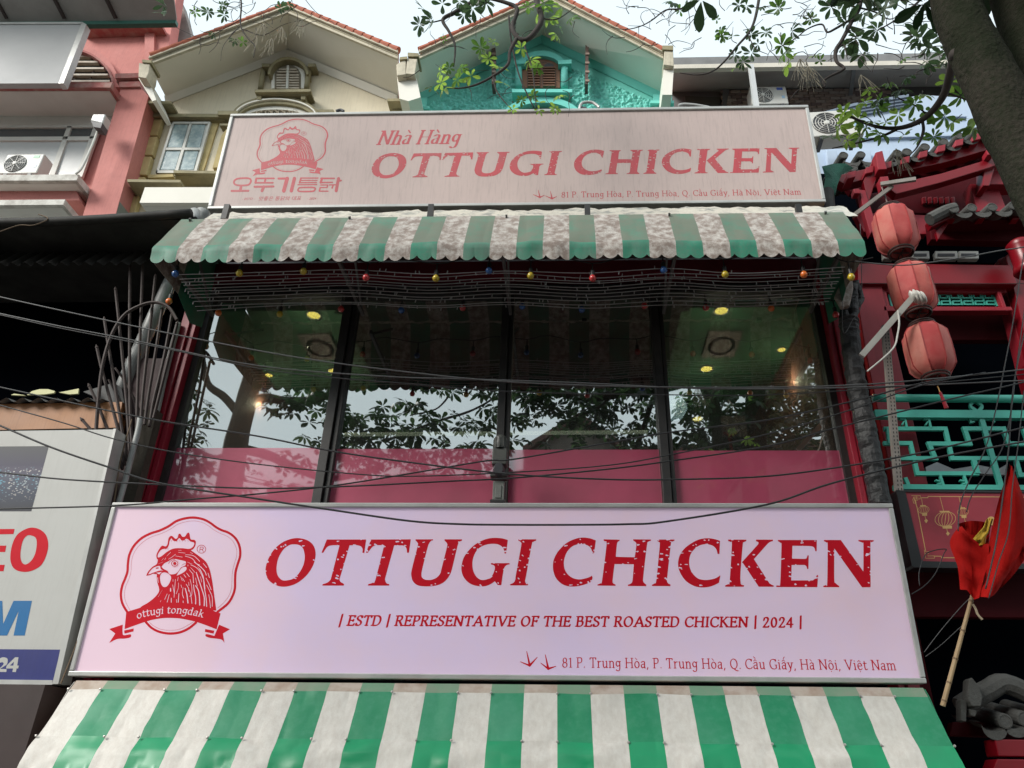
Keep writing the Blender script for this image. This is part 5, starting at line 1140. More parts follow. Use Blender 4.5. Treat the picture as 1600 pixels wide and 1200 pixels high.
# ================================================================ grey building and pale blue wall at the right
gb_ = thing('grey_building', PY(1250, 170, 11.3), 'grey building with a deep dark eave and brick wall right of the turquoise gable', 'building')
DG = mat('dark_soffit', (.4,.37,.35), .85, dirt=(.26,.24,.22), amt=.5, scale=2)
GW = mat('grey_wall', (.2,.2,.2), .8, amt=.5)
face_px([(1044,90),(1620,80),(1620,330),(1044,330)], 11.6, .3).build('wall', GW, gb_)
Pa = [PY(1046,106,10.2), PY(1600,96,10.2), PY(1600,136,11.6), PY(1046,144,11.6)]
MB().prism(Pa, (0,0,.05)).build('eave_soffit', DG, gb_)
face_px([(1046,101),(1620,91),(1620,98),(1046,107)], 10.15, .1).build('eave_edge', mat('eave_cream', (.62,.58,.5), .7, amt=.3), gb_)
for (x, w_) in ((1331,6),): m = MB().prism([PY(x,104,10.3), PY(x+w_,104,10.3), PY(x-6+w_,148,11.5), PY(x-6,148,11.5)], (0,0,-.06)); m.build('soffit_rib', GW, gb_)
face_px([(1070,150),(1125,152),(1124,170),(1072,170)], 11.5, .05).build('window', mat('dim_window', (.1,.1,.085), .3), gb_)
face_px([(1130,138),(1140,138),(1134,170),(1128,170)], 11.45, .05).build('pier', GW, gb_)
# visible bricks laid one by one
BRK = [mat('brick_a', (.42,.3,.24), .9, amt=.5, scale=8), mat('brick_b', (.5,.4,.34), .9, amt=.5, scale=8), mat('brick_c', (.28,.2,.18), .9, amt=.5, scale=8)]
face_px([(1136,140),(1500,132),(1500,200),(1136,200)], 11.5, .05).build('mortar', mat('mortar', (.12,.11,.1), .9), gb_)
a, b_ = PY(1138,178,11.5), PY(1345,138,11.5); rnd = random.Random(9); bw, bh = .22, .085; proto = [MB().box((0,0,0),(bw-.018,.04,bh-.016)).mesh('brick', x) for x in BRK]
nr = int((b_.z-a.z)/bh); cnt = 0
for j in range(nr):
    x = a.x-(bw/2 if j % 2 else 0)
    while x < b_.x+.4 and cnt < 300:
        o = bpy.data.objects.new('brick', rnd.choice(proto)); COL.objects.link(o); o.parent = gb_; o.matrix_parent_inverse = Matrix.Translation(-Vector(ORG[gb_.name])); o.location = (x, 11.46-rnd.uniform(0,.012), a.z+j*bh); x += bw; cnt += 1
p0, p1 = PY(1180,104,10.1), PY(1184,175,10.9)
tag(MB().bar(PY(1173,103,9.9), PY(1183,178,9.9), .09, .09).build('white_post', mat('post_white', (.55,.56,.56), .5, amt=.2, streak=.2)), 'white square steel post standing behind the beige signboard under dark eave', 'post')
ac_unit(PY(1204, 162, 10.6), .72, 'air conditioner beside the white steel post under the dark eave')
ac_unit(PY(1310, 211, 9.4), .86, 'larger air conditioner on the pale blue wall right of the beige signboard', R(-4))
bl = thing('blue_house', PY(1450, 230, HY), 'pale blue house wall with stepped mouldings behind the branches', 'house')
BLU = mat('pale_blue_render', (.44,.53,.66), .7, dirt=(.38,.46,.57), amt=.35, scale=1, streak=.1)
face_px([(1262,190),(1300,178),(1440,148),(1600,160),(1620,330),(1262,330)], HY-.2, .3).build('wall', BLU, bl)
for k in range(4):
    face_px([(1264,181+k*5),(1335,161+k*5.2),(1420,147+k*5),(1420,151+k*5),(1335,165+k*5.2),(1264,184+k*5)], HY-.34+k*.03, .12).build('stepped_moulding', mat('blue_grey_moulding', (.2,.25,.32), .7, amt=.4), bl)
for p4 in (((1282,214),(1600,206),(1600,209),(1282,217)), ((1470,180),(1512,180),(1512,182),(1470,182)), ((1510,181),(1513,181),(1522,206),(1519,206))): face_px(p4, HY-.26, .06).build('panel_moulding', BLU, bl)
for x in (1291, 1344, 1374, 1414): face_px([(x,234),(x+16,234),(x+20,262),(x+3,262)], HY-.3, .1).build('relief_block', BLU, bl, bevel=.01)
# ================================================================ red Chinese-style restaurant at the right
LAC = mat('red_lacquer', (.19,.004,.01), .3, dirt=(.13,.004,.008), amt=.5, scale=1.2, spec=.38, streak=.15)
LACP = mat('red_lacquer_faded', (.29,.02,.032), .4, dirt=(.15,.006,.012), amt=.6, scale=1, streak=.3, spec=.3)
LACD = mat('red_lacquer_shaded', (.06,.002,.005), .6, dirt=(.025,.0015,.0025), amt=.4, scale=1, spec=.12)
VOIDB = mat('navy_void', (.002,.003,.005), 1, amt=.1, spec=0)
TGREEN = mat('teal_rail', (.06,.45,.35), .4, dirt=(.02,.22,.18), amt=.35, scale=2)
GREYT = mat('grey_roof_tile', (.075,.075,.07), .9, dirt=(.04,.04,.036), amt=.6, scale=7, bump=.5)
rr = thing('red_restaurant', PY(1480, 1100, 7.6), 'red lacquered Chinese style restaurant front with grey tiles at the right', 'building')
def rp(pts, Y, depth=.1, name='beam', mt=None, bev=.008): return face_px(pts, Y, depth).build(name, mt or LAC, rr, bevel=bev)
xl = PY(1375, 782, 7.4).x
MB().box((xl, 8.4, .14), (9.5, 8.5, 9.6)).build('back_wall', VOIDB, rr)
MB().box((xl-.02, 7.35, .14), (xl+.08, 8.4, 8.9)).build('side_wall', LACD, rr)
# posts
rp([(1338,410),(1377,444),(1451,760),(1402,790),(1352,545),(1340,470)], 7.25, .18, 'post', LACP)
rp([(1571,400),(1600,380),(1640,420),(1720,760),(1660,760)], 7.3, .3, 'post')
rp([(1560,405),(1571,400),(1660,760),(1650,760)], 7.42, .2, 'post_edge', LACP)
# horizontal members, from the top
rp([(1335,332),(1452,336),(1448,366),(1350,362)], 7.3, .1, 'beam', LACP)
rp([(1452,345),(1640,346),(1648,378),(1455,374)], 7.15, .12, 'beam', LACD)
rp([(1340,411),(1579,414),(1590,444),(1341,443)], 7.2, .16, 'beam')
rp([(1377,449),(1572,451),(1573,457),(1378,456)], 7.3, .1, 'lattice_frame', LACP); rp([(1380,478),(1580,479),(1583,485),(1381,486)], 7.25, .1, 'lattice_frame', LACP)
rp([(1376,449),(1385,456),(1393,486),(1382,486)], 7.28, .1, 'lattice_frame', LACP); rp([(1558,455),(1564,455),(1573,480),(1567,480)], 7.28, .1, 'lattice_frame', LACP)
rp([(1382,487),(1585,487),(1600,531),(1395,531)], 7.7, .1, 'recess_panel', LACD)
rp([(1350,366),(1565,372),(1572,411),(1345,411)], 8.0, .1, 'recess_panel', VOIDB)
# teal fret between frame bars: small bars, each its own piece
a, b_ = PY(1388,459,7.33), PY(1560,477,7.33); k = 0
face_px([(1384,457),(1562,457),(1568,479),(1390,479)], 7.45, .04).build('fret_backing', VOIDB, rr)
for s0, s1 in ((1387,1393),(1552,1561)): face_px([(s0,458),(s1,458),(s1+5,478),(s0+5,478)], 7.35, .03).build('fret_end', TGREEN, rr)
for i in range(9):
    x = 1397+i*17.6
    for (p, q) in (((x,460),(x+11,460)), ((x,460),(x+1.5,466)), ((x+11,460),(x+12.5,466)), ((x+1,466),(x+17,466)), ((x+3,471),(x+17,471)), ((x+4,476),(x+15,476)), ((x+3,471),(x+4,477)), ((x+14,459),(x+18,477))):
        k += 1; MB().bar(PY(*p, 7.36-.0007*(k % 9)), PY(*q, 7.36-.0007*(k % 9)), .017, .02).build('fret_bar', TGREEN, rr)
# white machine units inside the opening
for x0, x1 in ((1380,1395),(1424,1452),(1461,1496),(1498,1529)):
    face_px([(x0,392),(x1,392),(x1+1,404),(x0+1,404)], 7.9, .08).build('window_unit', ACW, rr, bevel=.01)
    face_px([(x0+4,396),(x1-4,396),(x1-4,400),(x0+4,400)], 7.89, .005).build('unit_grille', FAN, rr)
# small tiled pent roof
def tile_row(spots, Y, r, d, name_y=0):
    for (px, py) in spots:
        c = PY(px, py, Y); MB().tube([c, c+Vector((0,d,.12*d/.5))], r, 14).build('round_tile', GREYT, rr, bevel=.004)
        MB().lathe([(0,.004),(r*.75,.004),(r*.8,.01),(r,.006)], 16).xf(Matrix.Translation(c+Vector((0,-.004,0)))@Matrix.Rotation(R(90),4,'X')).build('tile_boss', GREYT, rr)
def pan_tiles(spots, Y, r, d):
    for (px, py) in spots:
        c = PY(px, py, Y); rows = []
        for (yy, zz, s) in ((0,0,1),(d,.12*d/.5,1)):
            rows.append([c+Vector((r*math.cos(t), yy, zz-r*.55*math.sin(t))) for t in np.linspace(math.pi, 0, 9)])
        m = MB().grid(rows); f = rows[0]; m.grid([[p+Vector((0,-.004,0)) for p in f], [p+Vector((0,-.004,-.035-.03*math.sin(math.pi*i/8))) for i, p in enumerate(f)]])
        m.build('pan_tile', GREYT, rr)
tile_row([(1490,327),(1518,325),(1550,324),(1583,322),(1614,321)], 6.75, .058, .5); pan_tiles([(1504,328),(1534,327),(1566,326),(1599,324)], 6.76, .1, .5)
MB().tube(catmull([PY(x, y, 6.8) for x, y in ((1452,343),(1465,336),(1480,329),(1492,326))], 4), [.07]*13, 10).build('hip_tile', GREYT, rr)
rp([(1450,344),(1495,328),(1496,334),(1456,354)], 6.85, .1, 'rafter'); rp([(1462,362),(1479,345),(1482,349),(1466,374)], 6.9, .05, 'rafter')
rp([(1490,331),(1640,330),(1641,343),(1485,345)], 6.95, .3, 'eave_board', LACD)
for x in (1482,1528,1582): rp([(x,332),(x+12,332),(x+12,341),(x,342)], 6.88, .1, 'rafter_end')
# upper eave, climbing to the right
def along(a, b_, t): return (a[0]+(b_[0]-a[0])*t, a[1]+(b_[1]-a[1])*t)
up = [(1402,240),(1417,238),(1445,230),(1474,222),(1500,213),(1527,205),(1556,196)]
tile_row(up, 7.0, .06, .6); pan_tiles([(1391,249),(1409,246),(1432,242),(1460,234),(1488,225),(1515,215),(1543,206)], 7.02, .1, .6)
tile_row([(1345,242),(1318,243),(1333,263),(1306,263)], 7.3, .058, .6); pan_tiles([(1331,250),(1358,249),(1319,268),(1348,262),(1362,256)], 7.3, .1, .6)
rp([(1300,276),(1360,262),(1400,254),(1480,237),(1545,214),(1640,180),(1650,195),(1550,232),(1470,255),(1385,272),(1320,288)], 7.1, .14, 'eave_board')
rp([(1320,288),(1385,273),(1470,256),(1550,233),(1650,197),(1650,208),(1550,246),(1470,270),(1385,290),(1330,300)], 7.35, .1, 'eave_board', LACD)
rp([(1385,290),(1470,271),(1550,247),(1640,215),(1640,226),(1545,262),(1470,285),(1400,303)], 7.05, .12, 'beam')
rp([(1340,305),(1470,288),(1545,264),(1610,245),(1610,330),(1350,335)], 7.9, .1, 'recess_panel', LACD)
for i in range(9): x = 1325+i*28; y = 275-i*7.6-(max(0, i-3))*1.5; rp([(x,y-6),(x+13,y-9),(x+12,y+1),(x-1,y+4)], 6.98, .2, 'rafter_end', LACP)
rp([(1368,238),(1379,235),(1386,264),(1372,265)], 6.9, .16, 'bracket_block', LACP)
rp([(1368,240),(1373,266),(1357,320),(1349,283)], 7.02, .1, 'bracket_board'); rp([(1375,276),(1388,275),(1391,290),(1379,292)], 6.9, .14, 'bracket_block', LACP)
rp([(1343,296),(1352,297),(1369,350),(1360,366),(1350,330)], 7.0, .1, 'bracket_board', LACP); rp([(1333,295),(1343,294),(1344,302),(1335,302)], 6.95, .1, 'bracket_block', LACP)
rp([(1515,287),(1558,288),(1574,330),(1528,330)], 7.3, .2, 'post', LACP); rp([(1538,270),(1573,262),(1600,288),(1540,288)], 7.2, .2, 'bracket_block', LACP)
rp([(1538,240),(1552,236),(1556,256),(1546,290),(1536,290)], 7.1, .2, 'bracket_block'); rp([(1541,234),(1552,233),(1554,241),(1543,242)], 6.95, .12, 'bracket_block', LACP)
for i in range(6): rp([(1441+i*9,308),(1447+i*9,307),(1448+i*9,317),(1442+i*9,318)], 7.85, .04, 'fret_piece', LAC)
# red hanging drum at the right edge
c = PY(1603, 412, 6.9)
dr = thing('hanging_drum', c, 'glossy red drum-shaped ornament cut by the right edge of the photo', 'ornament')
MB().lathe([(0,-.14),(.12,-.14),(.15,-.1),(.14,-.05),(.125,.0),(.125,.22),(.14,.26),(.1,.3),(0,.3)], 24, c).build('body', LAC, dr, smooth=True)
# teal balustrade
V3 = lambda x, y: (1340+x/6.154, 590+y/6.154)
bal = thing('balustrade', PY(1480, 762, 7.1), 'teal geometric lattice balustrade with a coin ring, below the lanterns', 'railing')
BY = 7.02; MB().tube([PY(1364,622,BY-.02), PY(1700,624,BY-.02)], .042, 12).build('top_rail', TGREEN, bal, smooth=True)
MB().bar(PY(1366,648,BY), PY(1700,650,BY), .085, .07).build('second_rail', TGREEN, bal)
MB().bar(PY(1396,762,BY), PY(1700,764,BY), .05, .06).build('bottom_rail', TGREEN, bal)
segs = [(((270,495),(840,495),(905,780),(1700,780)),40), (((265,635),(505,635),(572,925),(1140,925)),40), (((745,780),(685,640),(1075,640),(1025,495),(1400,495),(1450,640),(1700,640)),42), (((1188,400),(1375,1050)),50),
        (((320,780),(745,780)),40), (((292,480),(312,640)),46), (((340,770),(400,1050)),30), (((1070,402),(1308,402)),20), (((1075,402),(1085,435),(1112,430)),14), (((1300,402),(1310,435)),14),
        (((412,402),(452,402),(468,480)),20), (((640,402),(680,402),(698,480)),20), (((425,460),(440,425)),12), (((648,462),(668,430)),12), (((790,945),(822,1045)),22), (((1018,945),(1052,1045)),22), (((745,990),(785,1000)),14), (((980,990),(1020,1000)),14), (((765,1025),(800,1020)),14), (((1000,1025),(1035,1020)),14),
        (((1115,795),(1150,925)),46), (((1520,795),(1560,940),(1700,940)),40), (((455,965),(490,1050)),34), (((60,350),(205,1190)),16), (((1590,480),(1640,640)),40)]
k = 0
for pts, wd in segs:
    for p, q in zip(pts, pts[1:]):
        k += 1; A_, B_ = PY(*V3(*p), BY+.01-.0009*(k % 17)), PY(*V3(*q), BY+.01-.0009*(k % 17)); w_ = wd/6.154*7.4/1180
        e_ = (B_-A_).normalized()*w_*.5*(1 if len(pts) > 2 else 0); MB().bar(A_-e_, B_+e_, w_, .035).build('lattice_bar', TGREEN, bal)
c = PY(*V3(1143,270), BY-.01); m = MB(); n = 24
for i in range(n):
    t0, t1 = 2*math.pi*i/n, 2*math.pi*(i+1)/n
    def dia(t): s = .045/(abs(math.cos(t))+abs(math.sin(t))); return c+Vector((s*math.cos(t), 0, s*math.sin(t)))
    def cir(t): return c+Vector((.07*math.cos(t), 0, .062*math.sin(t)))
    m.prism([dia(t0), cir(t0), cir(t1), dia(t1)], (0,.03,0))
m.build('coin_ring', TGREEN, bal)
# pale gap shapes behind the lattice
for i, p4 in enumerate(([(1446,730),(1464,722),(1490,733),(1520,728),(1521,740),(1447,737)], [(1526,726),(1560,733),(1575,724),(1570,742),(1532,740)])):
    face_px(p4, 7.9, .05).build('pale_panel', mat('pale_panel', (.5,.53,.55), .6, amt=.4), rr)
# red signboard with gold lanterns
GOLD = mat('gold_print', (.6,.36,.13), .4, amt=.2)
rs = thing('red_signboard', PY(1500, 880, 6.9), 'maroon signboard with printed gold lanterns and fret corners below the teal balustrade', 'signboard')
P3 = Plane(6.9, PY(1520, 880, 6.9).z, 3.2)
MAR = mat('maroon_panel', (.32,.028,.045), .5, dirt=(.16,.014,.022), amt=.4, scale=3)
pl_face(P3, [(1414,769),(1700,772),(1720,884),(1440,877)], -.14, 0, 'panel', MAR, rs)
BLK = mat('black_frame', (.012,.012,.013), .4)
pl_face(P3, [(1400,769),(1414,769),(1440,879),(1424,884)], -.2, .01, 'frame_rail', BLK, rs); pl_face(P3, [(1424,884),(1439,877),(1720,884),(1720,891),(1428,887)], -.2, .012, 'frame_rail', BLK, rs)
pl_face(P3, [(1400,766),(1700,768),(1700,771),(1400,769)], -.2, .012, 'frame_rail', BLK, rs)
V4 = lambda s: Zs(6.314, 1380, 740, s)
f = Field(1420, 772, 1640, 882, .3)
for s, wd in (('300,235 320,290 335,340 415,750 420,770',8), ('375,238 440,238 442,225 1400,232',7), ('510,815 570,815 575,830 1400,835',7),
              ('280,218 365,218 365,250 300,250 300,232 345,232',5), ('290,250 300,292 325,292 318,262 340,262',5), ('325,222 328,245',5), ('405,755 412,790 450,790',5), ('412,795 418,835 505,835 505,812 440,812',5), ('430,770 470,770',4)):
    f.stroke(V4(s), wd/6.314/2, smooth=False)
def lan(cx, cy, rx, ry):
    for t in np.linspace(-1, 1, 7): f.stroke([(cx+rx*t*math.sin(a)+(cyy)*.12, cy-ry*math.cos(a)) for a in np.linspace(0, math.pi, 9) for cyy in [(-ry*math.cos(a))*-1]], .42 if rx > 12 else .3)
    f.poly([(cx-rx*.5-1,cy-ry-1.2),(cx+rx*.4,cy-ry-1.2),(cx+rx*.4,cy-ry+.8),(cx-rx*.5-1,cy-ry+.8)], smooth=False)
    f.poly([(cx-rx*.3,cy+ry-1),(cx+rx*.65,cy+ry-1),(cx+rx*.65,cy+ry+3.4),(cx-rx*.25,cy+ry+3.4)], smooth=False)
    f.stroke([(cx+2,cy+ry+3),(cx+4,cy+ry+11)], .35, smooth=False); f.poly([(cx+4,cy+ry+8),(cx+7,cy+ry+11),(cx+4,cy+ry+15),(cx+1,cy+ry+11)], smooth=False)
lan(1443, 796.5, 8.5, 6); lan(1477, 811, 16, 11.5); lan(1504.5, 800, 8.5, 6)
for s in ('378,245 388,312', '560,232 595,368', '748,232 770,335'): f.stroke(V4(s), .4, smooth=False)
f.poly([(1541,815),(1545,808),(1552,808),(1556,815),(1550,821)])
f.mesh(lambda V: P3.w(P3.loc(V), .001)).build('gold_print', GOLD, rs)['kind'] = 'stuff'
# below: dark red soffit, black shopfront, bottom roof tiles, red boxes
rp([(1400,888),(1720,892),(1720,966),(1420,964)], 7.3, .1, 'lower_panel', LACD); rp([(1425,966),(1760,966),(1800,1260),(1450,1260)], 7.9, .1, 'dark_front', VOIDB)
tile_row([(1570,1127),(1600,1123),(1630,1120)], 7.0, .06, .55); pan_tiles([(1552,1132),(1585,1128),(1616,1124)], 7.0, .1, .5)
m = MB().prism([PY(x, y, 6.85) for x, y in ((1514,1062),(1519,1058),(1530,1072),(1536,1090),(1533,1104),(1520,1104),(1513,1094))], (0,.12,0)); m.build('end_tile', GREYT, rr, bevel=.01)
MB().tube(catmull([PY(x, y, 7.05) for x, y in ((1500,1105),(1520,1092),(1545,1078),(1570,1068),(1620,1090))], 4), .085, 10).build('ridge_roll', GREYT, rr)
m = MB().prism([PY(x, y, 6.9) for x, y in ((1501,1092),(1511,1096),(1510,1128),(1502,1126))], (0,.1,0)).prism([PY(x, y, 6.9) for x, y in ((1515,1108),(1527,1110),(1524,1120),(1518,1118))], (0,.1,0)); m.build('end_tile', GREYT, rr, bevel=.006)
rp([(1488,1128),(1560,1128),(1640,1128),(1640,1155),(1484,1150)], 7.2, .1, 'eave_board', LACD)
rp([(1554,1155),(1700,1157),(1720,1184),(1560,1182)], 7.0, .2, 'lower_beam'); rp([(1558,1186),(1720,1188),(1740,1260),(1530,1260)], 6.9, .2, 'lower_beam')
# ---------------------------------------------------------------- lanterns
CLOTH = [mat('lantern_cloth_a', (.46,.085,.07), .7, dirt=(.5,.2,.15), amt=.8, scale=3, bump=.3, bscale=9), mat('lantern_cloth_b', (.38,.04,.04), .7, dirt=(.42,.1,.085), amt=.7, scale=4, bump=.3, bscale=9)]
RIB = mat('lantern_rib', (.32,.03,.03), .6); WIRE = mat('lantern_wire', (.08,.05,.045), .5, metal=.4)
def lantern(px, py, lab, rot, R0=.205, H=.54, seed=1):
    c = PY(px, py, 6.25); o = thing('lantern', c, lab, 'lantern', 'red cloth lanterns hanging in a chain'); rnd = random.Random(seed); n = 8
    prof = [(.56,-.5),(.8,-.43),(.97,-.33),(1,-.12),(1,.1),(.97,.34),(.78,.44),(.54,.5)]
    for k in range(n):
        a0, a1 = rot+2*math.pi*k/n, rot+2*math.pi*(k+1)/n; rows = []; dent = rnd.uniform(-.2, .5)
        for (r, h) in prof:
            row = []
            for j in range(7):
                t = j/6; p0 = Vector((math.cos(a0), math.sin(a0), 0)); p1 = Vector((math.cos(a1), math.sin(a1), 0)); q = p0.lerp(p1, t)
                q = q*(1+.04*math.sin(math.pi*t)*(1-dent)+.13*mnoise.noise(Vector((k*3+t*2, h*4, seed)))*math.sin(math.pi*t))
                row.append(c+Vector((q.x*r*R0, q.y*r*R0, h*H)))
            rows.append(row)
        MB().grid(rows).build('cloth_panel', CLOTH[(k+seed) % 3 == 0], o, smooth=True)
        m = MB().tube([c+Vector((math.cos(a0)*r*R0*1.01, math.sin(a0)*r*R0*1.01, h*H)) for (r, h) in prof], .0055, 5); m.build('rib', RIB, o)
    for s in (-1, 1):
        for (zz, rr_) in ((.5, .55), (.55, .52)): MB().tube([c+Vector((math.cos(t)*R0*rr_*1.08, math.sin(t)*R0*rr_*1.08, s*zz*H)) for t in np.linspace(0, 2*math.pi, 25)], .009, 6, False).build('rim_ring', WIRE, o)
        MB().lathe([(R0*.55*1.04, s*.5*H), (R0*.52*1.04, s*.55*H)], 24, c).build('rim_band', RIB, o)
    m = MB().lathe([(R0*.44, -.53*H), (R0*.24, -.5*H), (R0*.2,-.44*H)], 16, c); m.build('inner_cone', CLOTH[1], o)
    MB().tube([c+Vector((-R0*.4,0,-.53*H)), c+Vector((R0*.4,0,-.53*H))], .007, 5).tube([c+Vector((0,-R0*.4,-.53*H)), c+Vector((0,R0*.4,-.53*H))], .007, 5).build('cross_wire', WIRE, o)
    return o, c
_, c1 = lantern(1399, 361, 'topmost of the three crumpled red cloth lanterns', .3, seed=1)
_, c2 = lantern(1425, 452, 'middle red cloth lantern, behind the white coil of insulators', .55, seed=2)
_, c3 = lantern(1451, 549, 'lowest red cloth lantern of the chain, the one above the tassel', .2, seed=4)
tag(MB().tube([c1+Vector((0,0,.28)), c1+Vector((-.02,0,.6))], .008, 5).tube([c1-Vector((0,0,.27)), c2+Vector((0,0,.27))], .006, 5).tube([c2-Vector((0,0,.27)), c3+Vector((0,0,.27))], .006, 5).build('lantern_rope', WIRE), 'thin cord from which the three red lanterns hang', 'cord')
t_ = thing('tassel', PY(1472, 612, 6.25), 'thin red tassel hanging below the lowest lantern', 'tassel')
MB().tube([PY(1465,603,6.25), PY(1469,613,6.25)], .005, 5).build('thread', GOLD, t_); MB().tube([PY(1469,613,6.25), PY(1479,638,6.25)], [.013,.02], 8).build('fringe', LACP, t_)
# ---------------------------------------------------------------- brackets, angle iron, cable bundle
IRON = mat('weathered_angle', (.22,.2,.18), .6, dirt=(.12,.1,.08), amt=.5, scale=6)
arm = thing('insulator_bracket', PY(1390, 505, 6.1), 'pale steel bracket arm carrying white insulators in front of the middle lantern', 'bracket')
MB().bar(PY(1346,556,6.1), PY(1431,459,6.0), .055, .03).build('arm', mat('pale_steel', (.36,.35,.32), .5, amt=.4, scale=6), arm)
CER = mat('ceramic', (.62,.6,.55), .25, dirt=(.3,.28,.24), amt=.4, scale=8)
for i in range(3):
    c = PY(1428+i*6, 463+i*1.5, 6.0); MB().lathe([(0,-.03),(.05,-.03),(.068,-.015),(.045,0),(.068,.015),(.05,.03),(0,.03)], 16).xf(Matrix.Translation(c)@Matrix.Rotation(R(75),4,'Y')@Matrix.Rotation(R(20),4,'X')).build('insulator', CER, arm, smooth=True)
tag(MB().tube(catmull([PY(x, y, 6.0) for x, y in ((1403,485),(1405,505),(1402,525),(1398,540),(1385,555),(1355,580))], 5), .008, 6).build('hanging_wire', CER), 'thin white wire with connector dangling from the pale bracket arm', 'wire')
pa = thing('perforated_angle', PY(1396, 765, 6.6), 'upright grey slotted angle iron full of holes in front of the faded red post', 'angle iron')
A_, B_ = PY(1384,508,6.6), PY(1406,766,6.6); MB().bar(A_, B_, .062, .004).build('strip', IRON, pa); e_ = (B_-A_)
MB().bar(A_+Vector((-.034,.02,0)), B_+Vector((-.034,.02,0)), .004, .045).build('flange', IRON, pa)
m = MB()
for i in range(44):
    for dx in (-.014, .016): p = A_+e_*((i+.5)/44)+Vector((dx,-.0035,0)); m.bar(p, p+e_.normalized()*.02, .008, .002)
m.build('slots', mat('slot_dark', (.02,.02,.02), .8), pa)['kind'] = 'stuff'
o = thing('angle_bracket', PY(1360, 320, 6.2), 'grey steel angle bracket sticking out over the topmost lantern', 'bracket')
MB().bar(PY(1332,338,6.3), PY(1394,291,6.2), .04, .03).build('brace', IRON, o); MB().bar(PY(1376,288,6.2), PY(1431,280,6.1), .045, .03).build('arm', IRON, o)
TAPE = mat('black_tape', (.006,.006,.007), .55, dirt=(.018,.018,.017), amt=.5, scale=7, bump=.8, bscale=18, spec=.6)
cbn = thing('cable_bundle', PY(1378, 785, 6.75), 'thick bundle of cables wrapped in crinkled black tape running down between two red posts', 'cable bundle')
def bundle(pts, r, Y, seed):
    C = catmull([PY(x, y, Y) for x, y in pts], 14); rnd = random.Random(seed); rs_ = [r*(1+.16*mnoise.noise(Vector((i*.6, seed, 0)))+(.07 if i % 4 == 0 else 0)) for i in range(len(C))]
    n = 16; m = MB().tube(C, rs_, n); 
    m.v = [tuple(Vector(p)+Vector((1,1,0))*.016*mnoise.noise(Vector(p)*11)) for p in m.v]; m.build('wrapped_cable', TAPE, cbn, smooth=False)
bundle([(1326,500),(1330,540),(1338,600),(1352,665),(1365,730),(1376,790)], .095, 6.75, 1)
bundle([(1333,445),(1334,480),(1330,520),(1336,560)], .05, 6.8, 2); bundle([(1316,470),(1320,500),(1326,540)], .05, 6.8, 3); bundle([(1326,490),(1345,470),(1338,440)], .03, 6.85, 5)
tag(face_px([(1318,430),(1332,425),(1334,450),(1328,478),(1316,480),(1305,462)], 6.6, .06).build('cloth_wrap', WHITE2, bevel=.015), 'dirty pale cloth scrap wrapped where the cable bundle meets the awning corner', 'cloth')
GC = mat('green_tarp', (.01,.12,.075), .6, dirt=(.004,.06,.04), amt=.6, scale=3, bump=.5)
rows = [[PY(x+3*math.sin(j*2.1+i), y+2*math.cos(i*1.7), 6.9+.04*math.sin(i*2.5+j)) for i, (x, y) in enumerate(r_)] for j, r_ in enumerate([[(1284,258),(1300,256),(1318,257),(1334,262)], [(1287,275),(1300,276),(1310,275),(1318,272)], [(1288,300),(1296,305),(1302,300),(1306,288)], [(1290,318),(1294,322),(1300,318),(1304,308)]])]
tag(MB().grid(rows).build('tarp', GC, smooth=True), 'crumpled dark green tarp beside the right end of the beige signboard', 'tarp')
tag(MB().tube([PY(1293,300,6.9), PY(1297,345,6.7)], .07, 10).build('roof_pipe', TIN), 'short dark pipe just right of the beige signboard bottom corner', 'pipe')
# ---------------------------------------------------------------- flag on a bamboo pole
FLAG = mat('flag_red', (.36,.008,.006), .8, spec=.1, dirt=(.2,.003,.003), amt=.6, scale=2.2, bump=.15, bscale=8)
FLY = mat('flag_yellow', (.55,.35,.02), .6, amt=.3)
fg = thing('flag', PY(1500, 1000, 5.7), 'bunched red flag with a yellow patch on a slanting bamboo pole', 'flag')
def loft(curves, Y, name, mt, amp=.03, seed=0):
    rows = []
    for j, c_ in enumerate(curves):
        C = catmull([Vector((x, y, 0)) for x, y in c_], 5); t = j/(len(curves)-1)
        rows.append([PY(p.x, p.y, Y+amp*math.sin(t*7+seed+i*.12)+.07*mnoise.noise(Vector((i*.35, j*1.3, seed)))) for i, p in enumerate(C)])
    return MB().grid(rows).build(name, mt, fg, smooth=True)
loft([[(1578,725),(1558,790),(1545,850),(1538,900),(1528,932)], [(1578,726),(1566,790),(1556,850),(1548,900),(1538,933)], [(1579,727),(1577,790),(1570,850),(1558,900),(1546,934)], [(1581,728),(1588,785),(1586,845),(1572,900),(1553,930)], [(1584,735),(1598,790),(1600,845),(1586,880),(1560,922)], [(1588,745),(1606,800),(1612,850),(1590,890),(1565,918)]], 5.65, 'cloth_fold', FLAG, .07)
loft([[(1497,824),(1484,848),(1496,885),(1500,921)], [(1503,822),(1497,850),(1506,885),(1511,922)], [(1515,838),(1515,860),(1519,890),(1517,930)], [(1532,850),(1534,870),(1531,895),(1522,937)], [(1545,850),(1545,880),(1538,900),(1530,934)]], 5.7, 'cloth_fold', FLAG, .045, 2)
loft([[(1498,818),(1515,814),(1535,815),(1548,820)], [(1500,826),(1515,833),(1532,836),(1546,834)], [(1505,832),(1518,848),(1532,852),(1545,848)], [(1512,842),(1522,870),(1534,880),(1546,870)]], 5.78, 'cloth_fold', FLAG, .03, 4)
loft([[(1541,812),(1546,809),(1552,811)], [(1536,824),(1541,830),(1545,832)], [(1520,842),(1530,843),(1541,838)], [(1512,850),(1524,853),(1540,850)]], 5.74, 'yellow_patch', FLY, .01, 1)
BAM = mat('bamboo', (.36,.25,.13), .5, dirt=(.2,.12,.06), amt=.5, scale=5)
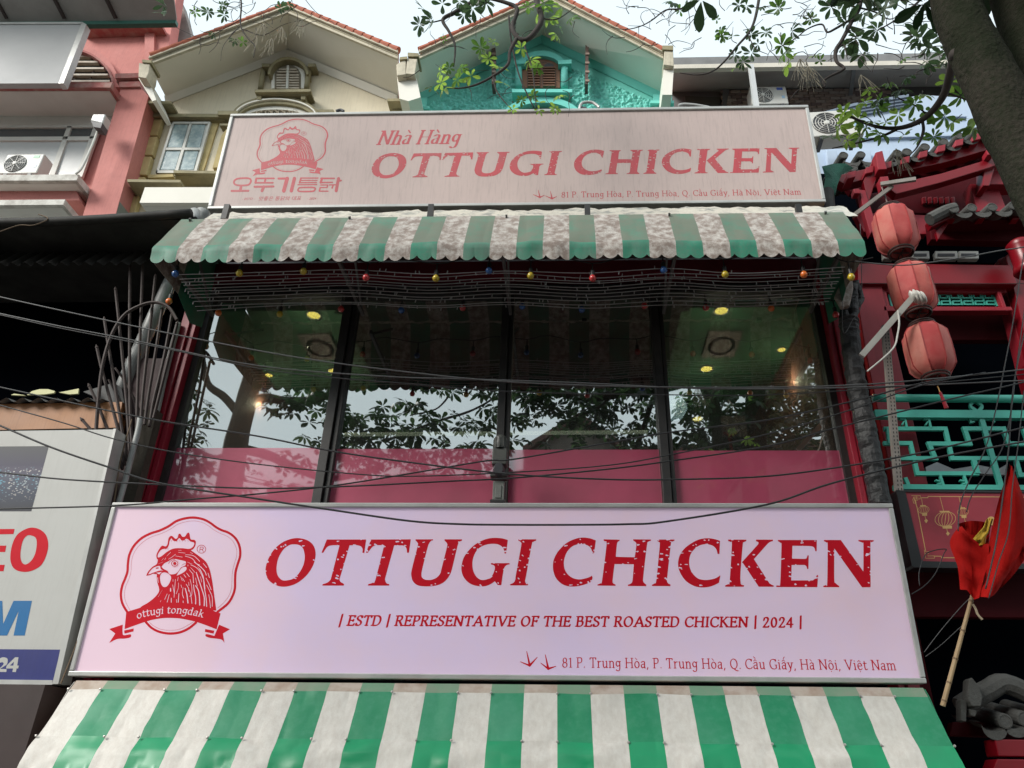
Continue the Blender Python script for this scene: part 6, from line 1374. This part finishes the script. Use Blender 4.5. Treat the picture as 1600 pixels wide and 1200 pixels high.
A_, B_ = PY(1522,920,5.8), PY(1473,1103,5.95); d = B_-A_
MB().tube([A_, B_], [.013,.018], 10).build('pole', BAM, fg)
for t in (.1,.36,.6,.8,.95): p = A_+d*t; MB().tube([p, p+d.normalized()*.012], .0195, 10).build('node_ring', mat('bamboo_node', (.16,.1,.05), .6), fg)
MB().tube(catmull([PY(x, y, 5.8) for x, y in ((1520,944),(1524,950),(1528,960),(1535,968))], 4), .009, 5).build('rope_end', mat('rope', (.4,.32,.22), .9), fg)
# ================================================================ overhead cables
CBL = mat('cable_black', (.014,.014,.015), .5, dirt=(.05,.05,.05), amt=.3, scale=6)
CBG = mat('cable_grey', (.09,.09,.09), .5, amt=.4, scale=6)
CABLES = [
 ([(-80,445),(0,464),(150,497),(300,528),(450,556),(600,577),(800,597),(1050,605),(1300,603),(1480,590),(1700,566)], .009, CBG, 5.3, 'highest grey cable, crossing the window from upper left to the lowest lantern'),
 ([(-80,472),(0,490),(100,511),(200,530),(400,571),(600,588),(720,592),(900,598),(1100,607),(1350,605),(1700,590)], .009, CBG, 5.4, 'second grey cable from the top, sagging across the dark upper glass'),
 ([(-80,475),(0,492),(100,514),(260,545),(400,575),(520,590),(620,598),(800,612),(1050,617),(1200,617),(1400,604),(1700,575)], .007, CBL, 5.45, 'thin black cable just under the second grey cable'),
 ([(-80,588),(0,605),(220,652),(400,681),(520,705),(660,725),(800,741),(950,749),(1060,749),(1200,744),(1330,727),(1450,705),(1600,668),(1700,645)], .010, CBL, 5.2, 'black cable dipping lowest at the third mullion over the pink film'),
 ([(-80,610),(0,633),(100,661),(175,685),(270,706),(400,725),(560,741),(650,744),(800,738),(950,727),(1050,710),(1200,678),(1340,637),(1440,602),(1540,582)], .0075, CBL, 5.25, 'thin cable dipping lowest left of the awning motor'),
 ([(-80,632),(0,665),(80,699),(170,730),(250,755),(400,779),(520,797),(640,814),(720,819),(800,820),(900,820),(980,819),(1040,815),(1200,788),(1300,755),(1450,718),(1600,690),(1700,672)], .011, CBL, 5.1, 'lowest thick black cable drooping across the top of the pink signboard'),
 ([(-80,730),(0,738),(100,749),(250,757),(400,763),(540,760),(700,752),(800,747),(950,733),(1050,720),(1200,697),(1300,670),(1400,645),(1500,620),(1600,597),(1700,570)], .0095, CBL, 5.3, 'black cable nearly level across left pink film then rising to the right'),
 ([(-80,797),(0,795),(180,790),(300,780),(400,772),(520,759),(640,740),(760,720),(800,718),(950,692),(1050,675),(1200,656),(1340,625),(1430,601),(1520,585)], .0095, CBL, 5.35, 'black cable crossing the lower left shop sign and climbing steadily right'),
 ([(1336,408),(1370,412),(1420,414),(1500,403),(1560,392),(1600,386),(1700,368)], .010, CBG, 5.9, 'pale cable passing between the top and middle lanterns'),
 ([(1340,443),(1420,443),(1500,443),(1600,443),(1700,443)], .006, CBL, 6.9, 'thin black level wire along the red beam by the middle lantern'),
 ([(1600,395),(1585,490),(1572,560),(1556,640),(1540,700),(1515,750),(1500,790),(1497,830)], .0075, CBL, 5.6, 'leftmost of the black wires running down to the red flag'),
 ([(1610,420),(1590,560),(1580,640),(1566,700),(1540,740),(1518,775),(1510,800)], .0065, CBL, 5.62, 'second black wire from the left running down to the red flag'),
 ([(1605,500),(1584,600),(1576,700),(1565,790),(1556,850),(1540,920)], .0085, CBL, 5.5, 'black wire lying over the large red fold of the flag'),
 ([(1600,610),(1590,700),(1582,760),(1576,830),(1560,880),(1545,935)], .0065, CBL, 5.52, 'rightmost black wire lying over the red flag'),
 ([(1425,928),(1445,915),(1462,895),(1475,865),(1478,858),(1460,860),(1445,868),(1436,895),(1437,915)], .0065, CBL, 6.2, 'loop of loose black wire at the maroon signboard bottom corner'),
 ([(1444,1019),(1470,985),(1500,950),(1520,930)], .004, CBG, 6.0, 'thin stay wire from pink signboard edge to top of bamboo pole'),
 ([(1446,1026),(1470,1008),(1495,985),(1503,978)], .004, CBG, 6.05, 'lower thin stay wire from pink signboard edge to bamboo pole'),
 ([(1344,350),(1346,470),(1332,500),(1318,520),(1316,470)], .006, CBG, 6.55, 'thin grey wire loop beside the black cable bundle'),
]
for pts, r, mt, Y, lab in CABLES:
    tag(MB().tube(catmull([PY(x, y, Y) for x, y in pts], 6), r*.64, 6).build('overhead_cable', mt, smooth=True), lab, 'cable', 'cables strung in front of the buildings')
# ================================================================ trees
def leaf_mat(name, c, tr, dirt=None):
    m = bpy.data.materials.new(name); m.use_nodes = True; t = m.node_tree; b = t.nodes['Principled BSDF']; N = t.nodes; L = t.links
    tcn = N.new('ShaderNodeTexCoord'); n = N.new('ShaderNodeTexNoise'); n.inputs['Scale'].default_value = 9; L.new(tcn.outputs['Object'], n.inputs['Vector'])
    mx = N.new('ShaderNodeMix'); mx.data_type = 'RGBA'; mx.inputs['A'].default_value = (*c, 1); mx.inputs['B'].default_value = (*(dirt or tuple(x*.5 for x in c)), 1); L.new(n.outputs['Fac'], mx.inputs['Factor'])
    L.new(mx.outputs['Result'], b.inputs['Base Color']); b.inputs['Roughness'].default_value = .42
    tl = N.new('ShaderNodeBsdfTranslucent'); tl.inputs[0].default_value = (*tr, 1); ms = N.new('ShaderNodeMixShader'); ms.inputs[0].default_value = .42
    L.new(b.outputs[0], ms.inputs[1]); L.new(tl.outputs[0], ms.inputs[2]); L.new(ms.outputs[0], N['Material Output'].inputs[0]); return m
LFD = leaf_mat('leaf_dark', (.05,.09,.045), (.07,.13,.05)); LFM = leaf_mat('leaf_mid', (.05,.11,.03), (.16,.32,.05)); LFB = leaf_mat('leaf_fresh', (.1,.2,.035), (.42,.65,.1))
LFC = leaf_mat('leaf_crown_shaded', (.012,.028,.015), (.02,.045,.015))  # silhouette darkness of the mirrored crown put into the leaf colour
BARK = mat('bark', (.03,.025,.02), .9, dirt=(.018,.016,.013), amt=.7, scale=4, stretch=(1,1,.3), bump=1, bscale=22)
BARKM = mat('bark_mossy', (.036,.032,.025), 1, spec=.1, dirt=(.01,.016,.007), amt=.85, scale=3, stretch=(1,1,.5), bump=1, bscale=34, fine=.7)
TWG = mat('twig_dark', (.04,.032,.028), .85, amt=.4)
def whorl_geo(rnd, n=7, droop=.25, L=1):
    V = []; Fc = []
    for k in range(n):
        a = 2*math.pi*(k+rnd.uniform(-.3, .3))/n; l = L*rnd.uniform(.7, 1.1); wd = l*rnd.uniform(.16, .21); el = rnd.uniform(-.2, .5); b0 = len(V)
        rx = Vector((math.cos(a), math.sin(a), 0)); tx = Vector((-math.sin(a), math.cos(a), 0)); tw = rnd.uniform(-.5, .5); tx = (tx+Vector((0,0,tw))).normalized()
        for (s, ww) in ((.08,.03),(.3,.5),(.55,.95),(.75,1),(.92,.6),(1.0,.05)):
            c = rx*l*s*math.cos(el*s)+Vector((0,0,-droop*l*s*s+el*l*s*.5)); V += [c-tx*wd*ww+Vector((0,0,.04*l*ww)), c, c+tx*wd*ww+Vector((0,0,.04*l*ww))]
        for j in range(5):
            q = b0+j*3; Fc += [(q,q+1,q+4,q+3),(q+1,q+2,q+5,q+4)]
    return V, Fc
rnd = random.Random(11)
WG = [whorl_geo(rnd, rnd.choice((5,6,7,8)), rnd.uniform(.1,.6)) for _ in range(8)]
WM = []
for mt in (LFD, LFM, LFB):
    row = []
    for (V, Fc) in WG:
        mb = MB().add(V, Fc); row.append(mb.mesh('leaf_whorl', mt))
    WM.append(row)
def put_whorl(tree, p, r, tone, rnd):
    o = bpy.data.objects.new('leaf_cluster', WM[tone][rnd.randrange(8)]); COL.objects.link(o); o.parent = tree
    o.matrix_parent_inverse = Matrix.Translation(-Vector(ORG[tree.name])); o.location = p
    o.rotation_euler = (rnd.uniform(-.9,.9)+.35, rnd.uniform(-.8,.8), rnd.uniform(0,6.28)); o.scale = (r,)*3
def branch(tree, pts, Y, r0, r1, name='branch', mt=None, fn=PY):
    n = len(pts); Ys = Y if isinstance(Y, (list, tuple)) else [Y]*n
    C = catmull([fn(x, y, yy) for (x, y), yy in zip(pts, Ys)], 6); m = len(C)
    MB().tube(C, [r0+(r1-r0)*i/(m-1) for i in range(m)], 9 if r0 > .03 else 6).build(name, mt or TWG, tree, smooth=True); return C
# ---- tree at the right edge
TY = 3.0
base = PY(1760, 700, TY); base = Vector((base.x+.25, TY, .14))
tree = thing('street_tree', base, 'dark mossy leaning tree trunk at the top right with branches over the houses', 'tree')
def trunk(pts, rs, name, seed):
    C = catmull(pts, 12); m = len(C); n = 28; rs_ = np.interp(np.linspace(0, 1, m), np.linspace(0, 1, len(rs)), rs)
    mb = MB().tube(C, list(rs_), n)
    out = []
    for i, p in enumerate(mb.v):
        c = C[min(i//n, m-1)]; p = Vector(p); d = (p-c); L = d.length
        if L > 1e-6: p = c+d*(1+.10*mnoise.noise(Vector((p.x*6+seed, p.y*6, p.z*1.6)))+.06*mnoise.noise(p*9)+.04*mnoise.noise(p*24))
        out.append(tuple(p))
    mb.v = out; return mb.build(name, BARKM, tree, smooth=True)
A_ = [PY(1460,-160,TY), PY(1492,0,TY), PY(1535,100,TY), PY(1592,222,TY), PY(1655,350,TY), PY(1735,520,TY)]
trunk([A_[0]+Vector((-.3,0,1.5))]+A_+[base+Vector((0,0,1.6)), base], [.11,.125,.135,.142,.148,.15,.17,.25,.33], 'trunk', 0)
B2_ = [PY(1560,-200,TY+.15), PY(1607,0,TY+.15), PY(1662,140,TY+.15), PY(1740,300,TY+.15)]
trunk([B2_[0]+Vector((.2,0,1.2))]+B2_+[A_[5]+Vector((.25,.1,-.2)), base+Vector((.05,0,1.2))], [.12,.16,.2,.21,.21,.2,.18], 'trunk', 5)
Rb = [([(1492,84),(1486,110),(1476,145),(1458,172),(1436,190),(1405,200),(1370,198),(1335,185),(1310,172)], [3.0,3.3,3.6,3.8,3.9,4,4,4,4], .032, .006),
 ([(1405,200),(1380,212),(1345,222),(1300,232)], 4, .012, .004), ([(1441,188),(1443,206),(1434,228),(1424,240)], 3.95, .012, .004), ([(1450,180),(1430,165),(1400,150),(1385,120)], 3.95, .008, .003),
 ([(1336,-40),(1344,5),(1330,35),(1316,62),(1306,78),(1307,96),(1318,105),(1316,110),(1294,121),(1286,128),(1288,136),(1262,137),(1246,142),(1235,155)], 4.4, .022, .004),
 ([(1333,28),(1305,45),(1292,50),(1284,38),(1262,45),(1240,62),(1205,80)], 4.4, .012, .003), ([(1452,-40),(1440,-4),(1420,15),(1395,34),(1370,48)], 4.1, .014, .004), ([(1478,145),(1500,152),(1520,160)], 3.7, .01, .004),
 ([(1325,8),(1365,18),(1390,30),(1410,20)], 4.4, .010, .003), ([(1306,80),(1318,70),(1324,92)], 4.4, .012, .003)]
for pts, Y, r0, r1 in Rb: branch(tree, pts, Y, r0, r1)
CL = [(1325,35,34,0),(1340,60,32,0),(1345,85,30,0),(1320,75,26,0),(1300,12,26,0),(1355,20,28,0),(1370,45,24,0),(1380,15,26,0),(1390,-5,30,0),(1345,-5,34,0),(1310,-10,28,0),(1238,46,22,0),(1222,72,22,1),(1232,98,24,2),(1225,85,20,1),
 (1215,12,20,1),(1440,60,28,0),(1450,70,26,0),(1430,55,24,0),(1412,95,14,1),(1400,-5,28,0),(1455,105,22,1),(1448,95,26,0),(1470,100,22,0),(1480,75,20,0),(1360,140,16,2),(1370,165,22,1),(1378,155,22,0),(1395,170,22,1),(1340,185,26,2),(1310,195,30,2),(1300,215,26,1),
 (1325,220,22,2),(1345,215,20,1),(1365,190,20,2),(1375,210,22,1),(1412,210,20,2),(1438,215,20,1),(1458,212,16,1),(1475,182,26,1),(1490,190,22,2),(1458,175,22,1),(1485,130,26,2),(1500,150,22,1),(1530,185,34,2),(1520,200,30,1),(1440,150,26,2),(1430,160,22,1),(1410,140,22,0),(1420,120,18,0),
 (1350,160,18,2),(1390,130,20,1),(1405,180,18,2),(1428,190,14,2),(1352,200,22,1),(1318,175,20,2),(1545,10,22,0),(1552,-5,20,1),(1385,190,16,2),(1282,95,12,1),(1275,85,12,2),(1265,30,16,1),(1480,95,18,0)]
rl = random.Random(21)
for (x, y, s, tone) in CL:
    Y = 3.95 if x > 1290 and y > 110 else 4.35
    P = PY(x+rl.uniform(-2,2), y+rl.uniform(-2,2), Y+rl.uniform(-.15,.15)); zc_ = P.y*.88+(P.z-1.6)*.474
    put_whorl(tree, P, s*1.0/1180*zc_*.88, tone, rl)
    if rl.random() < .8:      # a petiole twig back towards wood
        q = P+Vector((rl.uniform(-.05,.1), rl.uniform(0,.1), rl.uniform(.05,.2))); MB().tube(catmull([q, (q+P)/2+Vector((.01,0,.01)), P], 3), .003, 4).build('twig', TWG, tree)
# ---- overhanging branches of the tree above the camera (its crown is mirrored in the window)
tb = Vector((-5.0, 2.2, .14))
tree2 = thing('street_tree', tb, 'tree mirrored in the window, its dark twigs hanging into the top centre', 'tree')
Cb = [([(735,-60),(762,-4),(735,6),(710,20),(692,31),(702,50),(711,72),(709,104)], 5.6, .04, .007), ([(692,31),(672,35),(660,30)], 5.6, .01, .004), ([(850,-60),(838,-6),(846,28),(836,50),(820,63),(806,56),(801,40),(808,14),(790,4),(760,-4)], 5.5, .036, .02),
 ([(818,64),(822,80),(832,110),(838,170)], 5.5, .012, .005), ([(808,60),(797,80),(794,100),(775,116),(745,132),(715,138),(685,134)], 5.5, .024, .005), ([(795,25),(800,70),(812,120),(834,168)], 5.7, .012, .007), ([(845,28),(870,30),(900,10)], 5.5, .012, .004),
 ([(770,118),(775,140),(785,155),(800,172)], 5.5, .010, .004), ([(1092,-20),(1085,8),(1062,14),(1040,16),(1018,32),(998,42),(975,46),(955,42)], 5.4, .012, .003), ([(998,42),(998,60)], 5.4, .004, .002), ([(1060,14),(1048,25),(1045,40)], 5.4, .006, .002), ([(1075,12),(1078,40),(1070,55)], 5.4, .004, .002),
 ([(1190,-30),(1182,20),(1172,48),(1152,72),(1130,98),(1112,112),(1090,117),(1062,114)], 5.0, .017, .004), ([(1168,52),(1180,75),(1200,85)], 5.0, .006, .003), ([(372,-30),(377,5),(376,40),(388,60),(398,72),(396,90)], 5.5, .012, .004), ([(377,30),(350,45),(320,60),(290,50),(270,40)], 5.5, .005, .002), ([(470,-10),(490,15),(508,30),(520,35),(522,45)], 5.6, .004, .002),
 ([(380,45),(410,55),(440,40),(455,35)], 5.5, .006, .002), ([(300,8),(330,20),(360,15),(400,5)], 5.5, .004, .002), ([(376,40),(350,70),(345,95)], 5.5, .004, .002)]
for pts, Y, r0, r1 in Cb: branch(tree2, pts, Y, r0, r1)
CL2 = [(660,15,24,0),(672,30,22,0),(655,38,20,0),(690,8,22,0),(720,4,22,0),(740,12,22,0),(760,4,22,0),(725,22,20,0),(745,-2,22,0),(695,60,10,1),(690,110,20,2),(700,105,14,1),(675,138,18,0),(690,128,20,2),(695,138,18,2),(715,125,18,1),(720,108,16,1),(735,120,20,2),(750,75,20,1),(762,90,18,2),(780,105,20,2),(785,130,16,2),
 (845,20,22,2),(860,28,22,2),(872,40,20,1),(850,5,22,1),(875,15,18,2),(890,30,16,1),(815,75,16,2),(868,55,16,2),(830,95,18,2),(838,105,14,1),(872,150,16,2),(832,150,14,1),(845,160,14,2),(815,155,12,1),(770,65,14,2),(825,10,20,1),(800,172,14,2),(840,172,12,2),(866,168,14,2),
 (1062,18,13,1),(1050,5,18,0),(1075,5,16,0),(1165,10,16,0),(1155,5,16,0),(1128,48,16,0),(1145,58,16,0),(1150,85,16,0),(1160,98,16,0),(1175,82,20,0),(1185,70,14,0),(1195,50,16,0),(1175,55,14,0),(1148,108,12,2),(1130,55,14,1),(1190,12,14,0),(1120,30,10,1),
 (255,10,20,0),(250,20,16,0),(325,18,14,0),(348,22,14,0),(305,20,12,1),(365,62,12,0),(440,12,14,0),(450,8,12,0),(330,52,12,0),(350,8,12,0),(378,66,12,1)]
for (x, y, s, tone) in CL2:
    P = PY(x+rl.uniform(-2,2), y+rl.uniform(-2,2), (5.0 if x > 1110 else 5.5)+rl.uniform(-.12,.12)); zc_ = P.y*.88+(P.z-1.6)*.474; put_whorl(tree2, P, s/1180*zc_*.85, tone, rl)
PODM = mat('dry_pod', (.3,.27,.2), .8, amt=.4)
for (cx, cy, n_) in ((412,55,16),(440,60,16),(472,48,14),(425,78,12),(400,75,8),(1250,110,16),(1262,122,14),(1400,250,14),(1345,135,8)):
    P0 = PY(cx, cy-18, 5.5 if cx < 600 else 4.3)
    m = MB()
    for k in range(n_):
        a = rl.uniform(-1,1); P1 = P0+Vector((a*.05, rl.uniform(-.03,.03), -.08)); P2 = P0+Vector((a*.09+rl.uniform(-.03,.03), rl.uniform(-.04,.04), -rl.uniform(.18,.3))); m.tube(catmull([P0, P1, P2], 4), .0018, 4)
    m.build('seed_pods', PODM, tree2 if cx < 600 else tree)['kind'] = 'stuff'
# fine bare twigs against the sky
for i in range(170):
    k = rl.random()
    if k < .4: x, y = rl.uniform(1200,1480), rl.uniform(0,110); Y = 4.4; tr_ = tree
    elif k < .62: x, y = rl.uniform(640,900), rl.uniform(0,150); Y = 5.5; tr_ = tree2
    elif k < .8: x, y = rl.uniform(950,1200), rl.uniform(0,70); Y = 5.2; tr_ = tree2
    else: x, y = rl.uniform(280,470), rl.uniform(0,70); Y = 5.5; tr_ = tree2
    a = rl.uniform(0,6.28); pts = [(x, y)]
    for j in range(3): a += rl.uniform(-.9,.9); pts.append((pts[-1][0]+math.cos(a)*rl.uniform(8,16), pts[-1][1]+math.sin(a)*rl.uniform(6,13)))
    branch(tree2 if tr_ is tree2 else tree, pts, Y, .0045, .002, 'twig')
# ---- the crown seen in the window: limbs and leaf masses over the pavement
def refl_branch(tr_, pts, Y, r0, r1, name='branch'): return branch(tr_, pts, Y, r0, r1, name, BARK, PR)
C = refl_branch(tree2, [(352,800),(362,740),(372,680),(384,630),(396,580),(402,540),(398,480)], 2.2, .24, .13, 'limb')
low = C[0]; MB().tube(catmull([tb, tb+Vector((.1,0,2)), low+Vector((-.1,0,-.6)), low], 6), [.36,.34,.32,.31,.3,.3,.29,.28,.28,.27,.27,.27,.26,.26,.26,.25,.25,.25,.24][:19], 14).build('trunk', BARKM, tree2, smooth=True)
for pts, Y, r0, r1 in (([(380,655),(350,620),(325,600),(318,560)],2.2,.09,.05), ([(385,640),(410,622),(450,626),(500,622),(535,600),(560,570)],2.2,.1,.05), ([(372,700),(420,712),(470,735),(520,748),(600,730)],2.0,.1,.05), ([(480,622),(510,600),(530,575)],2.2,.04,.02),
    ([(380,690),(340,715),(300,700),(270,705)],2.2,.05,.02), ([(600,690),(680,660),(740,640),(790,610)],1.6,.03,.02), ([(380,560),(450,520),(600,500),(760,520)],2.2,.1,.05), ([(700,620),(680,640),(640,650)],1.8,.02,.01)):
    refl_branch(tree2, pts, Y, r0, r1)
for pts, Y, r0, r1 in (([(1120,560),(1080,590),(1040,604),(980,612),(920,622),(860,612),(800,606)],2.8,.13,.04), ([(1040,604),(1020,625),(1008,660),(995,700)],2.8,.06,.04), ([(1120,620),(1160,600),(1210,590)],2.8,.12,.08), ([(960,615),(930,640),(900,650)],2.8,.03,.02), ([(1130,700),(1180,640),(1230,600),(1260,560)],2.4,.16,.1), ([(1130,760),(1170,700)],2.6,.2,.16)):
    refl_branch(tree, pts, Y, r0, r1)
def crown_mass(tr_, regs, seed, name):
    rn = random.Random(seed); mbs = [MB(), MB()]
    for (poly, cnt, Ya, Yb, rr_) in regs:
        xs = [p[0] for p in poly]; ys = [p[1] for p in poly]; n = 0
        def inside(x, y):
            c = False
            for i in range(len(poly)):
                (x1, y1), (x2, y2) = poly[i], poly[i-1]
                if (y1 > y) != (y2 > y) and x < (x2-x1)*(y-y1)/(y2-y1)+x1: c = not c
            return c
        while n < cnt:
            x, y = rn.uniform(min(xs), max(xs)), rn.uniform(min(ys), max(ys))
            if not inside(x, y): continue
            n += 1; P = PR(x, y, rn.uniform(Ya, Yb)); V, Fc = WG[rn.randrange(8)]
            M = Matrix.Translation(P)@Matrix.Rotation(rn.uniform(0,6.28),4,'Z')@Matrix.Rotation(rn.uniform(-.9,.9),4,'X')@Matrix.Scale(rr_*rn.uniform(.75,1.2),4)
            mbs[rn.random() < .3].add([M@v for v in V], Fc)
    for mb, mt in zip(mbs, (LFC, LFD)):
        o = mb.build(name, mt, tr_); o['kind'] = 'stuff'
crown_mass(tree2, [([(255,600),(330,600),(330,760),(240,760)], 46, 1.6, 2.8, .2), ([(400,600),(545,600),(540,700),(480,690),(420,640)], 50, 1.6, 2.8, .2), ([(500,620),(560,640),(640,625),(690,650),(700,710),(660,730),(540,730)], 130, 1.2, 2.8, .2),
   ([(690,660),(720,640),(790,620),(795,720),(730,725)], 42, 1.5, 2.6, .19), ([(640,600),(800,600),(800,625),(700,615)], 22, 1.5, 2.6, .19), ([(250,700),(540,700),(560,735),(500,760),(250,770)], 42, 1.6, 2.8, .2), ([(540,700),(780,700),(790,745),(540,750)], 48, 1.6, 2.8, .2),
   ([(250,570),(1000,570),(1000,600),(250,600)], 40, 1.2, 2.8, .22)], 31, 'crown')
crown_mass(tree, [([(800,596),(960,596),(960,640),(880,655),(800,640)], 90, 2, 3.4, .19), ([(800,640),(850,640),(840,690),(800,690)], 16, 2, 3.4, .18), ([(890,640),(960,640),(985,700),(850,700)], 50, 2, 3.4, .18), ([(960,600),(1040,600),(1010,650),(965,640)], 26, 2, 3.4, .18),
   ([(970,665),(1040,640),(1060,700),(970,705)], 36, 2, 3.4, .17), ([(1060,620),(1130,610),(1130,700),(1060,700)], 60, 2, 3.4, .18), ([(1130,600),(1330,590),(1340,720),(1130,710)], 330, 1.6, 3.6, .2), ([(1150,540),(1330,540),(1330,600),(1050,590)], 40, 1, 3.2, .22)], 37, 'crown')
# ---- roofs across the street, mirrored in the lower glass and the pink film
DKB = mat('far_render', (.12,.1,.085), .85, amt=.4); DKR = mat('far_roof', (.09,.045,.035), .85, amt=.4)
def far_house(pts, Y, lab, mt=DKB):
    P = [PR(x, y, Y) for x, y in pts]; lo = [Vector((P[-1].x, Y, 0)), Vector((P[0].x, Y, 0))]
    o = thing('far_house', Vector((sum(p.x for p in P)/len(P), Y, 0)), lab, 'house', 'houses across the street behind the camera')
    MB().prism(P+lo, (0,-6,0)).build('wall', mt, o)
    MB().prism([p+Vector((0,.3,.0)) for p in P]+[p+Vector((0,.3,.25)) for p in P[::-1]], (0,-6.4,0)).build('roof', DKR, o); return o
far_house([(180,785),(420,788)], -12, 'low dark house mirrored at the left end of the pink film')
far_house([(422,778),(560,770),(640,752),(760,760),(818,748)], -12.5, 'low dark roofs mirrored in the pink film left of the awning motor')
far_house([(818,712),(905,660),(985,714)], -11, 'dark gabled house mirrored in the window just right of the middle mullion')
far_house([(986,712),(1200,706),(1400,700)], -12, 'long dark house mirrored low in the right window pane')
